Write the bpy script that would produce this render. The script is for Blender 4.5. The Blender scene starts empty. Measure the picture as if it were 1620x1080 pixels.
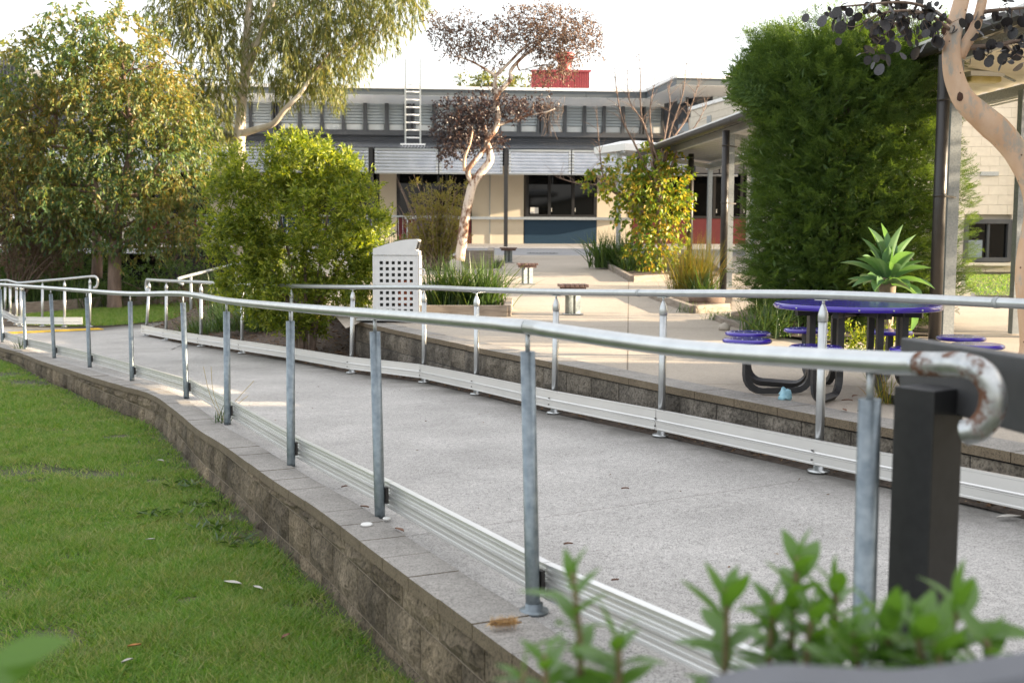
import bpy, math, random
import numpy as np
from mathutils import Vector, Matrix, noise as mnoise

random.seed(7)
rng = np.random.default_rng(11)
SC = bpy.context.scene
COL = SC.collection
R = math.radians

# ------------------------------------------------------------------ camera
E = 1.25                      # eye height (m)
F = 1750.0                    # focal length in pixels of a 1620 px wide picture
PITCH, ROLL = R(5.06), R(0.25)
cam_data = bpy.data.cameras.new('camera')
cam = bpy.data.objects.new('camera', cam_data)
COL.objects.link(cam)
cam_data.sensor_width = 36.0
cam_data.lens = F / 1620.0 * 36.0
cam_data.clip_start = 0.05
cam_data.clip_end = 3000
CM = Matrix.Rotation(R(90) - PITCH, 4, 'X') @ Matrix.Rotation(ROLL, 4, 'Z')
cam.matrix_world = Matrix.Translation((0, 0, E)) @ CM
cam_data.dof.use_dof = True
cam_data.dof.focus_distance = 7.5
cam_data.dof.aperture_fstop = 4.2
SC.camera = cam

# ------------------------------------------------------------------ sky, sun, exposure
SUN_EL, SUN_AZ = R(11), R(92)          # azimuth clockwise from +Y (view direction)
SUN_STRENGTH, SKY_STRENGTH, EXPOSURE = 5.0, 0.15, 2.35
world = bpy.data.worlds.new('World')
SC.world = world
world.use_nodes = True
wn = world.node_tree
sky = wn.nodes.new('ShaderNodeTexSky')
sky.sky_type = 'NISHITA'
sky.sun_disc = False
sky.sun_elevation = SUN_EL
sky.sun_rotation = SUN_AZ
sky.air_density = 1.0
sky.dust_density = 2.5
sky.ozone_density = 1.0
bg = wn.nodes['Background']
# thin bright high cloud veils the blue
wtc = wn.nodes.new('ShaderNodeTexCoord')
wmap = wn.nodes.new('ShaderNodeMapping'); wmap.inputs['Scale'].default_value = (1.2, 1.2, 6)
wn.links.new(wtc.outputs['Generated'], wmap.inputs[0])
wno = wn.nodes.new('ShaderNodeTexNoise'); wno.inputs['Scale'].default_value = 2.2; wno.inputs['Detail'].default_value = 6
wn.links.new(wmap.outputs[0], wno.inputs['Vector'])
wra = wn.nodes.new('ShaderNodeValToRGB')
wra.color_ramp.elements[0].position = .3; wra.color_ramp.elements[0].color = (.66, .66, .66, 1)
wra.color_ramp.elements[1].position = .7; wra.color_ramp.elements[1].color = (.9, .9, .9, 1)
wn.links.new(wno.outputs['Fac'], wra.inputs[0])
wmix = wn.nodes.new('ShaderNodeMixRGB')
wmix.inputs[2].default_value = (2.26, 2.20, 2.15, 1)
wn.links.new(wra.outputs[0], wmix.inputs[0])
wn.links.new(sky.outputs[0], wmix.inputs[1])
wn.links.new(wmix.outputs[0], bg.inputs[0])
bg.inputs[1].default_value = SKY_STRENGTH
sd = bpy.data.lights.new('sun', 'SUN')
sd.energy = SUN_STRENGTH
sd.angle = R(0.6)
sd.color = (1.0, 0.80, 0.56)
sun = bpy.data.objects.new('sun', sd)
COL.objects.link(sun)
to_sun = Vector((math.sin(SUN_AZ) * math.cos(SUN_EL), math.cos(SUN_AZ) * math.cos(SUN_EL), math.sin(SUN_EL)))
sun.rotation_euler = (-to_sun).to_track_quat('-Z', 'Y').to_euler()
SC.view_settings.view_transform = 'Standard'
SC.view_settings.look = 'None'
SC.view_settings.exposure = EXPOSURE
SC.view_settings.gamma = 1
SC.view_settings.use_curve_mapping = False
SC.cycles.max_bounces = 8
SC.cycles.transparent_max_bounces = 8
SC.cycles.use_denoising = True
SC.cycles.sample_clamp_indirect = 8

# ------------------------------------------------------------------ helpers: pixels to points
EYE = Vector((0, 0, E))
M3 = CM.to_3x3()
def ray(px, py):
    return M3 @ Vector(((px - 810) / F, (540 - py) / F, -1.0))
def at(px, py, Y):
    d = ray(px, py)
    return EYE + d * (Y / d.y)
def on(px, py, zf):
    """where the sight line of a picture point meets the ground z = zf(x, y)"""
    d = ray(px, py)
    t, step = 1.0, 0.5
    while t < 90:
        p = EYE + d * (t + step)
        if p.z < zf(p.x, p.y):
            lo, hi = t, t + step
            for _ in range(30):
                m = (lo + hi) / 2
                p = EYE + d * m
                if p.z < zf(p.x, p.y): hi = m
                else: lo = m
            return EYE + d * hi
        t += step
    return EYE + d * t
def on_wall(px, py, k, y0):
    """meets the upright plane y = y0 + k x"""
    d = ray(px, py)
    t = (y0) / (d.y - k * d.x)
    return EYE + d * t

# ------------------------------------------------------------------ helpers: ground heights
def z_path(x, y):
    s = -.5 * x + .866 * y
    s = min(max(s, 0), 18.0)
    return E - 1.12 - .0268 * s
def z_court(x, y):
    return E - .97 + max(0, y - 13.0) * .0345
def z_lawn(x, y):
    return E - 1.575 - .0150 * (min(max(y, 2), 20) - 3)
def z_back(x, y):
    return E - 1.60 + max(0, y - 27) * .02

# ------------------------------------------------------------------ helpers: objects
OFF = {}
def tag(o, label=None, cat=None, group=None, kind=None):
    if label: o['label'] = label
    if cat: o['category'] = cat
    if group: o['group'] = group
    if kind: o['kind'] = kind
    return o
def thing(name, loc, label, cat, group=None):
    o = bpy.data.objects.new(name, None)
    COL.objects.link(o)
    o.empty_display_size = .1
    o.location = loc
    OFF[o.name] = Vector(loc)
    return tag(o, label, cat, group)
def link(name, me, m, parent=None, kind=None, loc=None):
    if m is not None and not me.materials: me.materials.append(m)
    o = bpy.data.objects.new(name, me)
    COL.objects.link(o)
    if parent is not None:
        o.parent = parent
        OFF[o.name] = OFF[parent.name].copy()
    else:
        OFF[o.name] = Vector((0, 0, 0))
    if loc is not None: o.location = loc
    if kind: o['kind'] = kind
    return o
def kids(o): return [c for c in o.children]
def copy_tree(o, parent=None, loc=None, rotz=None):
    c = o.copy()
    COL.objects.link(c)
    OFF[c.name] = OFF[o.name].copy()
    if parent is not None: c.parent = parent
    if loc is not None: c.location = loc
    if rotz is not None: c.rotation_euler = (0, 0, rotz)
    for ch in kids(o): copy_tree(ch, c)
    return c
def np_mesh(name, V, T, smooth=False):
    me = bpy.data.meshes.new(name)
    V = np.ascontiguousarray(V, dtype=np.float32)
    T = np.ascontiguousarray(T, dtype=np.int32)
    me.vertices.add(len(V)); me.vertices.foreach_set('co', V.ravel())
    n = T.shape[1]
    me.loops.add(T.size); me.loops.foreach_set('vertex_index', T.ravel())
    me.polygons.add(len(T))
    me.polygons.foreach_set('loop_start', np.arange(0, T.size, n, dtype=np.int32))
    me.update(calc_edges=True)
    if smooth: me.shade_smooth()
    return me
def frames(P):
    n = len(P)
    T = [(P[min(i + 1, n - 1)] - P[max(i - 1, 0)]).normalized() for i in range(n)]
    a = Vector((0, 0, 1)) if abs(T[0].z) < .9 else Vector((0, 1, 0))
    u = (a - T[0] * a.dot(T[0])).normalized()
    out = []
    for t in T:
        u = (u - t * u.dot(t))
        u = u.normalized() if u.length > 1e-6 else t.orthogonal().normalized()
        out.append((t, u, t.cross(u)))
    return out
def smooth_line(P, n=6, closed=False):
    P = [Vector(p) for p in P]
    out = []
    for i in range(len(P) - 1):
        p0, p1, p2, p3 = P[max(i - 1, 0)], P[i], P[i + 1], P[min(i + 2, len(P) - 1)]
        for k in range(n):
            t = k / n
            out.append(.5 * ((2 * p1) + (p2 - p0) * t + (2 * p0 - 5 * p1 + 4 * p2 - p3) * t * t + (3 * p1 - p0 - 3 * p2 + p3) * t ** 3))
    out.append(P[-1])
    return out
class MB:
    """collects polygons, then links them as one mesh object"""
    def __init__(s): s.v, s.f, s.sm = [], [], []
    def add(s, V, Fs, smooth=False):
        b = len(s.v)
        s.v += [tuple(p) for p in V]
        s.f += [tuple(i + b for i in f) for f in Fs]
        s.sm += [smooth] * len(Fs)
        return s
    def box(s, c, size, rz=0, M=None):
        x, y, z = (q / 2 for q in size)
        V = [Vector((a, b, d)) for d in (-z, z) for b in (-y, y) for a in (-x, x)]
        if M is None: M = Matrix.Rotation(rz, 3, 'Z')
        c = Vector(c)
        return s.add([M @ p + c for p in V], [(0, 2, 3, 1), (4, 5, 7, 6), (0, 1, 5, 4), (2, 6, 7, 3), (0, 4, 6, 2), (1, 3, 7, 5)])
    def bar(s, a, b, w, h, up=None):
        """rectangular bar from a to b, w wide, h high"""
        a, b = Vector(a), Vector(b)
        t = (b - a).normalized()
        up = Vector(up) if up is not None else (Vector((0, 0, 1)) if abs(t.z) < .95 else Vector((0, 1, 0)))
        r = t.cross(up).normalized(); u = r.cross(t)
        V = [p + r * sx * w / 2 + u * sy * h / 2 for p in (a, b) for sx, sy in ((-1, -1), (1, -1), (1, 1), (-1, 1))]
        return s.add(V, [(3, 2, 1, 0), (4, 5, 6, 7), (0, 1, 5, 4), (1, 2, 6, 5), (2, 3, 7, 6), (3, 0, 4, 7)])
    def tube(s, P, r, n=10, caps=True, smooth=True, phase=0.0):
        P = [Vector(p) for p in P]
        if not hasattr(r, '__len__'): r = [r] * len(P)
        V = []
        for p, rr, (t, u, w) in zip(P, r, frames(P)):
            for k in range(n):
                a = 2 * math.pi * k / n + phase
                V.append(p + (u * math.cos(a) + w * math.sin(a)) * rr)
        Fs = [(i * n + k, i * n + (k + 1) % n, (i + 1) * n + (k + 1) % n, (i + 1) * n + k) for i in range(len(P) - 1) for k in range(n)]
        s.add(V, Fs, smooth)
        if caps:
            b = len(s.v) - len(V)
            s.f += [tuple(b + k for k in range(n))[::-1], tuple(b + (len(P) - 1) * n + k for k in range(n))]
            s.sm += [False, False]
        return s
    def lathe(s, c, prof, n=16, smooth=True, M=None):
        c = Vector(c)
        V = []
        for (r, z) in prof:
            for k in range(n):
                a = 2 * math.pi * k / n
                p = Vector((r * math.cos(a), r * math.sin(a), z))
                V.append(c + (M @ p if M else p))
        Fs = [(i * n + k, i * n + (k + 1) % n, (i + 1) * n + (k + 1) % n, (i + 1) * n + k) for i in range(len(prof) - 1) for k in range(n)]
        s.add(V, Fs, smooth)
        b = len(s.v) - len(V)
        s.f += [tuple(b + k for k in range(n))[::-1], tuple(b + (len(prof) - 1) * n + k for k in range(n))]
        s.sm += [False, False]
        return s
    def extrude(s, prof, P, side, up=(0, 0, 1), caps=True):
        """profile [(across, height)] swept along the points P; side(i) = unit vector across"""
        n = len(prof)
        V = [p + side[i] * a + Vector(up) * h for i, p in enumerate(P) for a, h in prof]
        Fs = [(i * n + k, i * n + (k + 1) % n, (i + 1) * n + (k + 1) % n, (i + 1) * n + k) for i in range(len(P) - 1) for k in range(n)]
        if caps: Fs += [tuple(range(n))[::-1], tuple((len(P) - 1) * n + k for k in range(n))]
        return s.add(V, Fs)
    def grid(s, rows, smooth=False):
        m = len(rows[0])
        V = [p for r in rows for p in r]
        Fs = [(i * m + j, i * m + j + 1, (i + 1) * m + j + 1, (i + 1) * m + j) for i in range(len(rows) - 1) for j in range(m - 1)]
        return s.add(V, Fs, smooth)
    def prism(s, poly, h, up=(0, 0, 1)):
        """polygon given as points, extruded by h along up"""
        n = len(poly); up = Vector(up)
        V = [Vector(p) for p in poly] + [Vector(p) + up * h for p in poly]
        return s.add(V, [tuple(range(n))[::-1], tuple(range(n, 2 * n))] + [(i, (i + 1) % n, n + (i + 1) % n, n + i) for i in range(n)])
    def mesh(s, name, off=Vector((0, 0, 0)), fix=True):
        me = bpy.data.meshes.new(name)
        me.from_pydata([(x - off.x, y - off.y, z - off.z) for x, y, z in s.v], [], s.f)
        if any(s.sm): me.polygons.foreach_set('use_smooth', s.sm)
        if fix:
            import bmesh
            b = bmesh.new(); b.from_mesh(me)
            bmesh.ops.recalc_face_normals(b, faces=b.faces)
            b.to_mesh(me); b.free()
        me.update()
        return me
    def build(s, name, m, parent=None, kind=None, bevel=0, fix=True):
        off = OFF[parent.name] if parent is not None else Vector((0, 0, 0))
        o = link(name, s.mesh(name, off, fix), m, parent, kind)
        if bevel:
            b = o.modifiers.new('bevel', 'BEVEL'); b.width = bevel; b.segments = 2; b.limit_method = 'ANGLE'; b.angle_limit = R(40)
        return o

# ------------------------------------------------------------------ materials
def new_mat(name):
    m = bpy.data.materials.new(name); m.use_nodes = True
    nt = m.node_tree
    return m, nt, nt.nodes['Principled BSDF']
def N(nt, typ, **kw):
    n = nt.nodes.new(typ)
    for k, v in kw.items(): setattr(n, k, v)
    return n
def L(nt, a, b): nt.links.new(a, b)
def rgba(c): return (c[0], c[1], c[2], 1)
def noise_node(nt, scale, detail=4, rough=.55, vec=None, stretch=None):
    tc = N(nt, 'ShaderNodeTexCoord')
    src = tc.outputs['Object']
    if stretch:
        mp = N(nt, 'ShaderNodeMapping'); mp.inputs['Scale'].default_value = stretch
        L(nt, src, mp.inputs[0]); src = mp.outputs[0]
    n = N(nt, 'ShaderNodeTexNoise')
    n.inputs['Scale'].default_value = scale; n.inputs['Detail'].default_value = detail; n.inputs['Roughness'].default_value = rough
    L(nt, src, n.inputs['Vector'])
    return n
def ramp(nt, fac, stops):
    r = N(nt, 'ShaderNodeValToRGB')
    el = r.color_ramp.elements
    while len(el) < len(stops): el.new(.5)
    for e, (p, c) in zip(el, stops):
        e.position = p; e.color = rgba(c) if hasattr(c, '__len__') else (c, c, c, 1)
    L(nt, fac, r.inputs[0])
    return r
def mix(nt, fac, a, b, mode='MIX'):
    m = N(nt, 'ShaderNodeMixRGB', blend_type=mode)
    for i, x in enumerate((fac, a, b)):
        if isinstance(x, (int, float)): m.inputs[i].default_value = x
        elif hasattr(x, '__len__') and not hasattr(x, 'is_output'): m.inputs[i].default_value = rgba(x)
        else: L(nt, x, m.inputs[i])
    return m.outputs[0]
def bump(nt, b, h, strength, dist=.01):
    n = N(nt, 'ShaderNodeBump'); n.inputs['Strength'].default_value = strength; n.inputs['Distance'].default_value = dist
    L(nt, h, n.inputs['Height']); L(nt, n.outputs[0], b.inputs['Normal'])
def simple(name, c, c2=None, rough=.6, metal=0.0, scale=6, bscale=None, bst=.2, bdist=.005, per_obj=0, detail=5, rvar=.0, stretch=None, coat=0, spec=None):
    """two tones mixed by noise, optional fine relief, optional variation per object"""
    m, nt, b = new_mat(name)
    n = noise_node(nt, scale, detail, stretch=stretch)
    r = ramp(nt, n.outputs['Fac'], [(.3, c), (.7, c2 or c)])
    out = r.outputs[0]
    if per_obj:
        oi = N(nt, 'ShaderNodeObjectInfo')
        rr = ramp(nt, oi.outputs['Random'], [(0, 1 - per_obj), (1, 1 + per_obj)])
        out = mix(nt, 1.0, out, rr.outputs[0], 'MULTIPLY')
    L(nt, out, b.inputs['Base Color'])
    b.inputs['Metallic'].default_value = metal
    if rvar:
        n2 = noise_node(nt, scale * 2.3, 4)
        mr = N(nt, 'ShaderNodeMapRange'); mr.inputs[3].default_value = rough - rvar; mr.inputs[4].default_value = rough + rvar
        L(nt, n2.outputs['Fac'], mr.inputs[0]); L(nt, mr.outputs[0], b.inputs['Roughness'])
    else: b.inputs['Roughness'].default_value = rough
    if coat: b.inputs['Coat Weight'].default_value = coat; b.inputs['Coat Roughness'].default_value = .08
    if spec is not None: b.inputs['Specular IOR Level'].default_value = spec
    if bscale:
        n3 = noise_node(nt, bscale, 4, .6)
        bump(nt, b, n3.outputs['Fac'], bst, bdist)
    return m
def leaf_mat(name, cols, trans=.45, tcol=None, clump=.6, rough=.5, spec=.35, clump_cols=None):
    """leaf colours picked per leaf; thin leaves let some sunlight through"""
    m, nt, b = new_mat(name)
    g = N(nt, 'ShaderNodeNewGeometry')
    st = [(i / max(1, len(cols) - 1), c) for i, c in enumerate(cols)]
    c = ramp(nt, g.outputs['Random Per Island'], st).outputs[0]
    if clump_cols:
        n = noise_node(nt, clump, 2)
        f = ramp(nt, n.outputs['Fac'], [(.45, 0.0), (.62, .8)])
        c2 = ramp(nt, g.outputs['Random Per Island'], [(i / max(1, len(clump_cols) - 1), q) for i, q in enumerate(clump_cols)]).outputs[0]
        c = mix(nt, f.outputs[0], c, c2)
    L(nt, c, b.inputs['Base Color'])
    b.inputs['Roughness'].default_value = rough
    b.inputs['Specular IOR Level'].default_value = spec
    t = N(nt, 'ShaderNodeBsdfTranslucent')
    tc = mix(nt, 1.0, c, tcol or (1.5, 1.35, .7), 'MULTIPLY')
    L(nt, tc, t.inputs[0])
    ms = N(nt, 'ShaderNodeMixShader'); ms.inputs[0].default_value = trans
    L(nt, b.outputs[0], ms.inputs[1]); L(nt, t.outputs[0], ms.inputs[2])
    L(nt, ms.outputs[0], nt.nodes['Material Output'].inputs[0])
    return m

# metals and paints
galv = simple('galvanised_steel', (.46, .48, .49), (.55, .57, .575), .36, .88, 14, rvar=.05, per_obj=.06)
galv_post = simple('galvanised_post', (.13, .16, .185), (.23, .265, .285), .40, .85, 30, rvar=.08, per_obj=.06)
galv_dull = simple('dull_galvanised', (.30, .32, .33), (.50, .52, .52), .5, .7, 60, rvar=.08)
alu = simple('mill_aluminium', (.72, .72, .71), (.78, .78, .77), .36, .8, 2)
zinc = simple('zinc_sheet', (.66, .69, .74), (.80, .82, .86), .22, .9, 3, rvar=.05)
charcoal_clad = simple('charcoal_sheet', (.045, .048, .055), (.055, .058, .065), .45, .0, 2)
black_paint = simple('black_powdercoat', (.014, .014, .016), (.022, .022, .024), .45, 0, 40, bscale=300, bst=.05)
dark_pipe = simple('dark_downpipe', (.020, .018, .018), (.034, .031, .030), .4, 0, 5)
frame_grey = simple('frame_grey', (.060, .063, .070), (.075, .078, .085), .45, 0, 3)
white_paint = simple('white_paint', (.78, .78, .77), (.85, .85, .84), .5, 0, 2)
bin_paint = simple('bin_paint', (.58, .59, .60), (.68, .68, .68), .45, 0, 5, rvar=.06)
purple = simple('purple_gloss', (.035, .016, .30), (.05, .022, .36), .22, 0, 8, coat=.5)
cream = simple('cream_panel', (.70, .62, .49), (.76, .68, .55), .7, 0, 1.2, bscale=60, bst=.04)
maroon = simple('maroon_panel', (.11, .009, .014), (.135, .013, .018), .6, 0, 3)
navy = simple('navy_panel', (.004, .034, .075), (.006, .042, .09), .6, 0, 30)
red_clad = simple('red_sheet', (.30, .045, .05), (.36, .06, .062), .5, 0, 3)
soffit_mat = simple('soffit_sheet', (.72, .66, .52), (.78, .72, .58), .55, 0, 1.5)
eave_grey = simple('eave_fascia', (.085, .10, .11), (.10, .115, .125), .5, 0, 3)
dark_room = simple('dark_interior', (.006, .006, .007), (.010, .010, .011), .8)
timber_grey = simple('weathered_timber', (.16, .13, .105), (.30, .26, .22), .8, 0, 5, bscale=40, bst=.4, stretch=(1, 1, 6), per_obj=.15)
timber_seat = simple('seat_timber', (.105, .062, .055), (.20, .13, .11), .6, 0, 9, bscale=60, bst=.3, per_obj=.2)
yellow = simple('tactile_yellow', (.62, .40, .03), (.72, .48, .05), .6, 0, 9)
mat_white_plastic = simple('white_plastic', (.66, .66, .64), (.74, .74, .72), .4, 0, 20)
def glass_mat(name, c, rough=.04):
    m, nt, b = new_mat(name)
    b.inputs['Base Color'].default_value = rgba(c); b.inputs['Roughness'].default_value = rough
    b.inputs['Specular IOR Level'].default_value = .6
    return m
glass_dark = glass_mat('dark_glass', (.004, .0045, .005))
glass_dark.node_tree.nodes['Principled BSDF'].inputs['Specular IOR Level'].default_value = .28
walk_steel = simple('walkway_steel', (.25, .28, .30), (.38, .41, .43), .5, .45, 50, rvar=.06)
glass_louvre = glass_mat('louvre_glass', (.42, .46, .48), .18)
daylight_mat = simple('window_daylight', (.76, .78, .77), (.82, .83, .82), .7)  # white tone for the brightness seen through the lower panes

def rusty(name):
    m, nt, b = new_mat(name)
    n = noise_node(nt, 17, 6, .65)
    f = ramp(nt, n.outputs['Fac'], [(.46, 0.0), (.56, 1.0)])
    g = noise_node(nt, 45, 4)
    base = ramp(nt, g.outputs['Fac'], [(.3, (.34, .36, .37)), (.7, (.52, .53, .53))])
    c = mix(nt, f.outputs[0], base.outputs[0], (.12, .045, .018))
    L(nt, c, b.inputs['Base Color'])
    inv = N(nt, 'ShaderNodeMath', operation='MULTIPLY_ADD'); inv.inputs[1].default_value = -.8; inv.inputs[2].default_value = .85
    L(nt, f.outputs[0], inv.inputs[0]); L(nt, inv.outputs[0], b.inputs['Metallic'])
    r = N(nt, 'ShaderNodeMath', operation='MULTIPLY_ADD'); r.inputs[1].default_value = .45; r.inputs[2].default_value = .36
    L(nt, f.outputs[0], r.inputs[0]); L(nt, r.outputs[0], b.inputs['Roughness'])
    return m
galv_rust = rusty('rusting_galvanised')

def concrete(name, a, bcol, speck=.5, sscale=90, blotch=1.2, joints=None, rough=.85, face=None, grime=False, jcol=(.45, .43, .4)):
    m, nt, b = new_mat(name)
    n1 = noise_node(nt, blotch, 6, .6)
    c = ramp(nt, n1.outputs['Fac'], [(.32, a), (.68, bcol)]).outputs[0]
    n2 = noise_node(nt, sscale, 3, .7)
    sp = ramp(nt, n2.outputs['Fac'], [(.40, 1 - speck), (.50, 1.0), (.75, 1.10)])
    c = mix(nt, 1.0, c, sp.outputs[0], 'MULTIPLY')
    n3 = noise_node(nt, sscale * .22, 5, .7)
    sp3 = ramp(nt, n3.outputs['Fac'], [(.3, 1 - speck * .55), (.6, 1.0)])
    c = mix(nt, 1.0, c, sp3.outputs[0], 'MULTIPLY')
    if joints:
        tc = N(nt, 'ShaderNodeTexCoord')
        mp = N(nt, 'ShaderNodeMapping'); mp.inputs['Rotation'].default_value = (0, 0, joints[2])
        L(nt, tc.outputs['Object'], mp.inputs[0])
        br = N(nt, 'ShaderNodeTexBrick'); br.offset = 0
        br.inputs['Scale'].default_value = 1; br.inputs['Mortar Size'].default_value = .007; br.inputs['Brick Width'].default_value = joints[0]; br.inputs['Row Height'].default_value = joints[1]
        br.inputs['Color1'].default_value = br.inputs['Color2'].default_value = (1, 1, 1, 1); br.inputs['Mortar'].default_value = rgba(jcol)
        L(nt, mp.outputs[0], br.inputs[0])
        c = mix(nt, 1.0, c, br.outputs[0], 'MULTIPLY')
    if grime:
        # dirt gathered along the far kerb, kept as an attribute of the slab
        at_ = N(nt, 'ShaderNodeAttribute'); at_.attribute_name = 'grime'
        ng = noise_node(nt, 2.6, 5, .65)
        ad = N(nt, 'ShaderNodeMath', operation='MULTIPLY'); L(nt, at_.outputs['Fac'], ad.inputs[0]); L(nt, ng.outputs['Fac'], ad.inputs[1])
        gr = ramp(nt, ad.outputs[0], [(.06, 0.0), (.36, .85)])
        c = mix(nt, gr.outputs[0], c, (.10, .095, .085))
    if face:
        # the split, weathered sides of a coping are browner than its sawn top
        g = N(nt, 'ShaderNodeNewGeometry'); sx = N(nt, 'ShaderNodeSeparateXYZ'); L(nt, g.outputs['True Normal'], sx.inputs[0])
        up = ramp(nt, sx.outputs['Z'], [(.3, 1.0), (.6, 0.0)])
        c = mix(nt, up.outputs[0], c, mix(nt, 1.0, c, face, 'MULTIPLY'))
    L(nt, c, b.inputs['Base Color'])
    b.inputs['Roughness'].default_value = rough
    b.inputs['Specular IOR Level'].default_value = .3
    bump(nt, b, n2.outputs['Fac'], .5, .004)
    return m
path_mat = concrete('broomed_concrete', (.44, .425, .407), (.59, .57, .548), .60, 165, 1.3, joints=(4.2, 100, R(-120)), grime=True, jcol=(.72, .71, .70))
court_mat = concrete('courtyard_concrete', (.40, .35, .29), (.50, .44, .37), .30, 120, .5, joints=(3.0, 2.6, R(6)))
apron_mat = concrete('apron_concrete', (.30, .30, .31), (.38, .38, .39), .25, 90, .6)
soil_mat = simple('garden_soil', (.035, .026, .02), (.10, .075, .058), .95, 0, 14, bscale=60, bst=.8, bdist=.02)
mulch_mat = simple('bark_mulch', (.045, .032, .025), (.16, .12, .095), .95, 0, 30, bscale=50, bst=.9, bdist=.02)
ground_mat = simple('earth', (.06, .075, .03), (.11, .11, .055), .95, 0, 1.5, bscale=20, bst=.5)
lawn_soil = simple('lawn_soil', (.045, .06, .022), (.11, .10, .06), .95, 0, 2.2, bscale=50, bst=.6, bdist=.015)

def block_mat(name, dark, light, top=False):
    m, nt, b = new_mat(name)
    n1 = noise_node(nt, 2.2, 6, .62, stretch=(1, 1, .75))
    c = ramp(nt, n1.outputs['Fac'], [(.30, dark), (.52, tuple((p + q) / 2 for p, q in zip(dark, light))), (.72, light)]).outputs[0]
    n2 = noise_node(nt, 55, 5, .7)
    sp = ramp(nt, n2.outputs['Fac'], [(.34, .30), (.55, 1.0), (.78, 1.4)])
    c = mix(nt, 1.0, c, sp.outputs[0], 'MULTIPLY')
    st = noise_node(nt, 7, 4, .6, stretch=(1, 1, .09))
    sf = ramp(nt, st.outputs['Fac'], [(.42, .42), (.60, 1.0)])
    c = mix(nt, .5, c, sf.outputs[0], 'MULTIPLY')
    lf = noise_node(nt, 3.1, 5, .7, stretch=(1, 1, .4))
    lfr = ramp(nt, lf.outputs['Fac'], [(.63, 0.0), (.75, .55)])
    c = mix(nt, lfr.outputs[0], c, (.36, .34, .29))
    oi = N(nt, 'ShaderNodeObjectInfo')
    rr = ramp(nt, oi.outputs['Random'], [(0, (.80, .79, .78)), (.5, (1, 1, 1)), (1, (1.18, 1.15, 1.08))])
    c = mix(nt, 1.0, c, rr.outputs[0], 'MULTIPLY')
    L(nt, c, b.inputs['Base Color'])
    b.inputs['Roughness'].default_value = .9
    b.inputs['Specular IOR Level'].default_value = .25
    bump(nt, b, n2.outputs['Fac'], .9, .016)
    return m
block_face = block_mat('split_face_block', (.085, .068, .050), (.38, .31, .225))
block_face2 = block_mat('courtyard_block', (.065, .058, .050), (.32, .285, .24))
coping_mat = concrete('coping_block', (.27, .255, .235), (.37, .35, .325), .42, 130, 3.0, face=(.55, .46, .34))
coping_face = coping_mat
mortar_mat = simple('wall_mortar', (.17, .14, .105), (.30, .245, .185), .95, 0, 20, bscale=80, bst=.4)
mortar_dark = simple('dark_mortar', (.035, .033, .032), (.055, .05, .048), .95, 0, 20)
cream_block = simple('cream_block', (.60, .54, .45), (.67, .61, .51), .85, 0, 9, bscale=90, bst=.25, per_obj=.03)
cream_mortar = simple('cream_mortar', (.50, .45, .38), (.54, .49, .41), .9)
black_block = simple('black_block', (.018, .018, .020), (.045, .044, .046), .8, 0, 18, bscale=40, bst=.5, per_obj=.25)
bark_grey = simple('grey_bark', (.11, .075, .058), (.24, .17, .135), .9, 0, 9, bscale=28, bst=.9, bdist=.03, stretch=(1, 1, .25))
bark_smooth = simple('smooth_gum_bark', (.40, .33, .25), (.60, .54, .45), .7, 0, 3.5, bscale=20, bst=.2, stretch=(1, 1, .4))
twig_mat = simple('twig_bark', (.12, .08, .06), (.24, .18, .14), .85, 0, 12)
def peel_bark(name, a, bcol, patch, lo, hi, sc=3.0):
    m, nt, b = new_mat(name)
    n = noise_node(nt, sc, 5, .6, stretch=(1, 1, .45))
    c = ramp(nt, n.outputs['Fac'], [(.3, a), (.65, bcol)]).outputs[0]
    n2 = noise_node(nt, sc * 2.2, 6, .65, stretch=(1, 1, .5))
    f = ramp(nt, n2.outputs['Fac'], [(lo, 0.0), (hi, 1.0)])
    c = mix(nt, f.outputs[0], c, patch)
    v = N(nt, 'ShaderNodeTexVoronoi'); v.inputs['Scale'].default_value = 11
    tc = N(nt, 'ShaderNodeTexCoord'); L(nt, tc.outputs['Object'], v.inputs['Vector'])
    dots = ramp(nt, v.outputs['Distance'], [(.06, 1.0), (.11, 0.0)])
    c = mix(nt, dots.outputs[0], c, (.10, .05, .03))
    L(nt, c, b.inputs['Base Color']); b.inputs['Roughness'].default_value = .65
    n3 = noise_node(nt, 25, 4); bump(nt, b, n3.outputs['Fac'], .25, .01)
    return m
bark_orange = peel_bark('peach_bark', (.52, .31, .18), (.66, .48, .34), (.40, .36, .31), .54, .64)
bark_pale = peel_bark('pale_peeling_bark', (.50, .40, .32), (.66, .58, .50), (.17, .085, .05), .47, .55, 2.4)
# ================================================================== THE GROUND
def side2(P):
    """unit vectors in plan, to the right of the direction of travel"""
    out = []
    for i in range(len(P)):
        t = (P[min(i + 1, len(P) - 1)] - P[max(i - 1, 0)])
        t = Vector((t.x, t.y, 0)).normalized()
        out.append(Vector((t.y, -t.x, 0)))
    return out
def resample(P, step):
    P = [Vector(p) for p in P]
    d = [0]
    for a, b in zip(P, P[1:]): d.append(d[-1] + (b - a).length)
    n = max(2, int(d[-1] / step) + 1)
    out, j = [], 0
    for k in range(n):
        t = d[-1] * k / (n - 1)
        while j < len(P) - 2 and d[j + 1] < t: j += 1
        out.append(P[j].lerp(P[j + 1], (t - d[j]) / max(1e-9, d[j + 1] - d[j])))
    return out
def interp_x(P, y):
    """x of a plan line at a given y"""
    for a, b in zip(P, P[1:]):
        if (a.y - y) * (b.y - y) <= 0 and a.y != b.y:
            return a.x + (b.x - a.x) * (y - a.y) / (b.y - a.y)
    return P[0].x if abs(P[0].y - y) < abs(P[-1].y - y) else P[-1].x

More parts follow.
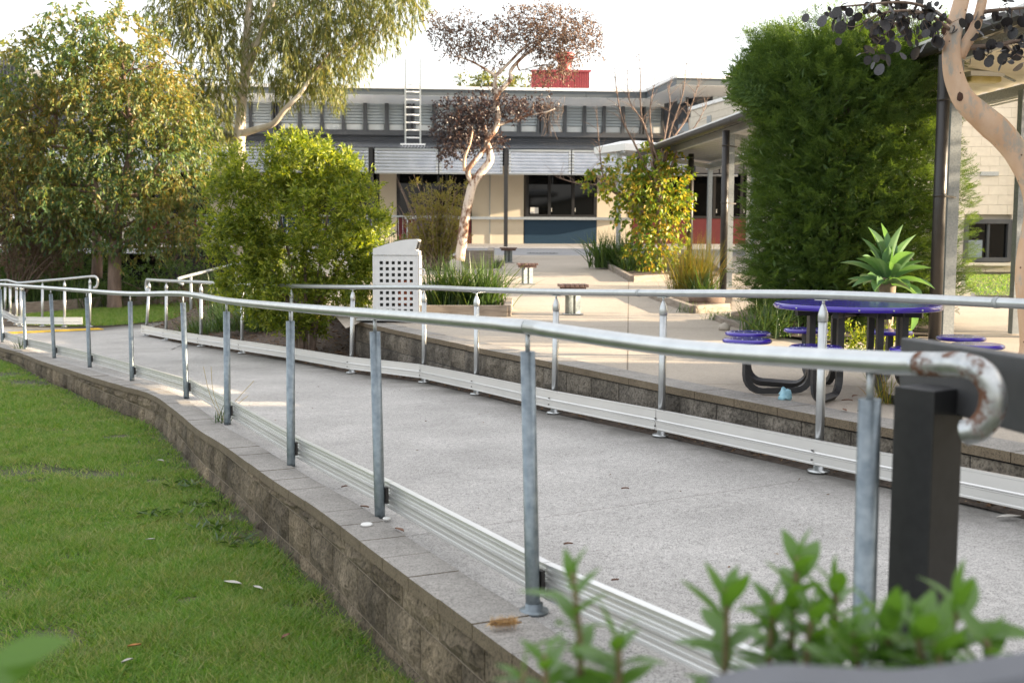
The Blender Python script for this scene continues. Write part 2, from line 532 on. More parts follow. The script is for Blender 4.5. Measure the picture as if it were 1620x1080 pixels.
# outer (lawn side) top edge of the near retaining wall, far to near
wall_px = [(-60, 533), (0, 549.6), (30, 558), (55.6, 568), (78, 576), (111, 586), (148, 598), (200, 613), (241, 625), (278, 651), (311, 678.5),
           (357, 708), (426, 757), (485, 795), (540, 835), (600, 881), (677, 938), (810, 1037)]
WALL = [on(x, y, z_path) for x, y in wall_px]
d = (WALL[-1] - WALL[-2]).normalized()
WALL += [WALL[-1] + d * .6, WALL[-1] + d * 1.4]
for p in WALL: p.z = z_path(p.x, p.y)
WALL = resample(smooth_line(WALL, 4), .15)
WSIDE = side2(WALL)                      # travelling towards the camera: right-hand side is the lawn side (-x)
COPW = .20

# ground out to the horizon
mb = MB(); mb.grid([[Vector((x, y, -1.05 + (.4 if y > 60 else 0))) for x in (-900, -60, 0, 60, 900)] for y in (-300, -20, 20, 60, 120, 2000)])
tag(mb.build('ground', ground_mat), kind='structure')
# lawn bed
rows = []
for y in np.linspace(1.2, 19.5, 60):
    xw = interp_x(WALL, y) + .05
    rows.append([Vector((x, y, z_lawn(x, y) - .012 + .018 * mnoise.noise((x * .7, y * .7, 0)))) for x in np.linspace(-26, xw, 60)])
mb = MB(); mb.grid(rows, True); tag(mb.build('lawn', lawn_soil), kind='structure')
# garden ground behind the lawn and the path end
mb = MB(); mb.grid([[Vector((x, y, z_back(x, y) - (.045 if y < 22 else .0))) for x in np.linspace(-32, -3.2, 24)] for y in np.linspace(17.8, 40, 24)], True)
tag(mb.build('garden_ground', soil_mat), kind='structure')

# the concrete path: inner coping edge to the garden, as one tilted slab
inner = [p - s * (COPW - .012) for p, s in zip(WALL, WSIDE)]
far_px = [(1295, 747), (1046, 690), (877, 654), (754, 624), (671, 605), (556, 590), (461, 572), (383, 559), (318, 548), (263, 538), (231, 531.5)]
FARP = [on(x, y, z_path) for x, y in far_px]
dirn = (FARP[0] - FARP[2]).normalized()
FARP = [FARP[0] + dirn * 3.0, FARP[0] + dirn * 1.5] + FARP
for p in FARP: p.z = z_path(p.x, p.y)
lawn_edge = [on(x, y, z_path) for x, y in ((420, 506), (330, 504), (250, 510), (200, 515), (168, 518), (140, 521), (120, 519), (60, 518), (0, 516), (-80, 512))]
rows = []
nn = 90
inn = resample(inner, .1)
A = resample([p for p in inn], (sum((b - a).length for a, b in zip(inn, inn[1:]))) / (nn + .5))
outer_line = [FARP[0] + Vector((.40, -.6, 0))] + [p + Vector((.34, .12, 0)) for p in FARP[:-1]] + [lawn_edge[0], lawn_edge[1], lawn_edge[2], lawn_edge[4], lawn_edge[6], lawn_edge[8], lawn_edge[9] + Vector((-1, 0, 0))]
B = resample(outer_line[::-1], (sum((b - a).length for a, b in zip(outer_line, outer_line[1:]))) / (len(A) - .5))
PATH_A, PATH_B = A, B[:len(A)]
for a, b in zip(A, B[:len(A)]):
    r = [a.lerp(b, t) for t in np.linspace(0, 1, 16)]
    rows.append([Vector((p.x, p.y, z_path(p.x, p.y) - .003)) for p in r])
mb = MB(); mb.grid(rows, True); pth = tag(mb.build('path', path_mat, fix=False), kind='structure')
ga_ = pth.data.attributes.new('grime', 'FLOAT', 'POINT')
ga_.data.foreach_set('value', [max(0.0, (j / 15 - .62) / .38) for _ in rows for j in range(16)])

# soil strip under the far kerb rail
mb = MB()
ks = side2(FARP)
sgn = 1 if ks[5].x > 0 else -1
mb.grid([[Vector((q.x, q.y, z_path(q.x, q.y) + (.012 if k else -.004) + .012 * random.random())) for k, q in enumerate([p + s * sgn * w for w in (.0, .08, .2, .34, .45)])] for p, s in zip(resample(FARP, .2), side2(resample(FARP, .2)))])
tag(mb.build('soil_strip', soil_mat), kind='structure')

# ------------------------------------------------------------------ courtyard
ZC = z_court(0, 0)
cw_px = [(562, 508), (590, 515), (673, 533), (760, 552), (853, 570), (957, 591), (1073, 615), (1190, 637.5), (1303, 660), (1420, 682), (1620, 721)]
zc = lambda x, y: ZC
CWALL = [on(x, y, zc) for x, y in cw_px]
dd = (CWALL[-1] - CWALL[-3]).normalized()
CWALL += [CWALL[-1] + dd * 1.0, CWALL[-1] + dd * 2.5]
for p in CWALL: p.z = ZC
CWALL = resample(CWALL, .12)
CS = side2(CWALL)
cs = 1 if CS[5].x > 0 else -1            # towards the courtyard
CCOP = .27
cback = [p + s * cs * (CCOP - .02) for p, s in zip(CWALL, CS)]
rows = []
xs = np.concatenate([np.linspace(-6.4, -1.9, 14), np.linspace(-1.8, 4.0, 50), np.linspace(4.3, 26, 26)])
for x in xs:
    if x < -1.85: y0 = 12.4 + (-1.85 - x) * 4.2
    else:
        best = min(cback, key=lambda p: abs(p.x - x)); y0 = best.y if x < cback[-1].x else cback[-1].y
    y1 = 31.6
    ys = y0 + (y1 - y0) * np.linspace(0, 1, 26) ** 1.6
    rows.append([Vector((x, y, z_court(x, y) - .004)) for y in ys])
mb = MB(); mb.grid(rows, True); tag(mb.build('courtyard', court_mat), kind='structure')
# darker verandah floor in front of the building
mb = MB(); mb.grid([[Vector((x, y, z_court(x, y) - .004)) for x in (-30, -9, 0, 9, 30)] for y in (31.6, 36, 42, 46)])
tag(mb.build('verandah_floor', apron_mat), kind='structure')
# drain grate set in the verandah floor edge
p0 = on(858, 400.5, z_court)
g = thing('drain_grate', p0, 'flat dark drain grate set in the paving before the blue panel', 'drain grate')
mb = MB(); mb.box(p0 + Vector((0, 0, .004)), (.9, .5, .012)); mb.build('grate_frame', galv_dull, g)
mb = MB()
for k in range(8): mb.box(p0 + Vector((-.36 + k * .1, 0, .012)), (.03, .42, .012))
mb.build('grate_bars', black_paint, g, kind='stuff')

# mulch bed between the path and the courtyard, rising to the back
def z_bed(x, y):
    near = z_path(x, y) + .012
    k = min(max((y - 14.0 - (-x - 2.6) * 1.15) / 3.0, 0), 1)
    return near * (1 - k) + (E - 1.15) * k
bl = resample(FARP[6:], .3)
rows = []
for p in bl:
    rows.append([Vector((q.x, q.y, z_bed(q.x, q.y) + .03 * mnoise.noise((q.x * 2, q.y * 2, 3)) * min(w, 1))) for w, q in [(w, p + Vector((.30, .95, 0)).normalized() * w) for w in (.10, .3, .6, 1, 1.5, 2, 2.6, 3.3, 4.2)]])
mb = MB(); mb.grid(rows, True); tag(mb.build('mulch_bed', mulch_mat), kind='structure')

# ================================================================== RETAINING WALLS
def wall_line_pos(P, S, dist):
    acc = 0
    for i in range(len(P) - 1):
        l = (P[i + 1] - P[i]).length
        if acc + l >= dist:
            t = (dist - acc) / l
            return P[i].lerp(P[i + 1], t), S[i].lerp(S[i + 1], t).normalized(), (P[i + 1] - P[i]).normalized()
        acc += l
    return P[-1], S[-1], (P[-1] - P[-2]).normalized()
def total(P): return sum((b - a).length for a, b in zip(P, P[1:]))
def rough_block(mb, a, b, sa, sb, zt0, zt1, zb, depth, rough):
    """a block with a split face: a, b plan ends, sa, sb outward; tops zt0, zt1"""
    nx, nz = 6, 4
    V = []
    for i in range(nx):
        t = i / (nx - 1)
        p = a.lerp(b, t); s = sa.lerp(sb, t)
        zt = zt0 + (zt1 - zt0) * t
        for j in range(nz):
            z = zb + (zt - zb) * j / (nz - 1)
            edge = i in (0, nx - 1) or j in (0, nz - 1)
            o = -.006 if edge else random.uniform(0, rough)
            V.append(Vector((p.x, p.y, z)) + s * o)
    nf = nx * nz
    for (p, s, zt) in ((a, sa, zt0), (b, sb, zt1)):
        for z in (zb, zt): V.append(Vector((p.x, p.y, z)) - s * depth)
    F_ = [(i * nz + j, (i + 1) * nz + j, (i + 1) * nz + j + 1, i * nz + j + 1) for i in range(nx - 1) for j in range(nz - 1)]
    F_.append(tuple(i * nz + nz - 1 for i in range(nx)) + (nf + 3, nf + 1))
    F_.append(tuple(i * nz for i in range(nx))[::-1] + (nf, nf + 2))
    F_.append(tuple(range(nz)) + (nf + 1, nf)); F_.append(tuple((nx - 1) * nz + j for j in range(nz))[::-1] + (nf + 2, nf + 3))
    mb.add(V, F_)
def retaining(root, P, S, out, top_fn, courses, blen, bmat, cmat, mmat, cop_th, cop_w, over, cop_len, start, end, floor_fn, rough=.017, n_slope=True):
    tot = total(P)
    # mortar core just behind the faces
    mb = MB()
    rows = [[], [], []]
    for p, s in zip(P, S):
        o = s * out
        zt = top_fn(p) - cop_th
        rows[0].append(Vector((p.x, p.y, zt - .004)) - o * (cop_w - .02)); rows[1].append(Vector((p.x, p.y, zt - .004)) - o * (over + .010)); rows[2].append(Vector((p.x, p.y, floor_fn(p) - .2)) - o * (over + .010))
    mb.grid(rows); mb.build('mortar_core', mmat, root)
    for ci, zb in enumerate(courses):
        dist = start + (blen * .5 if ci % 2 else 0) - blen
        while dist < end:
            a0, a1 = max(dist + .004, 0), min(dist + blen - .004, tot)
            dist += blen
            if a1 - a0 < .05: continue
            (pa, sa, _), (pb, sb, _) = wall_line_pos(P, S, a0), wall_line_pos(P, S, a1)
            sa, sb = sa * out, sb * out
            zt = zb + .187
            ta, tb = min(zt, top_fn(pa) - cop_th - .006), min(zt, top_fn(pb) - cop_th - .006)
            if min(ta, tb) < zb + .02 or max(ta, tb) < floor_fn(pa) - .01: continue
            mb = MB()
            rough_block(mb, pa - sa * over, pb - sb * over, sa, sb, ta, tb, zb + .003, cop_w * .55, rough)
            mb.build('block', bmat, root)
    dist = 0
    while dist < tot - .05:
        a0, a1 = dist + .003, min(dist + cop_len - .003, tot)
        dist += cop_len
        pts = [wall_line_pos(P, S, a0 + (a1 - a0) * k / 3) for k in range(4)]
        mb = MB()
        lift = random.uniform(-.002, .002)
        prof = [(0, -cop_th), (0, 0), (-cop_w, 0), (-cop_w, -cop_th)]
        Q = [Vector((p.x, p.y, top_fn(p) + .006 + lift)) for p, s, t in pts]
        mb.extrude(prof, Q, [s * out for p, s, t in pts])
        mb.build('coping_block', cmat, root)

i0 = len(WALL) // 2
w1 = thing('retaining_wall', (WALL[i0].x, WALL[i0].y, z_lawn(0, WALL[i0].y)), 'stained grey block retaining wall between the lawn and the ramp', 'retaining wall', 'block retaining walls')
nout = 1 if WSIDE[10].x < 0 else -1
retaining(w1, WALL, WSIDE, nout, lambda p: z_path(p.x, p.y), [E - 1.951, E - 1.758, E - 1.565, E - 1.372], .39, block_face, coping_mat, mortar_mat, .05, COPW, .018, .30,
          0, total(WALL), lambda p: z_lawn(p.x, p.y) - .02)
c0 = CWALL[len(CWALL) // 2]
w2 = thing('retaining_wall', (c0.x, c0.y, z_path(c0.x, c0.y)), 'dark mottled low block wall holding up the courtyard beside the ramp', 'retaining wall', 'block retaining walls')
retaining(w2, CWALL, CS, -cs, lambda p: ZC, [ZC - .05 - .193 * k for k in (3, 2, 1)], .39, block_face2, coping_mat, mortar_dark, .05, CCOP, .012, .40, 0, total(CWALL), lambda p: z_path(p.x, p.y) - .05, rough=.02)
# the return at the far end of the courtyard wall
pe, se = CWALL[0], CS[0] * cs
te = (CWALL[0] - CWALL[1]).normalized()
for k, zb in enumerate([ZC - .05 - .193 * q for q in (3, 2, 1)]):
    mb = MB(); rough_block(mb, pe + te * .012 + se * .01, pe + te * .012 + se * .38, te, te, zb + .186, zb + .186, zb, .1, .016); mb.build('block', block_face2, w2)
    mb = MB(); rough_block(mb, pe + te * .012 + se * .39, pe + te * .012 + se * .76, te, te, zb + .186, zb + .186, zb, .1, .016); mb.build('block', block_face2, w2)

# ================================================================== RAILINGS
PR = .0242
def flange(mb, p, r=.048, t=.010):
    mb.lathe(p, [(r, 0), (r, t), (.030, t + .002), (.029, .032), (.0, .032)], 14)
def kerb(parent, P, S, toward, side_off, z0, h, m, split=.56, back=False, joint=3):
    """ribbed kerb rail of two extrusions, cut in lengths"""
    th = .022
    for i in range(0, len(P) - 1, joint):
        seg = P[i:i + joint + 1]
        ss = S[i:i + joint + 1]
        if len(seg) < 2: continue
        Q = [Vector((p.x, p.y, z_path(p.x, p.y) + z0)) + s * toward * side_off for p, s in zip(seg, ss)]
        t = (Q[1] - Q[0]).normalized() * .003
        Q[0] = Q[0] + t; Q[-1] = Q[-1] - t
        hl = h * (1 - split)
        SS = [s * toward for s in ss]
        f = th / 2
        if not back:
            lo = [(-f, 0), (f + .005, 0), (f + .005, .008), (f, .011), (f, hl - .010), (f + .006, hl - .006), (f + .006, hl - .001), (-f, hl - .001)]
            up = [(-f, hl + .001), (f, hl + .001), (f, hl + .006), (f - .003, hl + .010), (f - .003, h - .012), (f, h - .009), (f, h), (-f, h)]
        else:
            def ribs(z0_, z1_):
                pr = [(f, z0_), (f, z1_), (-f - .008, z1_), (-f - .008, z1_ - .010), (-f + .006, z1_ - .014)]
                zs = np.linspace(z1_ - .026, z0_ + .020, 2)
                for q in zs: pr += [(-f + .006, q + .0035), (-f - .003, q + .002), (-f - .003, q - .002), (-f + .006, q - .0035)]
                return pr + [(-f + .006, z0_ + .008), (-f - .008, z0_ + .006), (-f - .008, z0_)]
            lo, up = ribs(0, hl - .001), ribs(hl + .001, h)
        mb = MB(); mb.extrude(lo, Q, SS)
        k = mb.build('kerb_rail', m, parent)
        mb = MB(); mb.extrude(up, Q, SS); mb.build('upper_section', m, k)

# ---- near handrail (lawn side)
near_posts = [(-27, 528.5), (4, 541), (40, 553), (86, 566), (142, 580.5), (209, 602), (295, 630), (360, 671), (460.5, 737), (601, 818), (843, 968)]
near_rail = [(-40, 448), (0, 450), (37, 452.6), (80, 455.7), (137, 460), (205.6, 464.6), (289.2, 464.6), (358, 475.6), (459, 485.8), (593, 496.5), (835, 517)]
NP = [on(x, y, z_path) for x, y in near_posts]
rail = [at(px, py, p.y) for (px, py), p in zip(near_rail, NP)]
y_n = 2.33
last = at(1378, 572.0, y_n)
NP.append(Vector((last.x + .005, last.y, z_path(last.x, last.y))))
r1 = thing('handrail', NP[5], 'long galvanised handrail on pinned posts along the wall above the lawn', 'handrail', 'ramp handrails')
hook = [at(x, y, Y) for x, y, Y in ((1455, 575.5, 2.20), (1522, 577.5, 2.10), (1553, 589, 2.065), (1570, 617, 2.05), (1567, 652, 2.05), (1549, 677, 2.06), (1527, 684, 2.08))]
line = smooth_line(rail, 5)
mb = MB(); mb.tube(line, PR, 14)
mb.build('rail_tube', galv, r1)
mb = MB(); mb.tube(smooth_line([rail[-1], at(1080, 551.5, 2.93), last, hook[0]], 5), PR, 16)
mb.build('rail_tube', galv, r1)
mb = MB(); mb.tube(smooth_line([hook[0], hook[0].lerp(hook[1], .5)] + hook[1:], 6), PR + .0006, 16)
mb.build('rail_end', galv_rust, r1)
tops = rail + [last]
proto_post = None
for i, (p, q) in enumerate(zip(NP, tops)):
    top = q.z - PR - .055
    mb = MB()
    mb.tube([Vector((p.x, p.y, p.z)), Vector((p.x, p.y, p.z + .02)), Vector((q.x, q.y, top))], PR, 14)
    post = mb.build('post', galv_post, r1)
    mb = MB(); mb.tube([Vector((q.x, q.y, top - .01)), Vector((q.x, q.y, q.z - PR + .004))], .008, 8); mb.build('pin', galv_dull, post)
    if i >= len(NP) - 2:
        mb = MB(); flange(mb, Vector((p.x + .004, p.y, p.z))); mb.build('foot_flange', galv_post, post)
NPs = NP
ns = side2(NPs)
nt_ = 1 if ns[3].x > 0 else -1
kp, ksd = [], []
for i in range(len(NPs) - 1):
    for t in (0, .5):
        p = NPs[i].lerp(NPs[i + 1], t); kp.append(p); ksd.append(ns[i].lerp(ns[i + 1], t).normalized())
kp.append(NPs[-1]); ksd.append(ns[-1])
kp = [Vector(p) for p in kp]
kerb(r1, kp, ksd, nt_, PR + .032, .042, .118, alu, back=True, joint=2)
mb = MB()
for p, s in zip(NPs, ns):
    q = Vector((p.x, p.y, z_path(p.x, p.y) + .10)) + s * nt_ * .03
    mb.box(q, (.014, .03, .075), math.atan2(s.y, s.x))
mb.build('kerb_brackets', dark_pipe, r1, kind='stuff')

# ---- far handrail (courtyard side)
far_rail = [(1700, 470), (1583, 467.6), (1303, 466.3), (1050, 463.6), (880, 461.8), (754, 458.2), (671, 454.6), (558, 454), (461, 452.2), (383, 450), (318, 446.2), (263, 444), (236, 442.4)]
r2 = thing('handrail', FARP[6], 'galvanised handrail on hooded posts beside the courtyard wall', 'handrail', 'ramp handrails')
RP = [at(px, py, p.y) for (px, py), p in zip(far_rail[2:], FARP[2:])]
e1 = RP[0] + (RP[0] - RP[2]) * .55; e1.z = RP[0].z + .02
e2 = e1 + (RP[0] - RP[2]) * .6
d_end = (RP[-1] - RP[-2]).normalized()
endh = RP[-1]
hk = [endh + d_end * .10, endh + d_end * .16 + Vector((0, 0, -.03)), endh + d_end * .19 + Vector((0, 0, -.10)), endh + d_end * .175 + Vector((0, 0, -.17)), endh + d_end * .10 + Vector((0, 0, -.20))]
mb = MB(); mb.tube(smooth_line([e2, e1] + RP + hk, 5), PR, 14); mb.build('rail_tube', galv, r2)
mb = MB()
for px, py in ((1008, 463.4), (1584, 467.6), (283, 445)):
    Yc = 7.55 if px == 1008 else (4.9 if px == 1584 else 17.4)
    p = min(smooth_line([e2, e1] + RP, 20), key=lambda q: abs((q - EYE).normalized().angle(ray(px, py).normalized())))
    t = (RP[2] - RP[1]).normalized()
    mb.tube([p - t * .012, p + t * .012], PR + .0022, 14)
mb.build('rail_joints', galv_dull, r2, kind='stuff')
hood = [(.0262, -.045), (.0275, -.042), (.0275, -.005), (.024, .008), (.017, .03), (.009, .048), (.006, .052)]
bases = FARP[2:]
posts2 = [Vector((e1.x, e1.y, z_path(e1.x, e1.y)))] + bases
tops2 = [e1] + RP
def hooded_post(p, q, root, m):
    top = q.z - PR - .075
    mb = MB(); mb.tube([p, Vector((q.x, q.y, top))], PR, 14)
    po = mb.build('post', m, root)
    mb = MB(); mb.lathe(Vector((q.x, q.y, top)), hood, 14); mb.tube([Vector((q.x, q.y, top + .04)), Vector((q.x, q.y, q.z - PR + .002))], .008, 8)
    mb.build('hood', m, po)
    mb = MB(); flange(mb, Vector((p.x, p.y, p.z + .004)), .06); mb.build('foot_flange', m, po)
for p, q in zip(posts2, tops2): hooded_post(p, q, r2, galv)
mb = MB()
t = (RP[1] - RP[0]).normalized()
for q in tops2: mb.bar(q - t * .05 + Vector((0, 0, -PR - .003)), q + t * .05 + Vector((0, 0, -PR - .003)), .034, .006)
mb.build('saddles', galv, r2, kind='stuff')
fp = [Vector(e2), Vector(posts2[0])] + [Vector(p) for p in bases]
fs = side2(fp)
ft = 1 if fs[4].x < 0 else -1
fp.append(bases[-1] + (bases[-1] - bases[-2]).normalized() * .1); fs.append(fs[-1])
kerb(r2, fp, fs, ft, PR + .014, .050, .135, alu, back=False, joint=3)
mb = MB()
for p, s in zip(posts2, fs[1:]):
    for dz in (.075, .125):
        q = Vector((p.x, p.y, z_path(p.x, p.y) + dz)) + s * ft * (PR + .027)
        mb.box(q, (.008, .010, .008), math.atan2(s.y, s.x))
mb.build('kerb_bolts', dark_pipe, r2, kind='stuff')

# ---- short return handrail at the far left
lp_px = [(142, 517, 437.5), (102, 517, 441.5), (67, 516.5, 444.5), (33, 515.8, 447.5), (26, 514, 447), (16, 508, 444.5), (8, 504, 443.5), (-30, 500, 446)]
r3 = thing('handrail', on(67, 516, z_path), 'short galvanised handrail at the far end of the ramp beyond the yellow strip', 'handrail', 'ramp handrails')
LPb, LPt = [], []
for x, yb, yt in lp_px:
    p = on(x, yb, z_path); LPb.append(p); LPt.append(at(x, yt, p.y))
hk3 = [at(150, 437.2, LPb[0].y), at(154, 441, LPb[0].y), at(154.5, 448, LPb[0].y), at(152, 454, LPb[0].y), at(148, 455, LPb[0].y)]
mb = MB(); mb.tube(smooth_line(LPt[::-1], 4) + smooth_line(hk3, 4), PR, 12); mb.build('rail_tube', galv, r3)
for p, q in zip(LPb, LPt): hooded_post(p, q, r3, galv)
ls = side2(LPb)
lt = 1 if ls[1].y < 0 else -1
kerb(r3, LPb[1:], ls[1:], lt, PR + .014, .05, .135, alu, joint=3)
kerb(r3, [LPb[0].lerp(LPb[1], .25), LPb[1]], ls[:2], lt, PR + .014, .05, .135, alu, joint=1)

# ---- yellow tactile strip where the ramp meets the cross path
a, b = on(3, 527.5, z_path), on(160, 520.5, z_path)
ts = thing('tactile_strip', a.lerp(b, .5), 'yellow tactile paving strip across the far end of the ramp', 'tactile strip')
t = (b - a); t.z = 0; ln = t.length; t.normalize(); sd_ = Vector((-t.y, t.x, 0))
npl = 6
for k in range(npl):
    c = a.lerp(b, (k + .5) / npl); c.z = z_path(c.x, c.y) + .006
    mb = MB(); mb.box(c, (ln / npl - .008, .30, .012), math.atan2(t.y, t.x))
    tile = mb.build('tile', yellow, ts)
    mb = MB()
    for i in range(6):
        for j in range(4):
            q = c + t * ((i - 2.5) * ln / npl / 6.4) + sd_ * ((j - 1.5) * .066)
            mb.lathe(q + Vector((0, 0, .006)), [(.02, 0), (.014, .006)], 6)
    mb.build('studs', yellow, tile, kind='stuff')
# stair handrail rising behind the far handrail
r4 = thing('handrail', on(310, 505, z_path), 'dull dark stair handrail sloping up behind the strappy grass', 'handrail', 'ramp handrails')
Y4 = 21.5
mb = MB(); mb.tube(smooth_line([at(290, 450, Y4 - .1), at(284, 447, Y4 - .1), at(283, 442, Y4), at(290, 438.5, Y4 + .1), at(357, 421.5, Y4 + 2.2), at(395, 412, Y4 + 3.4)], 5), .03, 10); mb.build('rail_tube', galv_dull, r4)
for x, y0_, y1_, dy in ((302, 436, 507, .5), (372, 418, 486, 2.6)):
    mb = MB(); mb.tube([at(x, y1_, Y4 + dy), at(x, y0_, Y4 + dy)], .028, 10); mb.build('post', galv_dull, r4)
# ================================================================== MAIN BUILDING
KB = .070                                  # plan slope of the facade
UB = Vector((1, KB, 0)).normalized()       # along the facade
VB = Vector((-KB, 1, 0)).normalized()      # into the building
RZB = math.atan2(UB.y, UB.x)
MBX = Matrix.Rotation(RZB, 3, 'Z')
Y_WALL, Y_CAN, Y_EAVE = 41.0, 38.0, 39.7
def fp_(px, py, y0): return on_wall(px, py, KB, y0)
def panel(mb, x0, x1, y0, y1, plane, depth, push=0.0):
    """box seen as the rectangle x0..x1, y0..y1 in the plane; its front face is pushed towards the viewer by push"""
    ym = (y0 + y1) / 2; xm = (x0 + x1) / 2
    a, b = fp_(x0, ym, plane), fp_(x1, ym, plane)
    zt, zb = fp_(xm, y0, plane).z, fp_(xm, y1, plane).z
    c = a.lerp(b, .5); c.z = (zt + zb) / 2
    c = c - VB * push + VB * depth / 2
    mb.box(c, (Vector((b.x - a.x, b.y - a.y, 0)).length, depth, zt - zb), M=MBX)
    return mb
def level(px, y0, plane, x_ref=800): return fp_(x_ref, y0, plane).z
FLOOR = z_court(0, Y_WALL)
bc = fp_(700, 386, Y_WALL)
mbld = thing('school_building', (bc.x, bc.y, FLOOR), 'long two storey school building with a corrugated verandah fascia and a band of louvre windows', 'building')
# lower wall pieces, left to right: x0, x1, top, bottom, material
def lower(x0, x1, ya, yb, m, name, push=0.0, depth=.2):
    mb = MB(); panel(mb, x0 + .6, x1 - .6, ya, yb, Y_WALL, depth, push); return mb.build(name, m, mbld)
TOPY = 262
for x0, x1 in ((120, 215), (332, 386), (386, 440), (600, 628), (746, 775), (775, 829), (944, 1000)):
    lower(x0, x1, TOPY, 386.5, cream, 'wall_panel')
for x0, x1, m in ((215, 332, maroon), (440, 600, navy), (628, 746, maroon), (829, 944, navy)):
    lower(x0, x1, 345, 386.5, m, 'wall_panel')
lower(1000, 1260, 346, 386.5, maroon, 'wall_panel')
def shopfront(x0, x1, y0, y1, panes):
    mb = MB()
    e = 3.2
    panel(mb, x0, x1, y0, y0 + e, Y_WALL, .10, .02); panel(mb, x0, x1, y1 - e, y1, Y_WALL, .10, .02)
    xs_ = np.linspace(x0, x1, panes + 1)
    for i, x in enumerate(xs_):
        w = 2.2
        c = min(max(x, x0 + w), x1 - w)
        panel(mb, c - w, c + w, y0 + e, y1 - e, Y_WALL, .10, .022)
    w = mb.build('window', black_paint, mbld)
    for i in range(panes):
        mb = MB(); panel(mb, xs_[i] + 2, xs_[i + 1] - 2, y0 + e - .5, y1 - e + .5, Y_WALL, .01, -.06); mb.build('pane', glass_dark, w)
    mb = MB()
    for i in range(1, panes): panel(mb, xs_[i] + 2.6, xs_[i] + 3.4, y1 - 14, y1 - 8, Y_WALL, .02, .06)
    if panes > 1: mb.build('handles', white_paint, w, kind='stuff')
    return w
shopfront(832, 944, 268, 343, 3)
shopfront(628, 746, 268, 343, 3)
shopfront(440, 600, 268, 343, 4)
shopfront(215, 332, 268, 343, 3)
shopfront(1000, 1260, 268, 345, 6)
# folded white sign board inside the serving window
mb = MB(); panel(mb, 839, 852, 328, 338, Y_WALL, .01, -.03); mb.build('paper_bag', white_paint, mbld)
mb = MB(); panel(mb, 640, 1000, 343.3, 347.6, Y_WALL, .32, .30); mb.build('counter_ledge', galv, mbld)
mb = MB(); panel(mb, 774.3, 775.7, TOPY, 386, Y_WALL, .03, .02); mb.build('downpipe_joint', galv_dull, mbld)
# verandah: fascia panels, posts, roof
cz0, cz1 = fp_(700, 275.3, Y_CAN).z, fp_(700, 235.5, Y_CAN).z
def corrug(mb, a, b, z0, z1, waves, amp, along='z'):
    """corrugated sheet between plan points a, b; ridges run level"""
    n = waves * 6
    rows = []
    for i in range(n + 1):
        z = z0 + (z1 - z0) * i / n
        o = amp * math.sin(2 * math.pi * waves * i / n)
        rows.append([Vector((p.x, p.y, z)) - VB * o for p in (a, b)])
    mb.grid(rows, True)
fasc = [(70, 172), (174, 274), (274, 374), (380, 482), (482, 584), (592, 694), (694, 796), (804, 904), (904, 1008), (1016, 1091), (1091, 1168)]
for x0, x1 in fasc:
    a, b = fp_(x0 + .8, 255, Y_CAN), fp_(x1 - .8, 255, Y_CAN)
    mb = MB(); corrug(mb, a, b, cz0 + .03, cz1 - .05, 7, .06)
    pn = mb.build('fascia_panel', zinc, mbld, fix=False)
    mb = MB()
    za, zb_ = cz0, cz1
    for p in (a, b): mb.box(Vector((p.x, p.y, (za + zb_) / 2)) + UB * (.04 if p is a else -.04), (.07, .07, zb_ - za - .12), M=MBX)
    m_ = a.lerp(b, .5); w_ = (b - a); w_.z = 0
    mb.box(Vector((m_.x, m_.y, za + .03)), (w_.length, .07, .06), M=MBX); mb.box(Vector((m_.x, m_.y, zb_ - .03)), (w_.length, .07, .06), M=MBX)
    mb.build('panel_frame', galv_dull, pn)
for x in (171, 377, 588, 800, 1012):
    a = fp_(x, 386.5, Y_CAN)
    mb = MB(); mb.box(Vector((a.x, a.y, (z_court(a.x, a.y) + cz1 + .02) / 2 - .02)), (.13, .13, cz1 - z_court(a.x, a.y) + .06), M=MBX); mb.build('verandah_post', black_paint, mbld)
roof_b = fp_(700, 226.5, Y_WALL).z
a, b = fp_(70, 235, Y_CAN), fp_(1170, 235, Y_CAN)
a2, b2 = fp_(60, 230, Y_WALL), fp_(1172, 230, Y_WALL)
n = 440
rows = [[], []]
for i in range(n * 4 + 1):
    t = i / (n * 4)
    o = .022 * math.sin(2 * math.pi * n * t / 2)
    p, q = a.lerp(b, t), a2.lerp(b2, t)
    rows[0].append(Vector((p.x, p.y, cz1 + .03 + o))); rows[1].append(Vector((q.x, q.y, roof_b + o)))
mb = MB(); mb.grid(rows, True); mb.build('verandah_roof', zinc, mbld, fix=False)
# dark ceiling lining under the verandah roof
mb = MB(); mb.prism([Vector((p.x, p.y, cz0 + .30 + (.25 if i > 1 else 0))) for i, p in enumerate((a + VB * .1, b + VB * .1, b2, a2))], .02); mb.build('verandah_lining', simple('verandah_lining', (.10, .09, .08), (.13, .12, .11)), mbld)
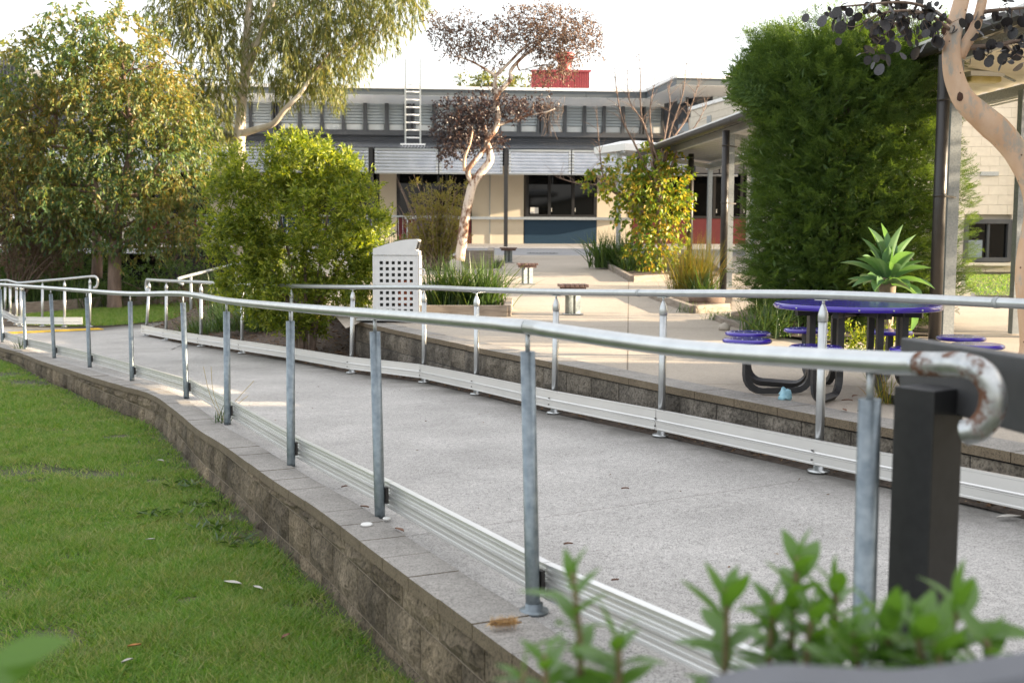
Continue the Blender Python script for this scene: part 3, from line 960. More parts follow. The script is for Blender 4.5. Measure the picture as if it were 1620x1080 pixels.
# upper storey
uz0 = roof_b - .5
soff = fp_(700, 158.8, Y_WALL).z
uz_w0, uz_w1 = fp_(700, 212.5, Y_WALL).z, soff
def corr_wall(x0, x1, z0, z1, waves):
    p, q = fp_(x0, 220, Y_WALL), fp_(x1, 220, Y_WALL)
    mb = MB(); corrug(mb, p, q, z0, z1, waves, .018)
    return mb.build('cladding', charcoal_clad, mbld, fix=False)
for x0, x1 in ((60, 240), (240, 420), (420, 600), (600, 780), (780, 960), (960, 1052)): corr_wall(x0, x1 - .3, uz0, uz_w0 + .02, 9)
p, q = fp_(50, 200, Y_WALL + .35), fp_(1060, 200, Y_WALL + .35)
c = p.lerp(q, .5); c.z = (uz0 + soff) / 2
mb = MB(); mb.box(c, ((q - p).length, .3, soff - uz0 + .5), M=MBX); mb.build('upper_wall', frame_grey, mbld)
wins = [(118, 147), (152, 182), (187, 217), (222, 252), (257, 287), (292, 322), (330, 359), (364, 394), (399, 430), (443, 472), (477, 507), (512, 541), (546, 575), (581, 609), (615, 639), (656, 684), (690, 718), (724, 752), (758, 786), (792, 819), (824, 850), (870, 891), (896, 922), (927, 953), (958, 983), (988, 1013), (1021, 1046)]
zt, zb = uz_w1 - .13, uz_w0 + .12
for x0, x1 in wins:
    a, b = fp_(x0, 190, Y_WALL), fp_(x1, 190, Y_WALL)
    w = (b - a).length; c = a.lerp(b, .5)
    mb = MB()
    fw = .07
    for s in (-1, 1): mb.box(Vector((c.x, c.y, (zt + zb) / 2)) + UB * s * (w / 2 + fw / 2), (fw, .16, zt - zb + .2), M=MBX)
    mb.box(Vector((c.x, c.y, zt + .05)), (w, .15, .1), M=MBX); mb.box(Vector((c.x, c.y, zb - .05)), (w, .15, .1), M=MBX)
    win = mb.build('window', frame_grey, mbld)
    mb = MB(); mb.box(Vector((c.x, c.y, (zt + zb) / 2)) + VB * .14, (w, .01, zt - zb), M=MBX); mb.build('pane', glass_louvre, win)
    hb = zb + (zt - zb) * .24
    mb = MB(); mb.box(Vector((c.x, c.y, (hb + zb) / 2)) + VB * .12, (w * random.uniform(.8, .97), .01, (hb - zb) * .92), M=MBX); mb.build('daylight_board', daylight_mat, win)  # white board stands in for daylight showing through the lower quarter
    mb = MB()
    for k in range(7):
        hh = (zt - hb) / 7
        z = zt - hh * (k + .5)
        mb.box(Vector((c.x, c.y, z)) + VB * .04, (w, .012, hh * .80), M=MBX @ Matrix.Rotation(R(-20), 3, 'X'))
    mb.build('louvre_blades', glass_louvre, win, kind='stuff')
# wide mullions between window groups
for x0, x1 in ((432, 441), (641, 654), (852, 868), (1048, 1056)):
    mb = MB(); a, b = fp_(x0, 190, Y_WALL), fp_(x1, 190, Y_WALL); c = a.lerp(b, .5)
    mb.box(Vector((c.x, c.y, (zt + zb) / 2)), ((b - a).length - .16, .10, zt - zb + .25), M=MBX); mb.build('mullion', frame_grey, mbld)
p, q = fp_(60, 214, Y_WALL), fp_(1053, 214, Y_WALL); c = p.lerp(q, .5)
mb = MB(); mb.box(Vector((c.x, c.y, uz_w0)) - VB * .02, ((q - p).length, .22, .12), M=MBX); mb.build('window_sill', frame_grey, mbld)
# roof edge and eaves
ez = soff
eA = fp_(1022, 150, Y_EAVE); ex0 = fp_(40, 150, Y_EAVE)
yB = 36.6
eB = at(1070, 140, yB); eC = at(1300, 142, yB + .6)
eave = [Vector((p.x, p.y, ez)) for p in (ex0, eA, eB, eC)]
inner_w = [fp_(40, 158, Y_WALL + .3), fp_(1058, 158, Y_WALL + .3), at(1105, 150, 38.2), at(1320, 150, 39.0)]
inn2 = [Vector((p.x, p.y, ez)) for p in inner_w]
for i in range(3):
    u0, u1 = eave[i], eave[i + 1]
    tt = (u1 - u0).normalized(); nrm = Vector((tt.y, -tt.x, 0))
    segs = max(1, int((u1 - u0).length / 2.15))
    for k in range(segs):
        g0, g1 = u0 + tt * ((u1 - u0).length * k / segs + .006), u0 + tt * ((u1 - u0).length * (k + 1) / segs - .006)
        mb = MB(); mb.prism([g0, g1, g1 - nrm * .05, g0 - nrm * .05], .21); mb.build('eave_fascia', eave_grey, mbld)
        w0, w1 = inn2[i].lerp(inn2[i + 1], k / segs), inn2[i].lerp(inn2[i + 1], (k + 1) / segs)
        mb = MB(); mb.prism([g0 - nrm * .01 , g1 - nrm * .01, w1 - Vector((0, 0, .17)), w0 - Vector((0, 0, .17))], .012, (0, 0, -1)); mb.build('soffit_sheet', white_paint, mbld)
    mb = MB(); mb.prism([Vector((p.x, p.y, ez + .213)) for p in (u0 + nrm * .06, u1 + nrm * .06, u1 - nrm * .4, u0 - nrm * .4)], .10); mb.build('roof_trim', white_paint, mbld)
mb = MB(); mb.prism([Vector((p.x, p.y, ez + .20)) for p in (eave[0], eave[1], eave[2], eave[3], eave[3] + VB * 16, eave[0] + VB * 14)], .1); mb.build('roof', zinc, mbld)
# right wing walls
for i, (p0, p1) in enumerate(((at(1050, 190, 40.6), at(1101, 190, 38.3)), (at(1101, 190, 38.25), at(1330, 190, 39.0)))):
    k = 4 if i == 0 else 6
    for j in range(k):
        a, b = p0.lerp(p1, j / k + .004), p0.lerp(p1, (j + 1) / k - .004)
        t = (b - a); t.z = 0; nrm = Vector((-t.normalized().y, t.normalized().x, 0))
        mb = MB(); mb.prism([Vector((q.x, q.y, roof_b - 1.2)) for q in (a, b, b + nrm * .2, a + nrm * .2)], ez - roof_b + 1.19); mb.build('wing_panel', charcoal_clad, mbld)
for x0, x1, ya, yb, yy in ((1073, 1094, 195, 214, 0), (1072, 1086, 156, 168, 0), (1127, 1160, 150, 168, 1)):
    if yy == 0: a, b = at(x0, (ya + yb) / 2, 39.56), at(x1, (ya + yb) / 2, 38.6)
    else: a, b = at(x0, (ya + yb) / 2, 38.22), at(x1, (ya + yb) / 2, 38.25)
    a = a - Vector((.03, .06, 0)); b = b - Vector((.03, .06, 0))
    z0, z1 = at(x0, yb, a.y).z, at(x0, ya, a.y).z
    t = (b - a); t.z = 0; nrm = Vector((-t.normalized().y, t.normalized().x, 0))
    mb = MB(); mb.prism([Vector((q.x, q.y, z0)) for q in (a, b, b + nrm * .1, a + nrm * .1)], z1 - z0); w = mb.build('window', frame_grey, mbld)
    mb = MB(); mb.prism([Vector((q.x, q.y, z0 + .06)) - nrm * .006 for q in (a.lerp(b, .06), b.lerp(a, .06), b.lerp(a, .06) + nrm * .01, a.lerp(b, .06) + nrm * .01)], z1 - z0 - .12); mb.build('pane', glass_louvre, w)
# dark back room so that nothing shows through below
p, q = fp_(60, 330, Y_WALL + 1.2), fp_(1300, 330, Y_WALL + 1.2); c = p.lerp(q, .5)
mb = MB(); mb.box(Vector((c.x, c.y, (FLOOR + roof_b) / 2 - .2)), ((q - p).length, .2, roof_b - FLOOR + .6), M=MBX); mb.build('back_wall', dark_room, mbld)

# roof access ladder
lp0 = fp_(652, 229, 38.9)
lad = thing('roof_ladder', lp0, 'pale aluminium access ladder rising from the verandah roof past the eave', 'ladder')
A0, A1 = fp_(641.5, 228.5, 38.9), fp_(665, 228.5, 38.9)
ztop = fp_(652, 93, 38.9).z
for p in (A0, A1):
    mb = MB(); mb.box(Vector((p.x, p.y, (p.z + ztop) / 2)), (.055, .075, ztop - p.z), M=MBX); mb.build('stile', galv, lad)
for py in (134, 145.5, 158, 170, 181.8, 194, 206, 218):
    z = fp_(652, py, 38.9).z
    mb = MB(); mb.tube([Vector((A0.x, A0.y, z)), Vector((A1.x, A1.y, z))], .026, 8); mb.build('rung', white_paint, lad)
mb = MB(); c = A0.lerp(A1, .5); mb.box(c, (.86, .12, .05), M=MBX); mb.build('foot_plate', white_paint, lad)
# red sheet enclosure on the roof
b0 = at(886, 142, 47.0)
rb = thing('rooftop_enclosure', b0, 'red corrugated enclosure standing on the roof', 'enclosure')
x0, x1 = at(841, 128, 47).x, at(933, 128, 47).x
zt_, zb_ = at(886, 113.5, 47).z, at(886, 143, 47).z
npan = 4
for k in range(npan):
    a, b = x0 + (x1 - x0) * k / npan, x0 + (x1 - x0) * (k + 1) / npan - .02
    rows = [[], []]
    for i in range(6 * 8 + 1):
        xx = a + (b - a) * i / 48
        o = .03 if (i % 8) in (0, 1, 2) else 0
        for rr, z in zip(rows, (zb_ - .5, zt_)): rr.append(Vector((xx, 47 - o, z)))
    mb = MB(); mb.grid(rows); mb.build('sheet_panel', red_clad, rb, fix=False)
mb = MB(); mb.box(Vector(((x0 + x1) / 2, 48.5, (zt_ + zb_) / 2 - .05)), (x1 - x0 - .02, 2.9, zt_ - zb_ + .1)); mb.build('enclosure_body', red_clad, rb)
mb = MB(); mb.box(Vector(((x0 + x1) / 2, 46.96, zt_ + .02)), (x1 - x0 + .1, .12, .08)); mb.build('top_trim', red_clad, rb)
v0 = at(893, 112, 48.5)
vt = thing('roof_vent', v0, 'round red vent pipe behind the red rooftop enclosure', 'vent')
mb = MB(); mb.tube([v0 - Vector((0, 0, .6)), v0 + Vector((0, 0, .62))], .30, 16); mb.build('vent_pipe', red_clad, vt)
mb = MB(); mb.tube([v0 + Vector((0, 0, .5)), v0 + Vector((0, 0, .74))], .40, 16); mb.build('vent_cap', red_clad, vt)

# ================================================================== RIGHT BUILDING, UPPER SIDE WALL AND FRONT WALL
Y_RB = 23.3
rbx0 = 8.35
rbl = thing('block_building', (rbx0 + 3, Y_RB, z_court(0, Y_RB)), 'cream concrete block building with a dark framed window beyond the gum trunk', 'building')
ztop = E + 4.08
zbase = at(1560, 430, Y_RB).z
side_back = Vector((5.55, 34.4, 0))
# solid core
corner = Vector((rbx0, Y_RB + .1, 0))
mid_ = Vector((rbx0, Y_RB, 0)) + (side_back - Vector((rbx0, Y_RB, 0))) * .66
mb = MB(); mb.prism([Vector((p[0], p[1], zbase - .3)) for p in ((rbx0 + .02, Y_RB + .12), (22, Y_RB + .12), (22, 36), (mid_.x + 3, 36), (mid_.x + .03, mid_.y))], E + 2.6 - zbase + .3)
mb.prism([Vector((p[0], p[1], E + 2.605)) for p in ((rbx0 + .02, Y_RB + .12), (22, Y_RB + .12), (22, 36), (side_back.x + .1, 36), (side_back.x + .1, side_back.y))], ztop - E - 2.66)
mb.build('wall_core', cream_mortar, rbl)
cl, chh = .40, .2
wx0, wx1 = at(1524, 380, Y_RB).x, at(1599.5, 380, Y_RB).x
wz1, wz0 = at(1560, 347, Y_RB).z, at(1560, 414, Y_RB).z
nrow = int((ztop - zbase) / chh) + 1
for r_ in range(nrow):
    z0 = zbase + r_ * chh; z1 = min(z0 + chh, ztop) - .004
    x = rbx0 - (cl / 2 if r_ % 2 else 0)
    while x < 11.9:
        a, b = max(x, rbx0), x + cl - .004
        x += cl
        if b - a < .05: continue
        if z1 > wz0 + .03 and z0 < wz1 - .03:
            if a >= wx0 - .02 and b <= wx1 + .02: continue
            if a < wx0 < b: b = wx0
            if a < wx1 < b: a = wx1
            if b - a < .04: continue
        mb = MB(); mb.box(Vector(((a + b) / 2, Y_RB + .06, (z0 + z1) / 2)), (b - a, .12, z1 - z0)); mb.build('block', cream_block, rbl)
mb = MB(); mb.box(Vector((17, Y_RB + .06, (zbase + ztop) / 2)), (10.1, .12, ztop - zbase)); mb.build('front_wall', cream_block, rbl)
# side wall blocks (upper part is what shows)
t = (side_back - Vector((rbx0, Y_RB, 0))); sl = t.length; t.normalize(); nl = Vector((-t.y, t.x, 0))
rzs = math.atan2(t.y, t.x)
for r_ in range(nrow):
    z0 = zbase + r_ * chh; z1 = min(z0 + chh, ztop) - .007
    if z0 < E + 2.6: continue
    s_ = 3.4 - (cl / 2 if r_ % 2 else 0)
    while s_ < sl:
        e_ = min(s_ + cl - .007, sl)
        c = Vector((rbx0, Y_RB, 0)) + t * ((s_ + e_) / 2) + nl * .05; c.z = (z0 + z1) / 2
        mb = MB(); mb.box(c, (e_ - s_, .12, z1 - z0), rzs); mb.build('block', cream_block, rbl)
        s_ += cl
c = Vector((rbx0, Y_RB, 0)) + t * sl * .33 + nl * .02; c.z = (zbase + E + 2.6) / 2
mb = MB(); mb.box(c, (sl * .66, .12, E + 2.6 - zbase), rzs); mb.build('side_wall', cream_block, rbl)
c = Vector((rbx0, Y_RB, 0)) + t * sl * .5 + nl * .02; c.z = ztop + .05; mb = MB(); mb.box(c + nl * .02, (sl + .2, .2, .1), rzs); mb.build('parapet_cap', white_paint, rbl)
mb = MB(); mb.box(Vector((14.5, Y_RB + .04, ztop + .05)), (12.4, .2, .1)); mb.build('parapet_cap', white_paint, rbl)
v = Vector((rbx0, Y_RB, 0)) + t * (sl - 1.4) + nl * .12; v.z = at(1125, 189, v.y).z
mb = MB(); mb.box(v, (.3, .03, .2), rzs); mb.build('wall_vent', galv_dull, rbl)
v = at(1565, 275, Y_RB)
mb = MB(); mb.box(v - Vector((0, .01, 0)), (.38, .04, .085)); mb.build('wall_vent', galv_dull, rbl)
# window
wc = Vector(((wx0 + wx1) / 2, Y_RB, (wz0 + wz1) / 2)); ww, wh = wx1 - wx0, wz1 - wz0
mb = MB()
for s in (-1, 1):
    mb.box(wc + Vector((s * (ww / 2 - .045), .02, 0)), (.09, .14, wh)); mb.box(wc + Vector((0, .02, s * (wh / 2 - .045))), (ww - .18, .14, .09))
mb.box(wc + Vector((.02, .03, 0)), (.05, .08, wh - .18))
win = mb.build('window', frame_grey, rbl)
mb = MB(); mb.box(wc + Vector((-ww / 4, .06, 0)), (ww / 2, .012, wh - .16)); mb.build('pane', glass_dark, win)
mb = MB(); mb.box(wc + Vector((ww / 4, .05, 0)), (ww / 2, .012, wh - .16)); mb.build('pane', glass_dark, win)
mb = MB(); mb.box(wc + Vector((-ww / 4, .045, -wh * .2)), (ww / 2 - .16, .006, wh * .42)); mb.build('frosted_film', simple('frosted_film', (.26, .30, .34), (.30, .34, .38), .3), win)
mb = MB(); mb.box(wc + Vector((0, -.08, -wh / 2 - .05)), (ww + .06, .2, .06)); mb.build('sill', cream_block, win)
dp = at(1613, 300, Y_RB - .12)
mb = MB(); mb.box(Vector((dp.x, dp.y, (zbase + ztop) / 2)), (.09, .09, ztop - zbase)); mb.build('downpipe', galv_dull, rbl)
# grass and path at its foot
mb = MB(); mb.grid([[Vector((x, y, z_court(x, y) + .012)) for x in (at(1528, 428, y).x if y > 20 else at(1545, 440, y).x, 13, 22)] for y in (Y_RB + .02, 20.5, 18.8, 17.6)])
tag(mb.build('lawn_patch', lawn_soil), kind='structure')

# ================================================================== COVERED WALKWAY
WD = Vector((-.107, 1, 0)).normalized()
def wl(Y): return 5.80 - .107 * Y          # left row of posts
def wr(Y): return 6.98 - .107 * Y          # right row
ZL, ZR = E + 1.93, E + 1.72
ww_ = thing('covered_walkway', (wl(19), 19, z_court(0, 19)), 'covered walkway of galvanised posts under a sloping sheet roof with dark downpipes', 'covered walkway')
rzw = math.atan2(WD.y, WD.x) - math.pi / 2
for Y in (3.8, 11.6, 19.2, 23.9):
    zb = z_court(0, Y)
    mb = MB()
    # galvanised channel section, open side to the right
    w_ = .12 if Y < 15 else .10
    prof = [(-w_ / 2, -w_ / 2), (w_ / 2, -w_ / 2), (w_ / 2, -w_ / 2 + .012), (-w_ / 2 + .012, -w_ / 2 + .012), (-w_ / 2 + .012, w_ / 2 - .012), (w_ / 2, w_ / 2 - .012), (w_ / 2, w_ / 2), (-w_ / 2, w_ / 2)]
    base = Vector((wl(Y), Y, zb))
    Mz = Matrix.Rotation(rzw, 3, 'Z')
    mb.prism([base + Mz @ Vector((a, b, 0)) for a, b in prof], ZL - .04 - zb)
    mb.build('post', walk_steel, ww_)
for Y in (12.1, 19.6, 24.6):
    zb = z_court(0, Y)
    x_ = wr(Y) if Y > 15 else at(1606, 480, Y).x
    mb = MB(); mb.box(Vector((x_, Y, (zb + ZR) / 2 - .02)), (.09, .09, ZR - zb - .06), rzw); mb.build('post', walk_steel, ww_)
for Y, px in ((11.2, 1484), (18.6, 1145), (23.4, 1091)):
    zb = z_court(0, Y)
    x_ = at(px, 385, Y).x
    mb = MB(); mb.tube([Vector((x_, Y, zb)), Vector((x_, Y, ZL - .05))], .062, 16); dpp = mb.build('downpipe', dark_pipe, ww_)
    mb = MB()
    for z in (zb + .35, zb + 1.45, zb + 2.4): mb.tube([Vector((x_, Y, z)), Vector((x_, Y, z + .03))], .066, 16); mb.bar(Vector((x_, Y, z + .015)), Vector((wl(Y) - .02, Y + .35, z + .015)), .02, .02)
    mb.build('pipe_brackets', dark_pipe, dpp, kind='stuff')
# roof: sheets with ribs, from just ahead of the camera line to the building
y_s = [3.0, 7.0, 11.0, 15.0, 18.0, 21.5, 25.0]
for ya, yb in zip(y_s, y_s[1:]):
    m_ = 44
    rows = [[], []]
    for i in range(m_ + 1):
        Y = ya + (yb - ya) * i / m_ - (.0 if i < m_ else .004)
        o = .02 if i % 4 in (0, 1) else 0
        rows[0].append(Vector((wl(Y) - .28, Y, ZL + .10 + o))); rows[1].append(Vector((wr(Y) + .16, Y, ZR + .10 + o)))
    mb = MB(); mb.grid(rows); mb.build('roof_sheet', soffit_mat if ya < 14 else galv_dull, ww_, fix=False)
    def lr(f, d, z): return [Vector((f(Y) + d, Y, z)) for Y in (ya, yb - .006)]
    a, b = lr(wl, -.03, ZL); mb = MB(); mb.bar(a, b, .07, .12); mb.build('edge_beam', galv_dull, ww_)
    a, b = lr(wr, .05, ZR); mb = MB(); mb.bar(a, b, .07, .13); mb.build('edge_beam', galv_dull, ww_)
    a, b = lr(wl, -.33, ZL + .05)
    mb = MB()
    gp = [(-.06, .06), (-.06, .0), (-.045, -.035), (0, -.055), (.045, -.035), (.06, 0), (.06, .06), (.05, .06), (.05, 0), (0, -.04), (-.05, 0), (-.05, .06)]
    mb.extrude(gp, [a, b], side2([a, b])); mb.build('gutter', dark_pipe, ww_)
    mb = MB(); mb.bar(a + Vector((.02, 0, .085)), b + Vector((.02, 0, .085)), .10, .03); mb.build('roof_edge', white_paint, ww_)
for Y in (19.6, 24.6):
    mb = MB(); mb.bar(Vector((wl(Y), Y, ZL - .02)), Vector((wr(Y), Y, ZR - .02)), .05, .09); mb.build('cross_beam', galv_dull, ww_)
mb = MB(); mb.tube([Vector((wr(Y) - .02 , Y, ZR - .075)) for Y in (4, 16, 24.5)], .014, 8); mb.tube([Vector((wr(Y) - .02, Y, ZR - .105)) for Y in (4, 16, 24.5)], .012, 8); mb.build('conduits', white_paint, ww_, kind='stuff')
# batten light on the soffit
LY = 12.4
lx = at(1556, 122, LY)
zs = ZL + (ZR - ZL) * (lx.x - wl(LY)) / (wr(LY) - wl(LY)) + .10
lt_ = thing('walkway_light', (lx.x, LY, zs), 'grimy yellowed bulkhead light under the walkway roof', 'light fitting')
mb = MB(); mb.box(Vector((lx.x, LY, zs - .03)), (.40, .17, .05), R(8)); mb.build('light_base', white_paint, lt_)
mb = MB(); mb.box(Vector((lx.x, LY, zs - .085)), (.37, .14, .07), R(8)); mb.build('diffuser', simple('aged_diffuser', (.50, .40, .12), (.62, .53, .26), .4, 0, 12), lt_, bevel=.025)
mb = MB(); mb.tube([Vector((lx.x + .19, LY, zs - .03)), Vector((lx.x + .35, LY, zs - .10))], .014, 8); mb.build('conduit', galv_dull, lt_)

# ================================================================== UNSEEN BUILDING ADDED BESIDE THE CAMERA, OUT OF FRAME (put there to shade the ramp)
cb = thing('shade_building', (12, 0, z_court(0, 0)), 'unseen cream block building added at the right to shade the ramp', 'building')
mb = MB(); mb.box(Vector((14, -3.0, z_court(0, 0) + 2.1)), (8.0, 23.0, 4.2)); mb.build('wall', cream_block, cb)
mb = MB(); mb.box(Vector((14, -3.0, z_court(0, 0) + 4.35)), (9.0, 24.0, .22)); mb.build('roof', zinc, cb)

# ================================================================== WHITE SHADE SHELTERS
def shelter(px, Y, zt, half, label):
    b = on(px, 385 + 1750 * .001, z_court) if False else at(px, 385, Y)
    base = Vector((b.x, Y, z_court(b.x, Y)))
    o = thing('shade_shelter', base, label, 'shade shelter', 'white shade shelters')
    mb = MB(); mb.box(Vector((b.x, Y, (base.z + zt) / 2)), (.09, .09, zt - base.z), R(20)); mb.build('pole', galv_dull, o)
    Mz = Matrix.Rotation(R(28), 3, 'Z')
    ring = [Mz @ Vector((sx * half, sy * half, 0)) + Vector((b.x + half * .55, Y + .5, 0)) for sx, sy in ((-1, -1), (1, -1), (1, 1), (-1, 1))]
    c = Vector((b.x + half * .55, Y + .5, 0))
    V = [Vector((p.x, p.y, zt)) for p in ring] + [Vector((p.x, p.y, zt + .17)) for p in ring] + [Vector((c.x + (p.x - c.x) * .35, c.y + (p.y - c.y) * .30, zt + .30)) for p in ring]
    mb = MB(); mb.add(V, [(3, 2, 1, 0), (0, 1, 5, 4), (1, 2, 6, 5), (2, 3, 7, 6), (3, 0, 4, 7), (4, 5, 9, 8), (5, 6, 10, 9), (6, 7, 11, 10), (7, 4, 8, 11), (8, 9, 10, 11)])
    mb.build('canopy', white_paint, o)
    mb = MB()
    for p in ring: mb.bar(Vector((b.x, Y, zt - .06)), Vector((p.x, p.y, zt - .03)).lerp(Vector((b.x, Y, zt - .03)), .12), .05, .05)
    mb.build('arms', galv_dull, o, kind='stuff')
shelter(978, 28, at(978, 240, 28).z, .72, 'white square shade shelter on a grey pole before the verandah')
shelter(1190, 30, at(1170, 250, 30).z, .75, 'white square shade shelter glimpsed behind the walkway posts')

# ================================================================== LEFT: BLACK TERRACE WALL AND BALUSTRADE
tz = at(340, 391.5, 31).z
tw = thing('terrace_wall', at(330, 425, 31), 'black block terrace wall below the balustrade', 'retaining wall')
xa, xb = at(257, 400, 31).x, at(440, 400, 31).x
rows_ = [tz - .06 - .2 * (k + 1) for k in range(6)]
mb = MB(); mb.box(Vector(((xa + xb) / 2, 31.35, tz - .75)), (xb - xa - .05, .3, 1.35)); mb.build('wall_core', mortar_dark, tw)
for k, z0 in enumerate(rows_):
    x = xa - (.2 if k % 2 else 0)
    while x < xb:
        a, b = max(x, xa), min(x + .393, xb)
        x += .4
        if b - a < .05: continue
        mb = MB(); mb.box(Vector(((a + b) / 2, 31.12, z0 + .0965)), (b - a, .22, .193)); mb.build('block', black_block, tw)
xl = xa
for k, z0 in enumerate(rows_):
    y = 31.25 + (.2 if k % 2 else 0)
    while y < 35:
        mb = MB(); mb.box(Vector((xl + .11, y + .2, z0 + .0965)), (.215, .393, .193)); mb.build('block', black_block, tw)
        y += .4
mb = MB(); mb.box(Vector(((xa + xb) / 2, 31.2, tz - .03)), (xb - xa + .06, .5, .06)); mb.build('capping', coping_mat, tw)
mb = MB(); mb.box(Vector(((xa + xb) / 2, 36.5, tz - .035)), (xb - xa, 10, .05)); tag(mb.build('terrace', apron_mat), kind='structure')
# further back stretch of the terrace wall, left of the corner
tw2 = thing('terrace_wall', at(180, 410, 35), 'shaded black block terrace wall behind the tree trunks', 'retaining wall')
xa2, xb2 = at(-160, 400, 35).x, at(259, 400, 35).x
mb = MB(); mb.box(Vector(((xa2 + xb2) / 2, 35.3, tz - .75)), (xb2 - xa2, .3, 1.5)); mb.build('wall_core', mortar_dark, tw2)
for k in range(7):
    z0 = tz - .06 - .2 * (k + 1); x = xa2 - (.2 if k % 2 else 0)
    while x < xb2:
        a, b = max(x, xa2), min(x + .393, xb2); x += .4
        if b - a < .05: continue
        mb = MB(); mb.box(Vector(((a + b) / 2, 35.05, z0 + .0965)), (b - a, .22, .193)); mb.build('block', black_block, tw2)
mb = MB(); mb.box(Vector(((xa2 + xb2) / 2, 35.15, tz - .03)), (xb2 - xa2, .5, .06)); mb.build('capping', coping_mat, tw2)
bal = thing('balustrade', at(340, 391, 31.2), 'grey balustrade of upright bars above the black terrace wall', 'balustrade')
zt = at(340, 340.5, 31.2).z
xr = at(720, 343, 31.2).x
mb = MB(); mb.bar(Vector((xa, 31.2, zt)), Vector((xr, 31.5, zt)), .045, .045); mb.build('top_rail', galv_dull, bal)
mb = MB(); mb.bar(Vector((xa, 31.2, tz + .08)), Vector((xr, 31.5, tz + .08)), .03, .03); mb.build('bottom_rail', galv_dull, bal)
k = 0
x = xa + .05
while x < xr:
    mb = MB(); r0 = .0075 if k % 9 else .022
    mb.tube([Vector((x, 31.2 + .3 * (x - xa) / (xr - xa), tz)), Vector((x, 31.2 + .3 * (x - xa) / (xr - xa), zt))], r0, 6); mb.build('baluster', galv_dull, bal)
    x += .125; k += 1
# drinking trough on the cream panel
q = fp_(350, 358, Y_WALL - .3)
tr = thing('drinking_trough', q, 'grey steel drinking trough on the cream wall behind the balustrade', 'drinking trough')
mb = MB(); mb.box(q, (.55, .45, .18), M=MBX); mb.build('basin', galv, tr, bevel=.03)
mb = MB(); mb.box(q + VB * .2 + Vector((0, 0, .28)), (.55, .05, .36), M=MBX); mb.build('splashback', galv, tr)
mb = MB(); mb.box(q + VB * .15 - Vector((0, 0, .4)), (.1, .1, .7), M=MBX); mb.build('waste_pipe', galv_dull, tr)
# dark shed far left
q = at(12, 104, 46)
sh = thing('roof_plant_screen', q - Vector((0, 0, .5)), 'dark ribbed plant screen on the roofline at the far left', 'plant screen')
mb = MB(); mb.box(q + Vector((0, 1.5, -3)), (1.5, 3, 6.0)); mb.build('screen_body', frame_grey, sh)
mb = MB()
for k in range(11): mb.box(q + Vector((-.7 + k * .14, -.03, -.2)), (.05, .06, .95))
mb.build('ribs', frame_grey, sh, kind='stuff')
# ================================================================== LITTER BIN
bp = on(629, 503, z_court)
bn = thing('litter_bin', bp, 'pale grey perforated steel bin enclosure with a curved hood', 'bin')
sc = bp.y / F                     # metres per picture pixel at the bin
Mb = Matrix.Rotation(R(1), 3, 'Z')
W_, H_, D_ = 65 * sc, 99 * sc, .56
def bpt(x, y, z): return bp + Mb @ Vector((x, y, z))
hs, pt = 4.9 * sc, 9.25 * sc       # hole size and pitch
cols_, rows_n = 6, 10
x0h = -W_ / 2 + 8.3 * sc; ztop_h = H_ - 8.7 * sc
mb = MB()
xe = [-W_ / 2]
for c in range(cols_): xe += [x0h + c * pt, x0h + c * pt + hs]
xe.append(W_ / 2)
ze = [H_]
for r_ in range(rows_n): ze += [ztop_h - r_ * pt, ztop_h - r_ * pt - hs]
ze.append(.03)
t_ = .004
def cell(i, j, y, flip):
    return [bpt(xe[i], y, ze[j]), bpt(xe[i + 1], y, ze[j]), bpt(xe[i + 1], y, ze[j + 1]), bpt(xe[i], y, ze[j + 1])]
for i in range(len(xe) - 1):
    for j in range(len(ze) - 1):
        hole = i % 2 == 1 and j % 2 == 1
        if not hole:
            mb.add(cell(i, j, -D_ / 2, 0), [(0, 1, 2, 3)]); mb.add(cell(i, j, -D_ / 2 + t_, 0), [(3, 2, 1, 0)])
        else:
            a, b = cell(i, j, -D_ / 2, 0), cell(i, j, -D_ / 2 + t_, 0)
            mb.add(a + b, [(k, (k + 1) % 4, 4 + (k + 1) % 4, 4 + k) for k in range(4)])
mb.build('perforated_panel', bin_paint, bn, fix=False)
mb = MB()
for (x, y, sx, sy) in ((W_ / 2 + .004, 0, .008, D_), (-W_ / 2 - .004, 0, .008, D_), (0, D_ / 2, W_, .008)): mb.box(bpt(x, y, H_ / 2), (sx, sy, H_ - .004), M=Mb)
mb.build('body', bin_paint, bn)
mb = MB()
for s in (-1, 1): mb.box(bpt(s * (W_ / 2 + .01), -D_ / 2 + .02, H_ / 2), (.02, .05, H_), M=Mb)
for s in (-1, 1): mb.box(bpt(W_ / 2 + .022, s * (D_ / 2 - .05), H_ / 2), (.02, .05, H_), M=Mb)
mb.build('corner_frame', bin_paint, bn)
mb = MB(); mb.box(bpt(0, .02, H_ * .46), (W_ * .8, D_ * .78, H_ * .86), M=Mb); mb.build('inner_bin', simple('inner_bin', (.012, .016, .014), (.02, .024, .02), .5), bn)
mb = MB(); mb.box(bpt(.11, -D_ * .375, H_ * .42), (.16, .01, .30), M=Mb); mb.build('sticker', simple('orange_sticker', (.5, .12, .03), (.4, .09, .02), .5), bn)
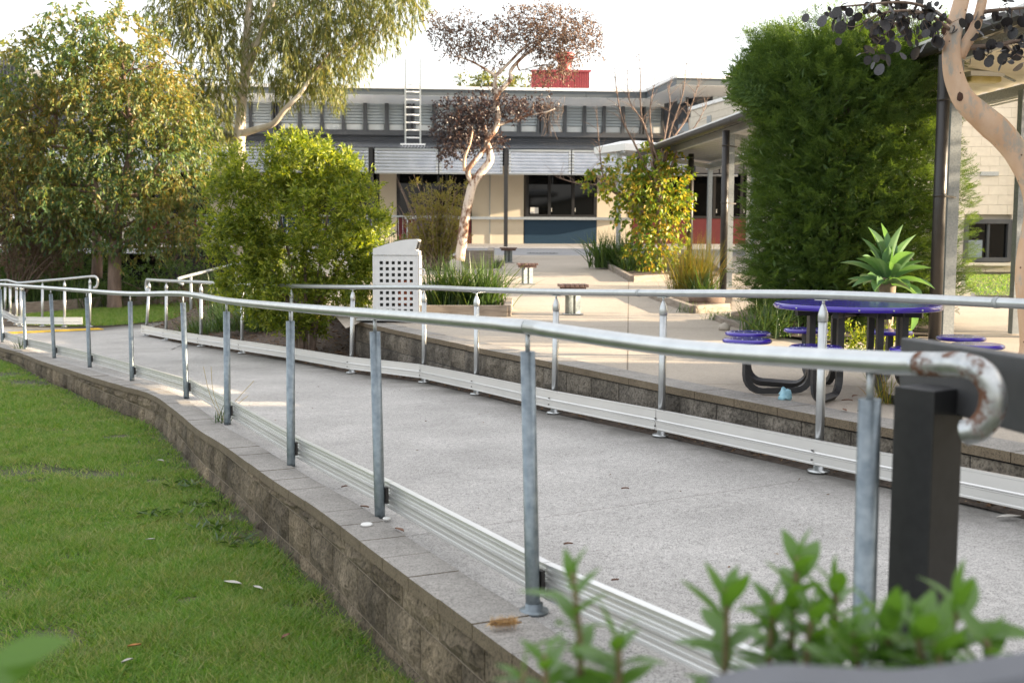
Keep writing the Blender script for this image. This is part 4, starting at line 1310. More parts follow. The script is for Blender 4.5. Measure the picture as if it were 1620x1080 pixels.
# curved hood, higher on the right, with a dark chute
prof = [(-W_ / 2 - .015, H_ + .006), (-W_ / 2 - .015, H_ + 11 * sc)]
for k in range(9):
    t = k / 8
    prof.append((-W_ / 2 + W_ * .98 * t, H_ + (11 + 14.5 * math.sin(t * math.pi / 2)) * sc))
prof += [(W_ / 2 + .022, H_ + 24.5 * sc), (W_ / 2 - .012, H_ + 8 * sc), (W_ / 2 + .02, H_ + 6.5 * sc), (W_ / 2 + .02, H_ + .006)]
mb = MB()
n = len(prof)
V = [bpt(x, y, z) for y in (-D_ / 2 - .012, D_ / 2 + .012) for x, z in prof]
mb.add(V, [tuple(range(n)), tuple(range(n, 2 * n))[::-1]] + [(i, n + i, n + (i + 1) % n, (i + 1) % n) for i in range(n)])
mb.build('hood', bin_paint, bn)
mb = MB(); mb.prism([bpt(x, y, z) for x, y, z in ((W_ / 2 + .024, -D_ / 2 + .07, H_ + 22 * sc), (W_ / 2 + .024, D_ / 2 - .07, H_ + 22 * sc), (W_ / 2 - .004, D_ / 2 - .07, H_ + 9.5 * sc), (W_ / 2 - .004, -D_ / 2 + .07, H_ + 9.5 * sc))], .006, (1, 0, 0)); mb.build('chute', dark_room, bn)
mb = MB(); mb.tube(smooth_line([bpt(W_ / 2 + .03, -.15, H_ * .79), bpt(W_ / 2 + .085, -.15, H_ * .78), bpt(W_ / 2 + .085, -.15, H_ * .70), bpt(W_ / 2 + .03, -.15, H_ * .69)], 4), .009, 8); mb.build('handle', bin_paint, bn)
mb = MB(); mb.prism([bpt(x, y, .004) for x, y in ((-W_ / 2 - .2, -D_ / 2 - .22), (W_ / 2 - .02, -D_ / 2 - .3), (W_ / 2 + .05, D_ / 2), (-W_ / 2 - .2, D_ / 2))], .02); mb.build('base_plate', galv_dull, bn)

# ================================================================== STOOLS
def stool(px, py, w, h, label):
    b = on(px, py, z_court)
    o = thing('slatted_stool', b, label, 'stool', 'slatted stools in a line across the courtyard')
    w = w * b.y / F
    Ms = Matrix.Rotation(R(4), 3, 'Z')
    for k in range(6):
        mb = MB(); mb.box(b + Ms @ Vector(((k - 2.5) * w / 6, 0, h - .018)), (w / 6 - .012, w * .98, .036), M=Ms); mb.build('slat', timber_seat, o, bevel=.003)
    for s in (-1, 1):
        mb = MB(); mb.box(b + Ms @ Vector((0, s * w * .3, h - .06)), (w * .82, .05, .045), M=Ms)
        mb.build('bearer', timber_seat, o)
    for s in (-1, 1):
        mb = MB(); mb.box(b + Ms @ Vector((s * .052, s * .03, (h - .08) / 2)), (.075, .075, h - .08), M=Matrix.Rotation(R(30), 3, 'Z')); mb.build('post', galv_post, o)
    mb = MB(); mb.box(b + Vector((0, 0, .005)), (.26, .2, .01), M=Ms); mb.build('foot_plate', galv_dull, o)
stool(906, 497, 46, .395, 'nearest and lowest slatted timber stool, just behind the courtyard rail')
stool(834, 449, 33, .375, 'middle slatted timber stool between the other two in the courtyard')
stool(804, 415, 27, .37, 'farthest slatted timber stool, in front of the black verandah post')

# ================================================================== PICNIC TABLE WITH EIGHT SEATS
tc = Vector((at(1352, 600, 7.25).x, 7.25, ZC))
pt_ = thing('picnic_table', tc, 'round glossy purple picnic table with eight purple disc seats on black steel loops', 'picnic table')
TR, TH, SH, SR, RR = .53, .590, .365, .158, .755
mb = MB(); mb.lathe(tc, [(TR - .012, TH - .036), (TR, TH - .030), (TR, TH - .006), (TR - .008, TH)], 56); mb.build('tabletop', purple, pt_)
mb = MB()
for k in range(16):
    a = 2 * math.pi * (k + .3) / 16
    mb.lathe(tc + Vector((math.cos(a) * (TR + .0005), math.sin(a) * (TR + .0005), TH - .020)), [(.006, -.005), (.006, .005)], 6)
mb.build('rim_bolts', galv, pt_, kind='stuff')
mb = MB()
for k in range(4):
    a = R(10 + 45 * k); u = Vector((math.cos(a), math.sin(a), 0))
    mb.bar(tc + u * .42 + Vector((0, 0, TH - .058)), tc - u * .42 + Vector((0, 0, TH - .058 - .0005 * k)), .04, .04)
mb.build('underframe', black_paint, pt_)
for k in range(8):
    a = R(10 + 45 * k); u = Vector((math.cos(a), math.sin(a), 0))
    def q(r, z): return tc + u * r + Vector((0, 0, z))
    r0, r1_ = .31, RR
    cr = .11
    line = [q(r0, TH - .04)]
    line += [q(r0, .022 + cr)]
    for j in range(1, 6):
        t = math.pi / 2 * j / 5; line.append(q(r0 + cr - cr * math.cos(t), .022 + cr - cr * math.sin(t)))
    for j in range(6):
        t = math.pi / 2 * j / 5; line.append(q(r1_ - cr + cr * math.sin(t), .022 + cr - cr * math.cos(t)))
    line.append(q(r1_, SH - .03))
    mb = MB(); mb.tube(line, .028, 4, smooth=False, phase=math.pi / 4); lg = mb.build('leg_loop', black_paint, pt_)
    mb = MB(); c = q(r1_, 0)
    mb.lathe(c, [(SR - .012, SH - .028), (SR, SH - .022), (SR, SH - .008), (SR - .012, SH)], 30); st = mb.build('seat', purple, pt_)
    mb = MB()
    for m_ in range(6): mb.lathe(c + Vector((math.cos(m_ * 1.047) * SR * .6, math.sin(m_ * 1.047) * SR * .6, SH)), [(.005, -.001), (.004, .002)], 6)
    mb.build('seat_bolts', galv, st, kind='stuff')

# ================================================================== FOREGROUND BLACK POST, BOARD AND FRONT RAIL
yq = 2.38
pc = at(1470, 612, yq)
fpst = thing('timber_post', (pc.x, pc.y, z_path(pc.x, pc.y)), 'square black post carrying a dark board beside the rusty rail end', 'post')
zt_ = pc.z
mb = MB(); mb.box(Vector((pc.x, pc.y, zt_ / 2 - .05)), (.102, .102, zt_ + .1), R(33)); mb.build('post', black_paint, fpst, bevel=.003)
ba, bb = at(1424, 560, 2.62), at(1700, 640, 1.95)
ztop_a, ztop_b = at(1424, 534, 2.62).z, at(1700, 578, 1.95).z
th_ = .045
mb = MB()
t = (bb - ba); t.z = 0; t.normalize(); nrm = Vector((-t.y, t.x, 0))
hb_ = .148
V = []
for p, z in ((ba, ztop_a), (bb, ztop_b)):
    for s in (0, 1):
        for zz in (z - hb_, z): V.append(Vector((p.x, p.y, zz)) + nrm * s * th_)
mb.add(V, [(0, 1, 5, 4), (2, 6, 7, 3), (1, 3, 7, 5), (0, 4, 6, 2), (0, 2, 3, 1), (4, 5, 7, 6)])
mb.build('board', simple('dark_board', (.045, .046, .050), (.06, .06, .064), .5, 0, 20), fpst, bevel=.004)
# front rail close to the lens
fr = thing('front_rail', at(1300, 1250, .86), 'blurred dark grey rail crossing the bottom right corner close to the camera', 'rail')
mb = MB()
pts = [at(x, y, Y) for x, y, Y in ((1130, 1086, .86), (1230, 1066, .86), (1330, 1070, .86), (1440, 1074, .86), (1540, 1062, .86), (1640, 1046, .86), (1800, 1030, .86))]
mb.extrude([(-.03, -.07), (-.03, -.008), (-.022, 0), (.022, 0), (.03, -.008), (.03, -.07)], smooth_line(pts, 4), [Vector((0, 1, 0))] * (6 * 4 + 1))
mb.build('rail_board', simple('grey_rail', (.08, .085, .10), (.10, .105, .12), .5, 0, 12), fr)
mb = MB(); p = pts[-1]; mb.box(Vector((p.x, p.y, (p.z - .07) / 2)), (.07, .05, p.z - .07)); mb.build('post', black_paint, fr)

# ================================================================== TIMBER EDGINGS AND BEDS
def edging(pxs, label, h=.11, w=.09, zf=z_court, bed=None, lift=0):
    P = [on(x, y, zf) for x, y in pxs]
    o = thing('timber_edging', P[0].lerp(P[-1], .5), label, 'garden edging', 'timber garden edgings')
    for a, b in zip(P, P[1:]):
        l = (b - a).length
        k = max(1, int(l / 2.4))
        for j in range(k):
            p, q = a.lerp(b, j / k), a.lerp(b, (j + 1) / k)
            t = (q - p).normalized() * .004
            mb = MB(); mb.bar(p + t + Vector((0, 0, h / 2 - .02)), q - t + Vector((0, 0, h / 2 - .02 + random.uniform(-.006, .006))), w, h); mb.build('sleeper', timber_grey, o, bevel=.006)
    return o
def bed(name, pxs, m, zf=z_court, dz=.03, label=None):
    P = [on(x, y, zf) for x, y in pxs]
    mb = MB()
    c = sum(P, Vector()) / len(P)
    rings = [[c.lerp(p, t) + Vector((0, 0, dz + .03 * (1 - t) + random.uniform(0, .02) * (t < 1))) for p in P + [P[0]]] for t in (0.02, .25, .5, .75, 1.0)]
    mb.grid(rings, True)
    return tag(mb.build(name, m), kind='structure')
edging([(945, 409), (962, 424), (1000, 445.5), (1056, 443)], 'timber edging with a corner round the bed of the yellow leaved tree', .13)
bed('mulch_bed', [(947, 408), (964, 423), (1001, 444), (1060, 442), (1150, 436), (1120, 412), (1000, 402)], mulch_mat)
edging([(1030, 470), (1055, 480), (1096, 495), (1152, 490.5)], 'low timber edging round the stony bed below the tufted grass', .12)
bed('mulch_bed', [(1031, 469), (1056, 479), (1097, 494), (1156, 489), (1160, 462), (1075, 458)], soil_mat)
edging([(1134, 505), (1150, 513), (1185, 522)], 'short edging stones beside the conifer bed', .09)
bed('conifer_bed', [(1136, 505), (1152, 514), (1190, 524), (1300, 545), (1480, 533), (1470, 500), (1330, 484), (1180, 492)], soil_mat)
edging([(640, 500), (803, 500), (806, 488)], 'timber sleeper edging in front of the strappy plant clump by the bin', .16)
bed('mulch_bed', [(642, 498), (800, 498), (800, 480), (780, 462), (650, 466)], soil_mat)
edging([(730, 417), (776, 417), (777, 411)], 'grey sleeper box behind the strappy plant clump', .34, .16)
edging([(560, 476), (596, 474)], 'sleeper edging visible between the green shrub and the bin', .20)
edging([(782, 447), (788, 455)], 'short weathered sleeper end beside the middle stool', .26)
edging([(735, 424), (777, 425)], 'second sleeper step behind the strappy clump', .14)
edging([(777, 422), (795, 420)], 'small sleeper stub beside the tiny grass tuft', .14)
edging([(20, 497), (120, 489), (175, 484), (280, 478), (345, 474)], 'long dark sleeper edging along the back of the far lawn', .26, .09, z_back)
# rocks
def rock(p, s, label, m=None):
    o = thing('rock', p, label, 'rock', 'garden rocks')
    V, Fs = [], []
    mb = MB()
    n1, n2 = 9, 7
    rows = []
    sd_ = random.random() * 50
    for i in range(n2 + 1):
        th = math.pi * i / n2
        r = []
        for j in range(n1 + 1):
            ph = 2 * math.pi * (j % n1) / n1
            d = Vector((math.sin(th) * math.cos(ph), math.sin(th) * math.sin(ph), math.cos(th)))
            k = 1 + .28 * mnoise.noise(d * 1.4 + Vector((sd_, 0, 0)))
            r.append(p + Vector((d.x * s[0] * k, d.y * s[1] * k, d.z * s[2] * k + s[2] * .6)))
        rows.append(r)
    mb.grid(rows, True)
    mb.build('stone', m or simple('brown_rock', (.09, .06, .045), (.17, .12, .095), .9, 0, 8, bscale=20, bst=.5), o)
rock(on(1117, 484, z_court), (.26, .16, .13), 'large brown rock in the bed below the tufted grass')
rock(on(1146, 522, z_court), (.07, .06, .05), 'small pale rock at the corner of the conifer bed', simple('pale_rock', (.34, .3, .25), (.42, .38, .33), .9))
rock(on(1250, 530, z_court), (.10, .09, .10), 'brown lump of stone behind the purple seats')

# ================================================================== FAR COURTYARD THINGS
ft_ = on(716, 387.5, z_court)
ft_.y = 36.0; ft_ = Vector((at(716, 380, 36).x, 36, z_court(0, 36)))
p2 = thing('picnic_table', ft_, 'small far purple table with a seat disc behind the pale trunk', 'picnic table')
z1, z2 = at(716, 358, 36).z, at(728, 372, 36).z
mb = MB(); mb.lathe(Vector((at(711, 358, 36).x, 36, z1)), [(.28, -.04), (.28, 0)], 20); mb.build('tabletop', purple, p2)
mb = MB(); mb.lathe(Vector((at(728, 372, 36).x, 36, z2)), [(.27, -.04), (.27, 0)], 20); mb.build('seat', purple, p2)
mb = MB(); mb.box(Vector((at(711, 358, 36).x, 36, (z1 + ft_.z) / 2 - .02)), (.1, .1, z1 - ft_.z - .04)); mb.box(Vector((at(722, 372, 36).x, 36, (z2 + ft_.z) / 2 - .02)), (.1, .1, z2 - ft_.z - .04)); mb.build('leg', black_paint, p2)
q = Vector((at(686, 365, 33.5).x, 33.5, z_court(0, 33.5)))
p3 = thing('climbing_panel', q, 'purple slatted panel half hidden by the wispy shrub', 'play panel')
zz0, zz1 = q.z, at(686, 348, 33.5).z
for k in range(5):
    mb = MB(); mb.box(Vector((q.x - .42 + k * .21, 33.5, (zz0 + zz1) / 2)), (.12, .05, zz1 - zz0 - .1)); mb.build('slat', purple, p3)
mb = MB(); mb.box(Vector((q.x, 33.5, zz1)), (1.1, .08, .08)); mb.build('top_rail', purple, p3)
q = Vector((at(712, 385, 30).x, 30, z_court(0, 30)))
p4 = thing('timber_planter', q, 'boxy weathered timber planter beside the pale tree trunk', 'planter')
z0, z1 = at(712, 398, 30).z, at(712, 379, 30).z
for k in range(3):
    mb = MB(); mb.box(Vector((q.x, 30, z0 + (z1 - z0) * (k + .5) / 3)), (.62, .5, (z1 - z0) / 3 - .008)); mb.build('plank', timber_grey, p4)

# ================================================================== LITTER AND SMALL THINGS
def rock_like(root, p, s, m, name, n1=10, n2=7, amp=.3):
    mb = MB(); rows = []; sd_ = random.random() * 50
    for i in range(n2 + 1):
        th = math.pi * i / n2; r = []
        for j in range(n1 + 1):
            ph = 2 * math.pi * (j % n1) / n1
            d = Vector((math.sin(th) * math.cos(ph), math.sin(th) * math.sin(ph), math.cos(th)))
            k = 1 + amp * mnoise.noise(d * 2.2 + Vector((sd_, 0, 0)))
            r.append(p + Vector((d.x * s[0] * k, d.y * s[1] * k, d.z * s[2] * k)))
        rows.append(r)
    mb.grid(rows, True); return mb.build(name, m, root)
b_ = on(1241, 633, lambda x, y: ZC)
o = thing('crumpled_wrapper', b_, 'crumpled pale blue wrapper lying by the picnic table leg', 'wrapper')
rock_like(o, b_ + Vector((0, 0, .03)), (.038, .03, .045), simple('blue_wrapper', (.22, .45, .56), (.36, .58, .66), .35, 0, 30), 'wrapper', amp=.9)
b_ = on(800, 999, z_path); b_.z += .008
o = thing('dry_flower_spike', b_ + Vector((0, 0, .03)), 'dry ginger bottlebrush seed spike lying on the wall coping', 'seed spike')
ax = Vector((.97, .2, 0)).normalized()
mb = MB(); mb.tube([b_ + Vector((0, 0, .022)) - ax * .045, b_ + Vector((0, 0, .02)) + ax * .05], [.006, .004], 6); mb.build('stalk', twig_mat, o)
mb = MB()
for k in range(900):
    c = b_ + Vector((0, 0, .022)) + ax * random.uniform(-.05, .028)
    d_ = Vector((random.gauss(.25, .35), random.gauss(0, 1), random.gauss(0, 1))).normalized()
    l = random.uniform(.020, .034)
    s_ = d_.cross(ax).normalized() * .0016
    e_ = c + d_ * l
    if e_.z < b_.z: e_.z = b_.z + .001
    mb.add([c - s_, c + s_, e_], [(0, 1, 2)])
sp = mb.build('bristles', simple('ginger_bristle', (.52, .32, .13), (.68, .48, .24), .8, 0, 60), o, kind='stuff', fix=False)
def lid(px, py, r, label):
    p = on(px, py, z_path); p.z += .009
    o = thing('bottle_lid', p, label, 'lid')
    mb = MB(); mb.lathe(p, [(r, 0), (r, .006), (r * .9, .008)], 16); mb.build('disc', mat_white_plastic, o)
lid(580, 833.5, .026, 'flat white plastic lid lying on the wall coping')
lid(612, 824, .018, 'small clear cap beside the foot of a handrail post')
def leaf_scrap(px, py, zf, l, label, m, rz, name='fallen_leaf', up=.01):
    p = on(px, py, zf); p.z += up
    o = thing(name, p, label, 'leaf' if name == 'fallen_leaf' else 'litter')
    mb = MB(); d_ = Vector((math.cos(rz), math.sin(rz), 0)); s_ = Vector((-d_.y, d_.x, 0))
    mb.grid([[p + d_ * (t - .5) * l + s_ * w * l * .17 * math.sin(math.pi * min(max(t, .04), .98)) + Vector((0, 0, .10 * l * math.sin(t * 3) * (.4 + .3 * math.sin(px)) + .006 * abs(w))) for w in (-1, 0, 1)] for t in np.linspace(0, 1, 7)], True)
    mb.build('blade', m, o, fix=False)
dry = simple('dry_leaf', (.13, .06, .035), (.22, .11, .06), .7, 0, 30)
pale = simple('pale_scrap', (.36, .34, .31), (.50, .48, .44), .6, 0, 20)
leaf_scrap(549, 773, z_path, .06, 'dry brown leaf by the foot of the kerb rail', dry, .4)
leaf_scrap(577, 805, z_path, .05, 'dark curled leaf on the coping edge', dry, -.5)
leaf_scrap(632, 842, z_path, .07, 'thin curved brown leaf on the coping beyond the white lid', dry, -.9)
leaf_scrap(899, 864.5, z_path, .04, 'small brown leaf on the ramp right of the middle post', dry, .2)
leaf_scrap(989, 776, z_path, .04, 'tiny brown leaf on the ramp concrete', dry, .1)
leaf_scrap(973, 922, z_path, .03, 'brown scrap on the ramp behind the leafy sprig', dry, .3)
leaf_scrap(1596, 822, z_path, .12, 'pale drinking straw on the ramp near the right kerb', pale, .2, 'drinking_straw')
leaf_scrap(452, 1018, z_lawn, .06, 'reddish fallen leaf standing in the near grass', dry, 1.2, up=.03)
leaf_scrap(368, 932, z_lawn, .10, 'pale curled paper strip in the grass', pale, -.4, 'paper_scrap', .03)
leaf_scrap(408, 940, z_lawn, .07, 'short white paper scrap beside the curled strip', pale, -.7, 'paper_scrap', .03)
leaf_scrap(202, 1058, z_lawn, .05, 'crumpled white scrap in the nearest grass', pale, .9, 'paper_scrap', .03)
leaf_scrap(238, 862, z_lawn, .05, 'small white scrap in the middle of the lawn', pale, .2, 'paper_scrap', .03)
leaf_scrap(254, 735, z_lawn, .07, 'white scrap on the lawn near the wall bend', pale, -.5, 'paper_scrap', .03)
leaf_scrap(213, 1033, z_lawn, .05, 'orange fallen leaf in the near grass', simple('orange_leaf', (.38, .15, .04), (.45, .2, .06), .6), .4, up=.03)
for k, (px, py) in enumerate(((1340, 637), (1352, 630), (1336, 652), (1365, 655))):
    leaf_scrap(px, py, lambda x, y: ZC, .07, ('curled brown leaf under the picnic table', 'dry leaf lying under the table centre', 'brown leaf on the paving just behind the coping', 'long brown leaf by the small grass tuft')[k], dry, k * .8, up=.012)
# ================================================================== PLANTS
def nrm(a): return a / np.maximum(np.linalg.norm(a, axis=-1, keepdims=True), 1e-9)
def leaf_quads(P, D, Ln, Wd, fold=.15, droop=0.0, up=None, shape=.42):
    """thin folded leaves: two triangles each, base at P, pointing along D"""
    n = len(P)
    D = nrm(D)
    rnd = rng.normal(size=(n, 3)) if up is None else up + rng.normal(size=(n, 3)) * .35
    S = nrm(np.cross(D, rnd)); Nn = np.cross(S, D)
    Ln, Wd = np.broadcast_to(Ln, n)[:, None], np.broadcast_to(Wd, n)[:, None]
    tip = P + D * Ln; tip[:, 2] -= droop * Ln[:, 0]
    m = P + D * Ln * shape
    l = m + S * Wd / 2 + Nn * Wd * fold; r = m - S * Wd / 2 + Nn * Wd * fold
    V = np.stack([P, l, tip, r], 1).reshape(-1, 3)
    i = np.arange(n)[:, None] * 4
    T = np.concatenate([i + [0, 1, 2], i + [0, 2, 3]], 1).reshape(-1, 3)
    return V, T
def put_leaves(name, parts, m, parent, kind='stuff'):
    Vs, Ts, b = [], [], 0
    for V, T in parts:
        Vs.append(V); Ts.append(T + b); b += len(V)
    V = np.concatenate(Vs); T = np.concatenate(Ts)
    off = OFF[parent.name] if parent is not None else Vector((0, 0, 0))
    return link(name, np_mesh(name, V - np.array(off), T), m, parent, kind)
def ell(n, c, r, shell=.55):
    """points in an ellipsoid, crowded towards its skin"""
    d = nrm(rng.normal(size=(n, 3)))
    k = rng.random(n)[:, None] ** (1 / 3 * (1 - shell) + .12)
    return np.array(c) + d * k * np.array(r), d
def twig_leaves(P0, Dt, tl, per, spread=.8, droop=.0):
    """leaf bases and directions along short twigs"""
    n = len(P0)
    Dt = nrm(Dt)
    t = (rng.random((n, per, 1)) * .9 + .1)
    tl = np.broadcast_to(tl, n)[:, None, None]
    base = P0[:, None] + Dt[:, None] * t * tl
    base[..., 2] -= droop * (t[..., 0] ** 2) * tl[..., 0]
    d = Dt[:, None] * .6 + rng.normal(size=(n, per, 3)) * spread
    d[..., 2] -= droop * 1.4
    return base.reshape(-1, 3), d.reshape(-1, 3)
def clump(px, py, rpx, Y, ry=None, dz=None, dY=0.0):
    c = at(px, py, Y + dY); s = Y / F
    return (np.array(c), np.array((rpx * s, (dz or rpx) * s, (ry or rpx) * s)))
def limbs(root, m, trunk, clumps, r0, r1, name='limb', sides=6, bow=.15, twigs=3, low=0.0):
    """limbs from the trunk line to each clump, each with a few twigs"""
    for c, r in clumps:
        c = Vector(c)
        k = [p for p in trunk[max(1, int(len(trunk) * low)):] if p.z < c.z + .2] or [trunk[len(trunk) // 2]]
        a = min(k, key=lambda p: (p - c).length + .5 * max(0, p.z - c.z + .3))
        mid = a.lerp(c, .5) + Vector((random.uniform(-bow, bow), random.uniform(-bow, bow), random.uniform(0, bow)))
        ln = smooth_line([a, mid, c], 4)
        mb = MB(); mb.tube(ln, list(np.linspace(r0, r1, len(ln))), sides)
        lb = mb.build(name, m, root)
        if twigs:
            mb = MB()
            for _ in range(twigs):
                s = ln[random.randint(len(ln) // 2, len(ln) - 1)]
                e = c + Vector([random.uniform(-1, 1) * q for q in r]) * .8
                mb.tube([s, s.lerp(e, .5) + Vector((0, 0, random.uniform(-.1, .15))), e], [r1, r1 * .7, r1 * .3], 4, caps=False)
            mb.build('twigs', m, lb, kind='stuff')

# ------------------------------------------------------------------ leaf colours
lf_tree = leaf_mat('bushy_gum_leaf', [(.06, .12, .06), (.08, .15, .06), (.11, .18, .055), (.16, .20, .055), (.24, .19, .055)], .45, (1.6, 1.35, .6), .45, .40, .5,
                   clump_cols=[(.11, .16, .05), (.19, .20, .055), (.28, .24, .07), (.36, .24, .06)])
lf_gum = leaf_mat('willow_gum_leaf', [(.10, .135, .045), (.13, .165, .05), (.17, .19, .055), (.24, .21, .06)], .45, (1.4, 1.25, .7), .5, .45, .45)
lf_shrub = leaf_mat('bottlebrush_leaf', [(.075, .12, .018), (.13, .19, .022), (.22, .27, .03), (.40, .42, .09)], .5, (1.5, 1.4, .4), 1.0, .4, .45)
lf_conifer = leaf_mat('conifer_leaf', [(.045, .09, .024), (.062, .12, .03), (.082, .15, .038), (.115, .185, .05)], .42, (2.0, 1.7, .5), 1.2, .55, .3)
lf_dark = leaf_mat('dark_purple_leaf', [(.024, .020, .026), (.04, .031, .036), (.065, .045, .043), (.14, .10, .08)], .25, (1.6, 1.0, .7), .6, .45, .45)
lf_brown = leaf_mat('copper_leaf', [(.06, .045, .042), (.10, .075, .065), (.16, .115, .09), (.26, .18, .13)], .35, (1.4, 1.1, .8), .6, .5, .4)
lf_yellow = leaf_mat('pear_leaf', [(.09, .17, .025), (.13, .22, .03), (.20, .28, .035), (.33, .33, .045), (.44, .28, .05)], .45, (1.3, 1.15, .5), 1.0, .45, .4)
lf_strap = leaf_mat('strap_leaf', [(.035, .075, .02), (.05, .10, .026), (.07, .13, .03), (.12, .15, .05)], .35, (1.5, 1.4, .6), 1.0, .4, .5)
lf_tuft = leaf_mat('tuft_grass', [(.12, .18, .035), (.18, .21, .04), (.27, .23, .05), (.34, .21, .05)], .5, (1.3, 1.15, .5), 1.0, .5, .3)
lf_dry = leaf_mat('dry_shrub_leaf', [(.14, .095, .07), (.18, .125, .09), (.11, .10, .06)], .35, (1.3, 1.1, .8), 1.0, .6, .3)
lf_hedge = leaf_mat('hedge_leaf', [(.055, .11, .03), (.085, .15, .04), (.12, .18, .05)], .4, (1.5, 1.4, .6), 1.0, .45, .4)
lf_wispy = leaf_mat('wispy_leaf', [(.15, .17, .045), (.23, .22, .06), (.30, .25, .09)], .5, (1.4, 1.2, .6), 1.0, .5, .3)
lf_grass = leaf_mat('lawn_blade', [(.085, .19, .026), (.12, .245, .035), (.165, .29, .042), (.22, .32, .06), (.40, .37, .16)], .45, (1.1, 1.25, .5), 3.2, .5, .4,
                    clump_cols=[(.11, .21, .033), (.17, .265, .05), (.27, .30, .10), (.44, .39, .20)])
lf_silver = simple('silver_dollar_leaf', (.016, .015, .018), (.042, .040, .042), .45, 0, 6, per_obj=.45)
lf_front = leaf_mat('shrub_blade', [(.035, .11, .02), (.07, .17, .028), (.13, .25, .045), (.22, .32, .08)], .45, (1.3, 1.35, .5), 3.0, .28, .6)

# ------------------------------------------------------------------ left bushy gum
Yt = 24.5
tb = on(181, 489, z_back)
Yt = tb.y
t1 = thing('gum_tree', tb, 'broad bushy gum with golden green leaves and a rough grey trunk at the left', 'tree')
trunk = smooth_line([tb - Vector((0, 0, .1)), at(181, 455, Yt), at(182, 400, Yt), at(186, 350, Yt), at(197, 290, Yt), at(207, 235, Yt), at(205, 180, Yt), at(196, 120, Yt), at(190, 70, Yt)], 4)
rad = list(np.interp(np.linspace(0, 1, len(trunk)), [0, .08, .3, .6, 1], [.20, .165, .14, .085, .02]))
mb = MB(); mb.tube(trunk, rad, 12); mb.build('trunk', bark_grey, t1)
fork = smooth_line([trunk[12], at(160, 310, Yt), at(130, 250, Yt), at(90, 210, Yt)], 4)
mb = MB(); mb.tube(fork, list(np.linspace(.07, .02, len(fork))), 8); mb.build('limb', bark_grey, t1)
fork2 = smooth_line([trunk[14], at(225, 300, Yt), at(255, 250, Yt), at(275, 200, Yt)], 4)
mb = MB(); mb.tube(fork2, list(np.linspace(.07, .02, len(fork2))), 8); mb.build('limb', bark_grey, t1)
cl = [clump(*a) for a in ((120, 60, 60, Yt, 48), (185, 62, 62, Yt, 55), (75, 105, 60, Yt, 50), (150, 115, 70, Yt, 50), (225, 110, 60, Yt, 55), (30, 150, 55, Yt, 50), (90, 175, 70, Yt, 55),
     (165, 175, 75, Yt, 55), (240, 175, 65, Yt, 60), (285, 190, 45, Yt, 50), (10, 215, 50, Yt, 60), (60, 240, 60, Yt, 50), (130, 240, 70, Yt, 55), (205, 235, 70, Yt, 50), (270, 245, 60, Yt, 50),
     (20, 290, 55, Yt, 45), (85, 305, 60, Yt, 45), (145, 315, 55, Yt, 45), (225, 305, 60, Yt, 45), (290, 290, 42, Yt, 45), (110, 350, 55, Yt, 35), (215, 350, 50, Yt, 32), (270, 345, 45, Yt, 38), (55, 345, 45, Yt, 35), (160, 375, 45, Yt, 22), (240, 380, 50, Yt, 24), (300, 365, 24, Yt, 26), (-30, 180, 50, Yt, 60), (-30, 290, 50, Yt, 60))]
limbs(t1, bark_grey, trunk + fork + fork2, cl, .035, .012, twigs=4)
parts = []
for c, r in cl:
    r = r * np.array((1, 1.3, 1))
    nb = int(31 * (r[0] * r[2]) / .55) + 7
    p, d = ell(nb, c, r, .75)
    p = np.repeat(p, 5, 0) + rng.normal(size=(nb * 5, 3)) * .13; d = np.repeat(d, 5, 0); n = len(p)
    dt = d * .7 + rng.normal(size=(n, 3)) * .5 + np.array((0, 0, -.25))
    B_, D_ = twig_leaves(p, dt, .24, 9, .5, .45)
    parts.append(leaf_quads(B_, D_, rng.uniform(.09, .155, len(B_)), rng.uniform(.034, .054, len(B_)), .2, .1))
put_leaves('crown', parts, lf_tree, t1)

# second trunk behind it
b_ = at(153, 430, 29)
t2 = thing('gum_tree', b_, 'second slimmer gum trunk standing behind the bushy gum', 'tree')
tr2 = smooth_line([at(153, 440, 29), at(154, 400, 29), at(152, 365, 29), at(150, 320, 29), at(140, 260, 29)], 4)
mb = MB(); mb.tube(tr2, list(np.linspace(.15, .05, len(tr2))), 10); mb.build('trunk', bark_grey, t2)
parts = []
for a in ((110, 300, 90, 30, 60), (40, 330, 80, 30, 60), (170, 330, 60, 30, 50), (30, 250, 70, 30, 60)):
    c, r = clump(*a); n = 160
    p, d = ell(n, c, r); B_, D_ = twig_leaves(p, d + rng.normal(size=(n, 3)) * .5, .3, 9, .6, .3)
    parts.append(leaf_quads(B_, D_, rng.uniform(.09, .15, len(B_)), rng.uniform(.03, .05, len(B_)), .2, .1))
put_leaves('crown', parts, lf_hedge, t2)

# ------------------------------------------------------------------ tall willowy gum
Yg = 29.0
gb = at(380, 420, Yg); gb.z = z_back(gb.x, Yg)
t3 = thing('gum_tree', gb, 'tall willowy gum with pale trunk and hanging narrow leaves rising out of the picture', 'tree')
tr3 = smooth_line([gb, at(378, 300, Yg), at(379, 215, Yg), at(384, 150, Yg), at(388, 90, Yg), at(392, 30, Yg), at(400, -60, Yg), at(405, -150, Yg)], 5)
mb = MB(); mb.tube(tr3, list(np.interp(np.linspace(0, 1, len(tr3)), [0, .4, 1], [.20, .125, .05])), 12); mb.build('trunk', bark_smooth, t3)
def limb(root, pts, ra, rb, m, n=8, name='limb'):
    ln = smooth_line(pts, 5); mb = MB(); mb.tube(ln, list(np.linspace(ra, rb, len(ln))), n); mb.build(name, m, root); return ln
l1 = limb(t3, [at(381, 212, Yg), at(405, 205, Yg - .2), at(432, 196, Yg - .5), at(452, 172, Yg - .7), at(475, 148, Yg - .8), at(495, 118, Yg - .6)], .10, .04, bark_smooth, 10)
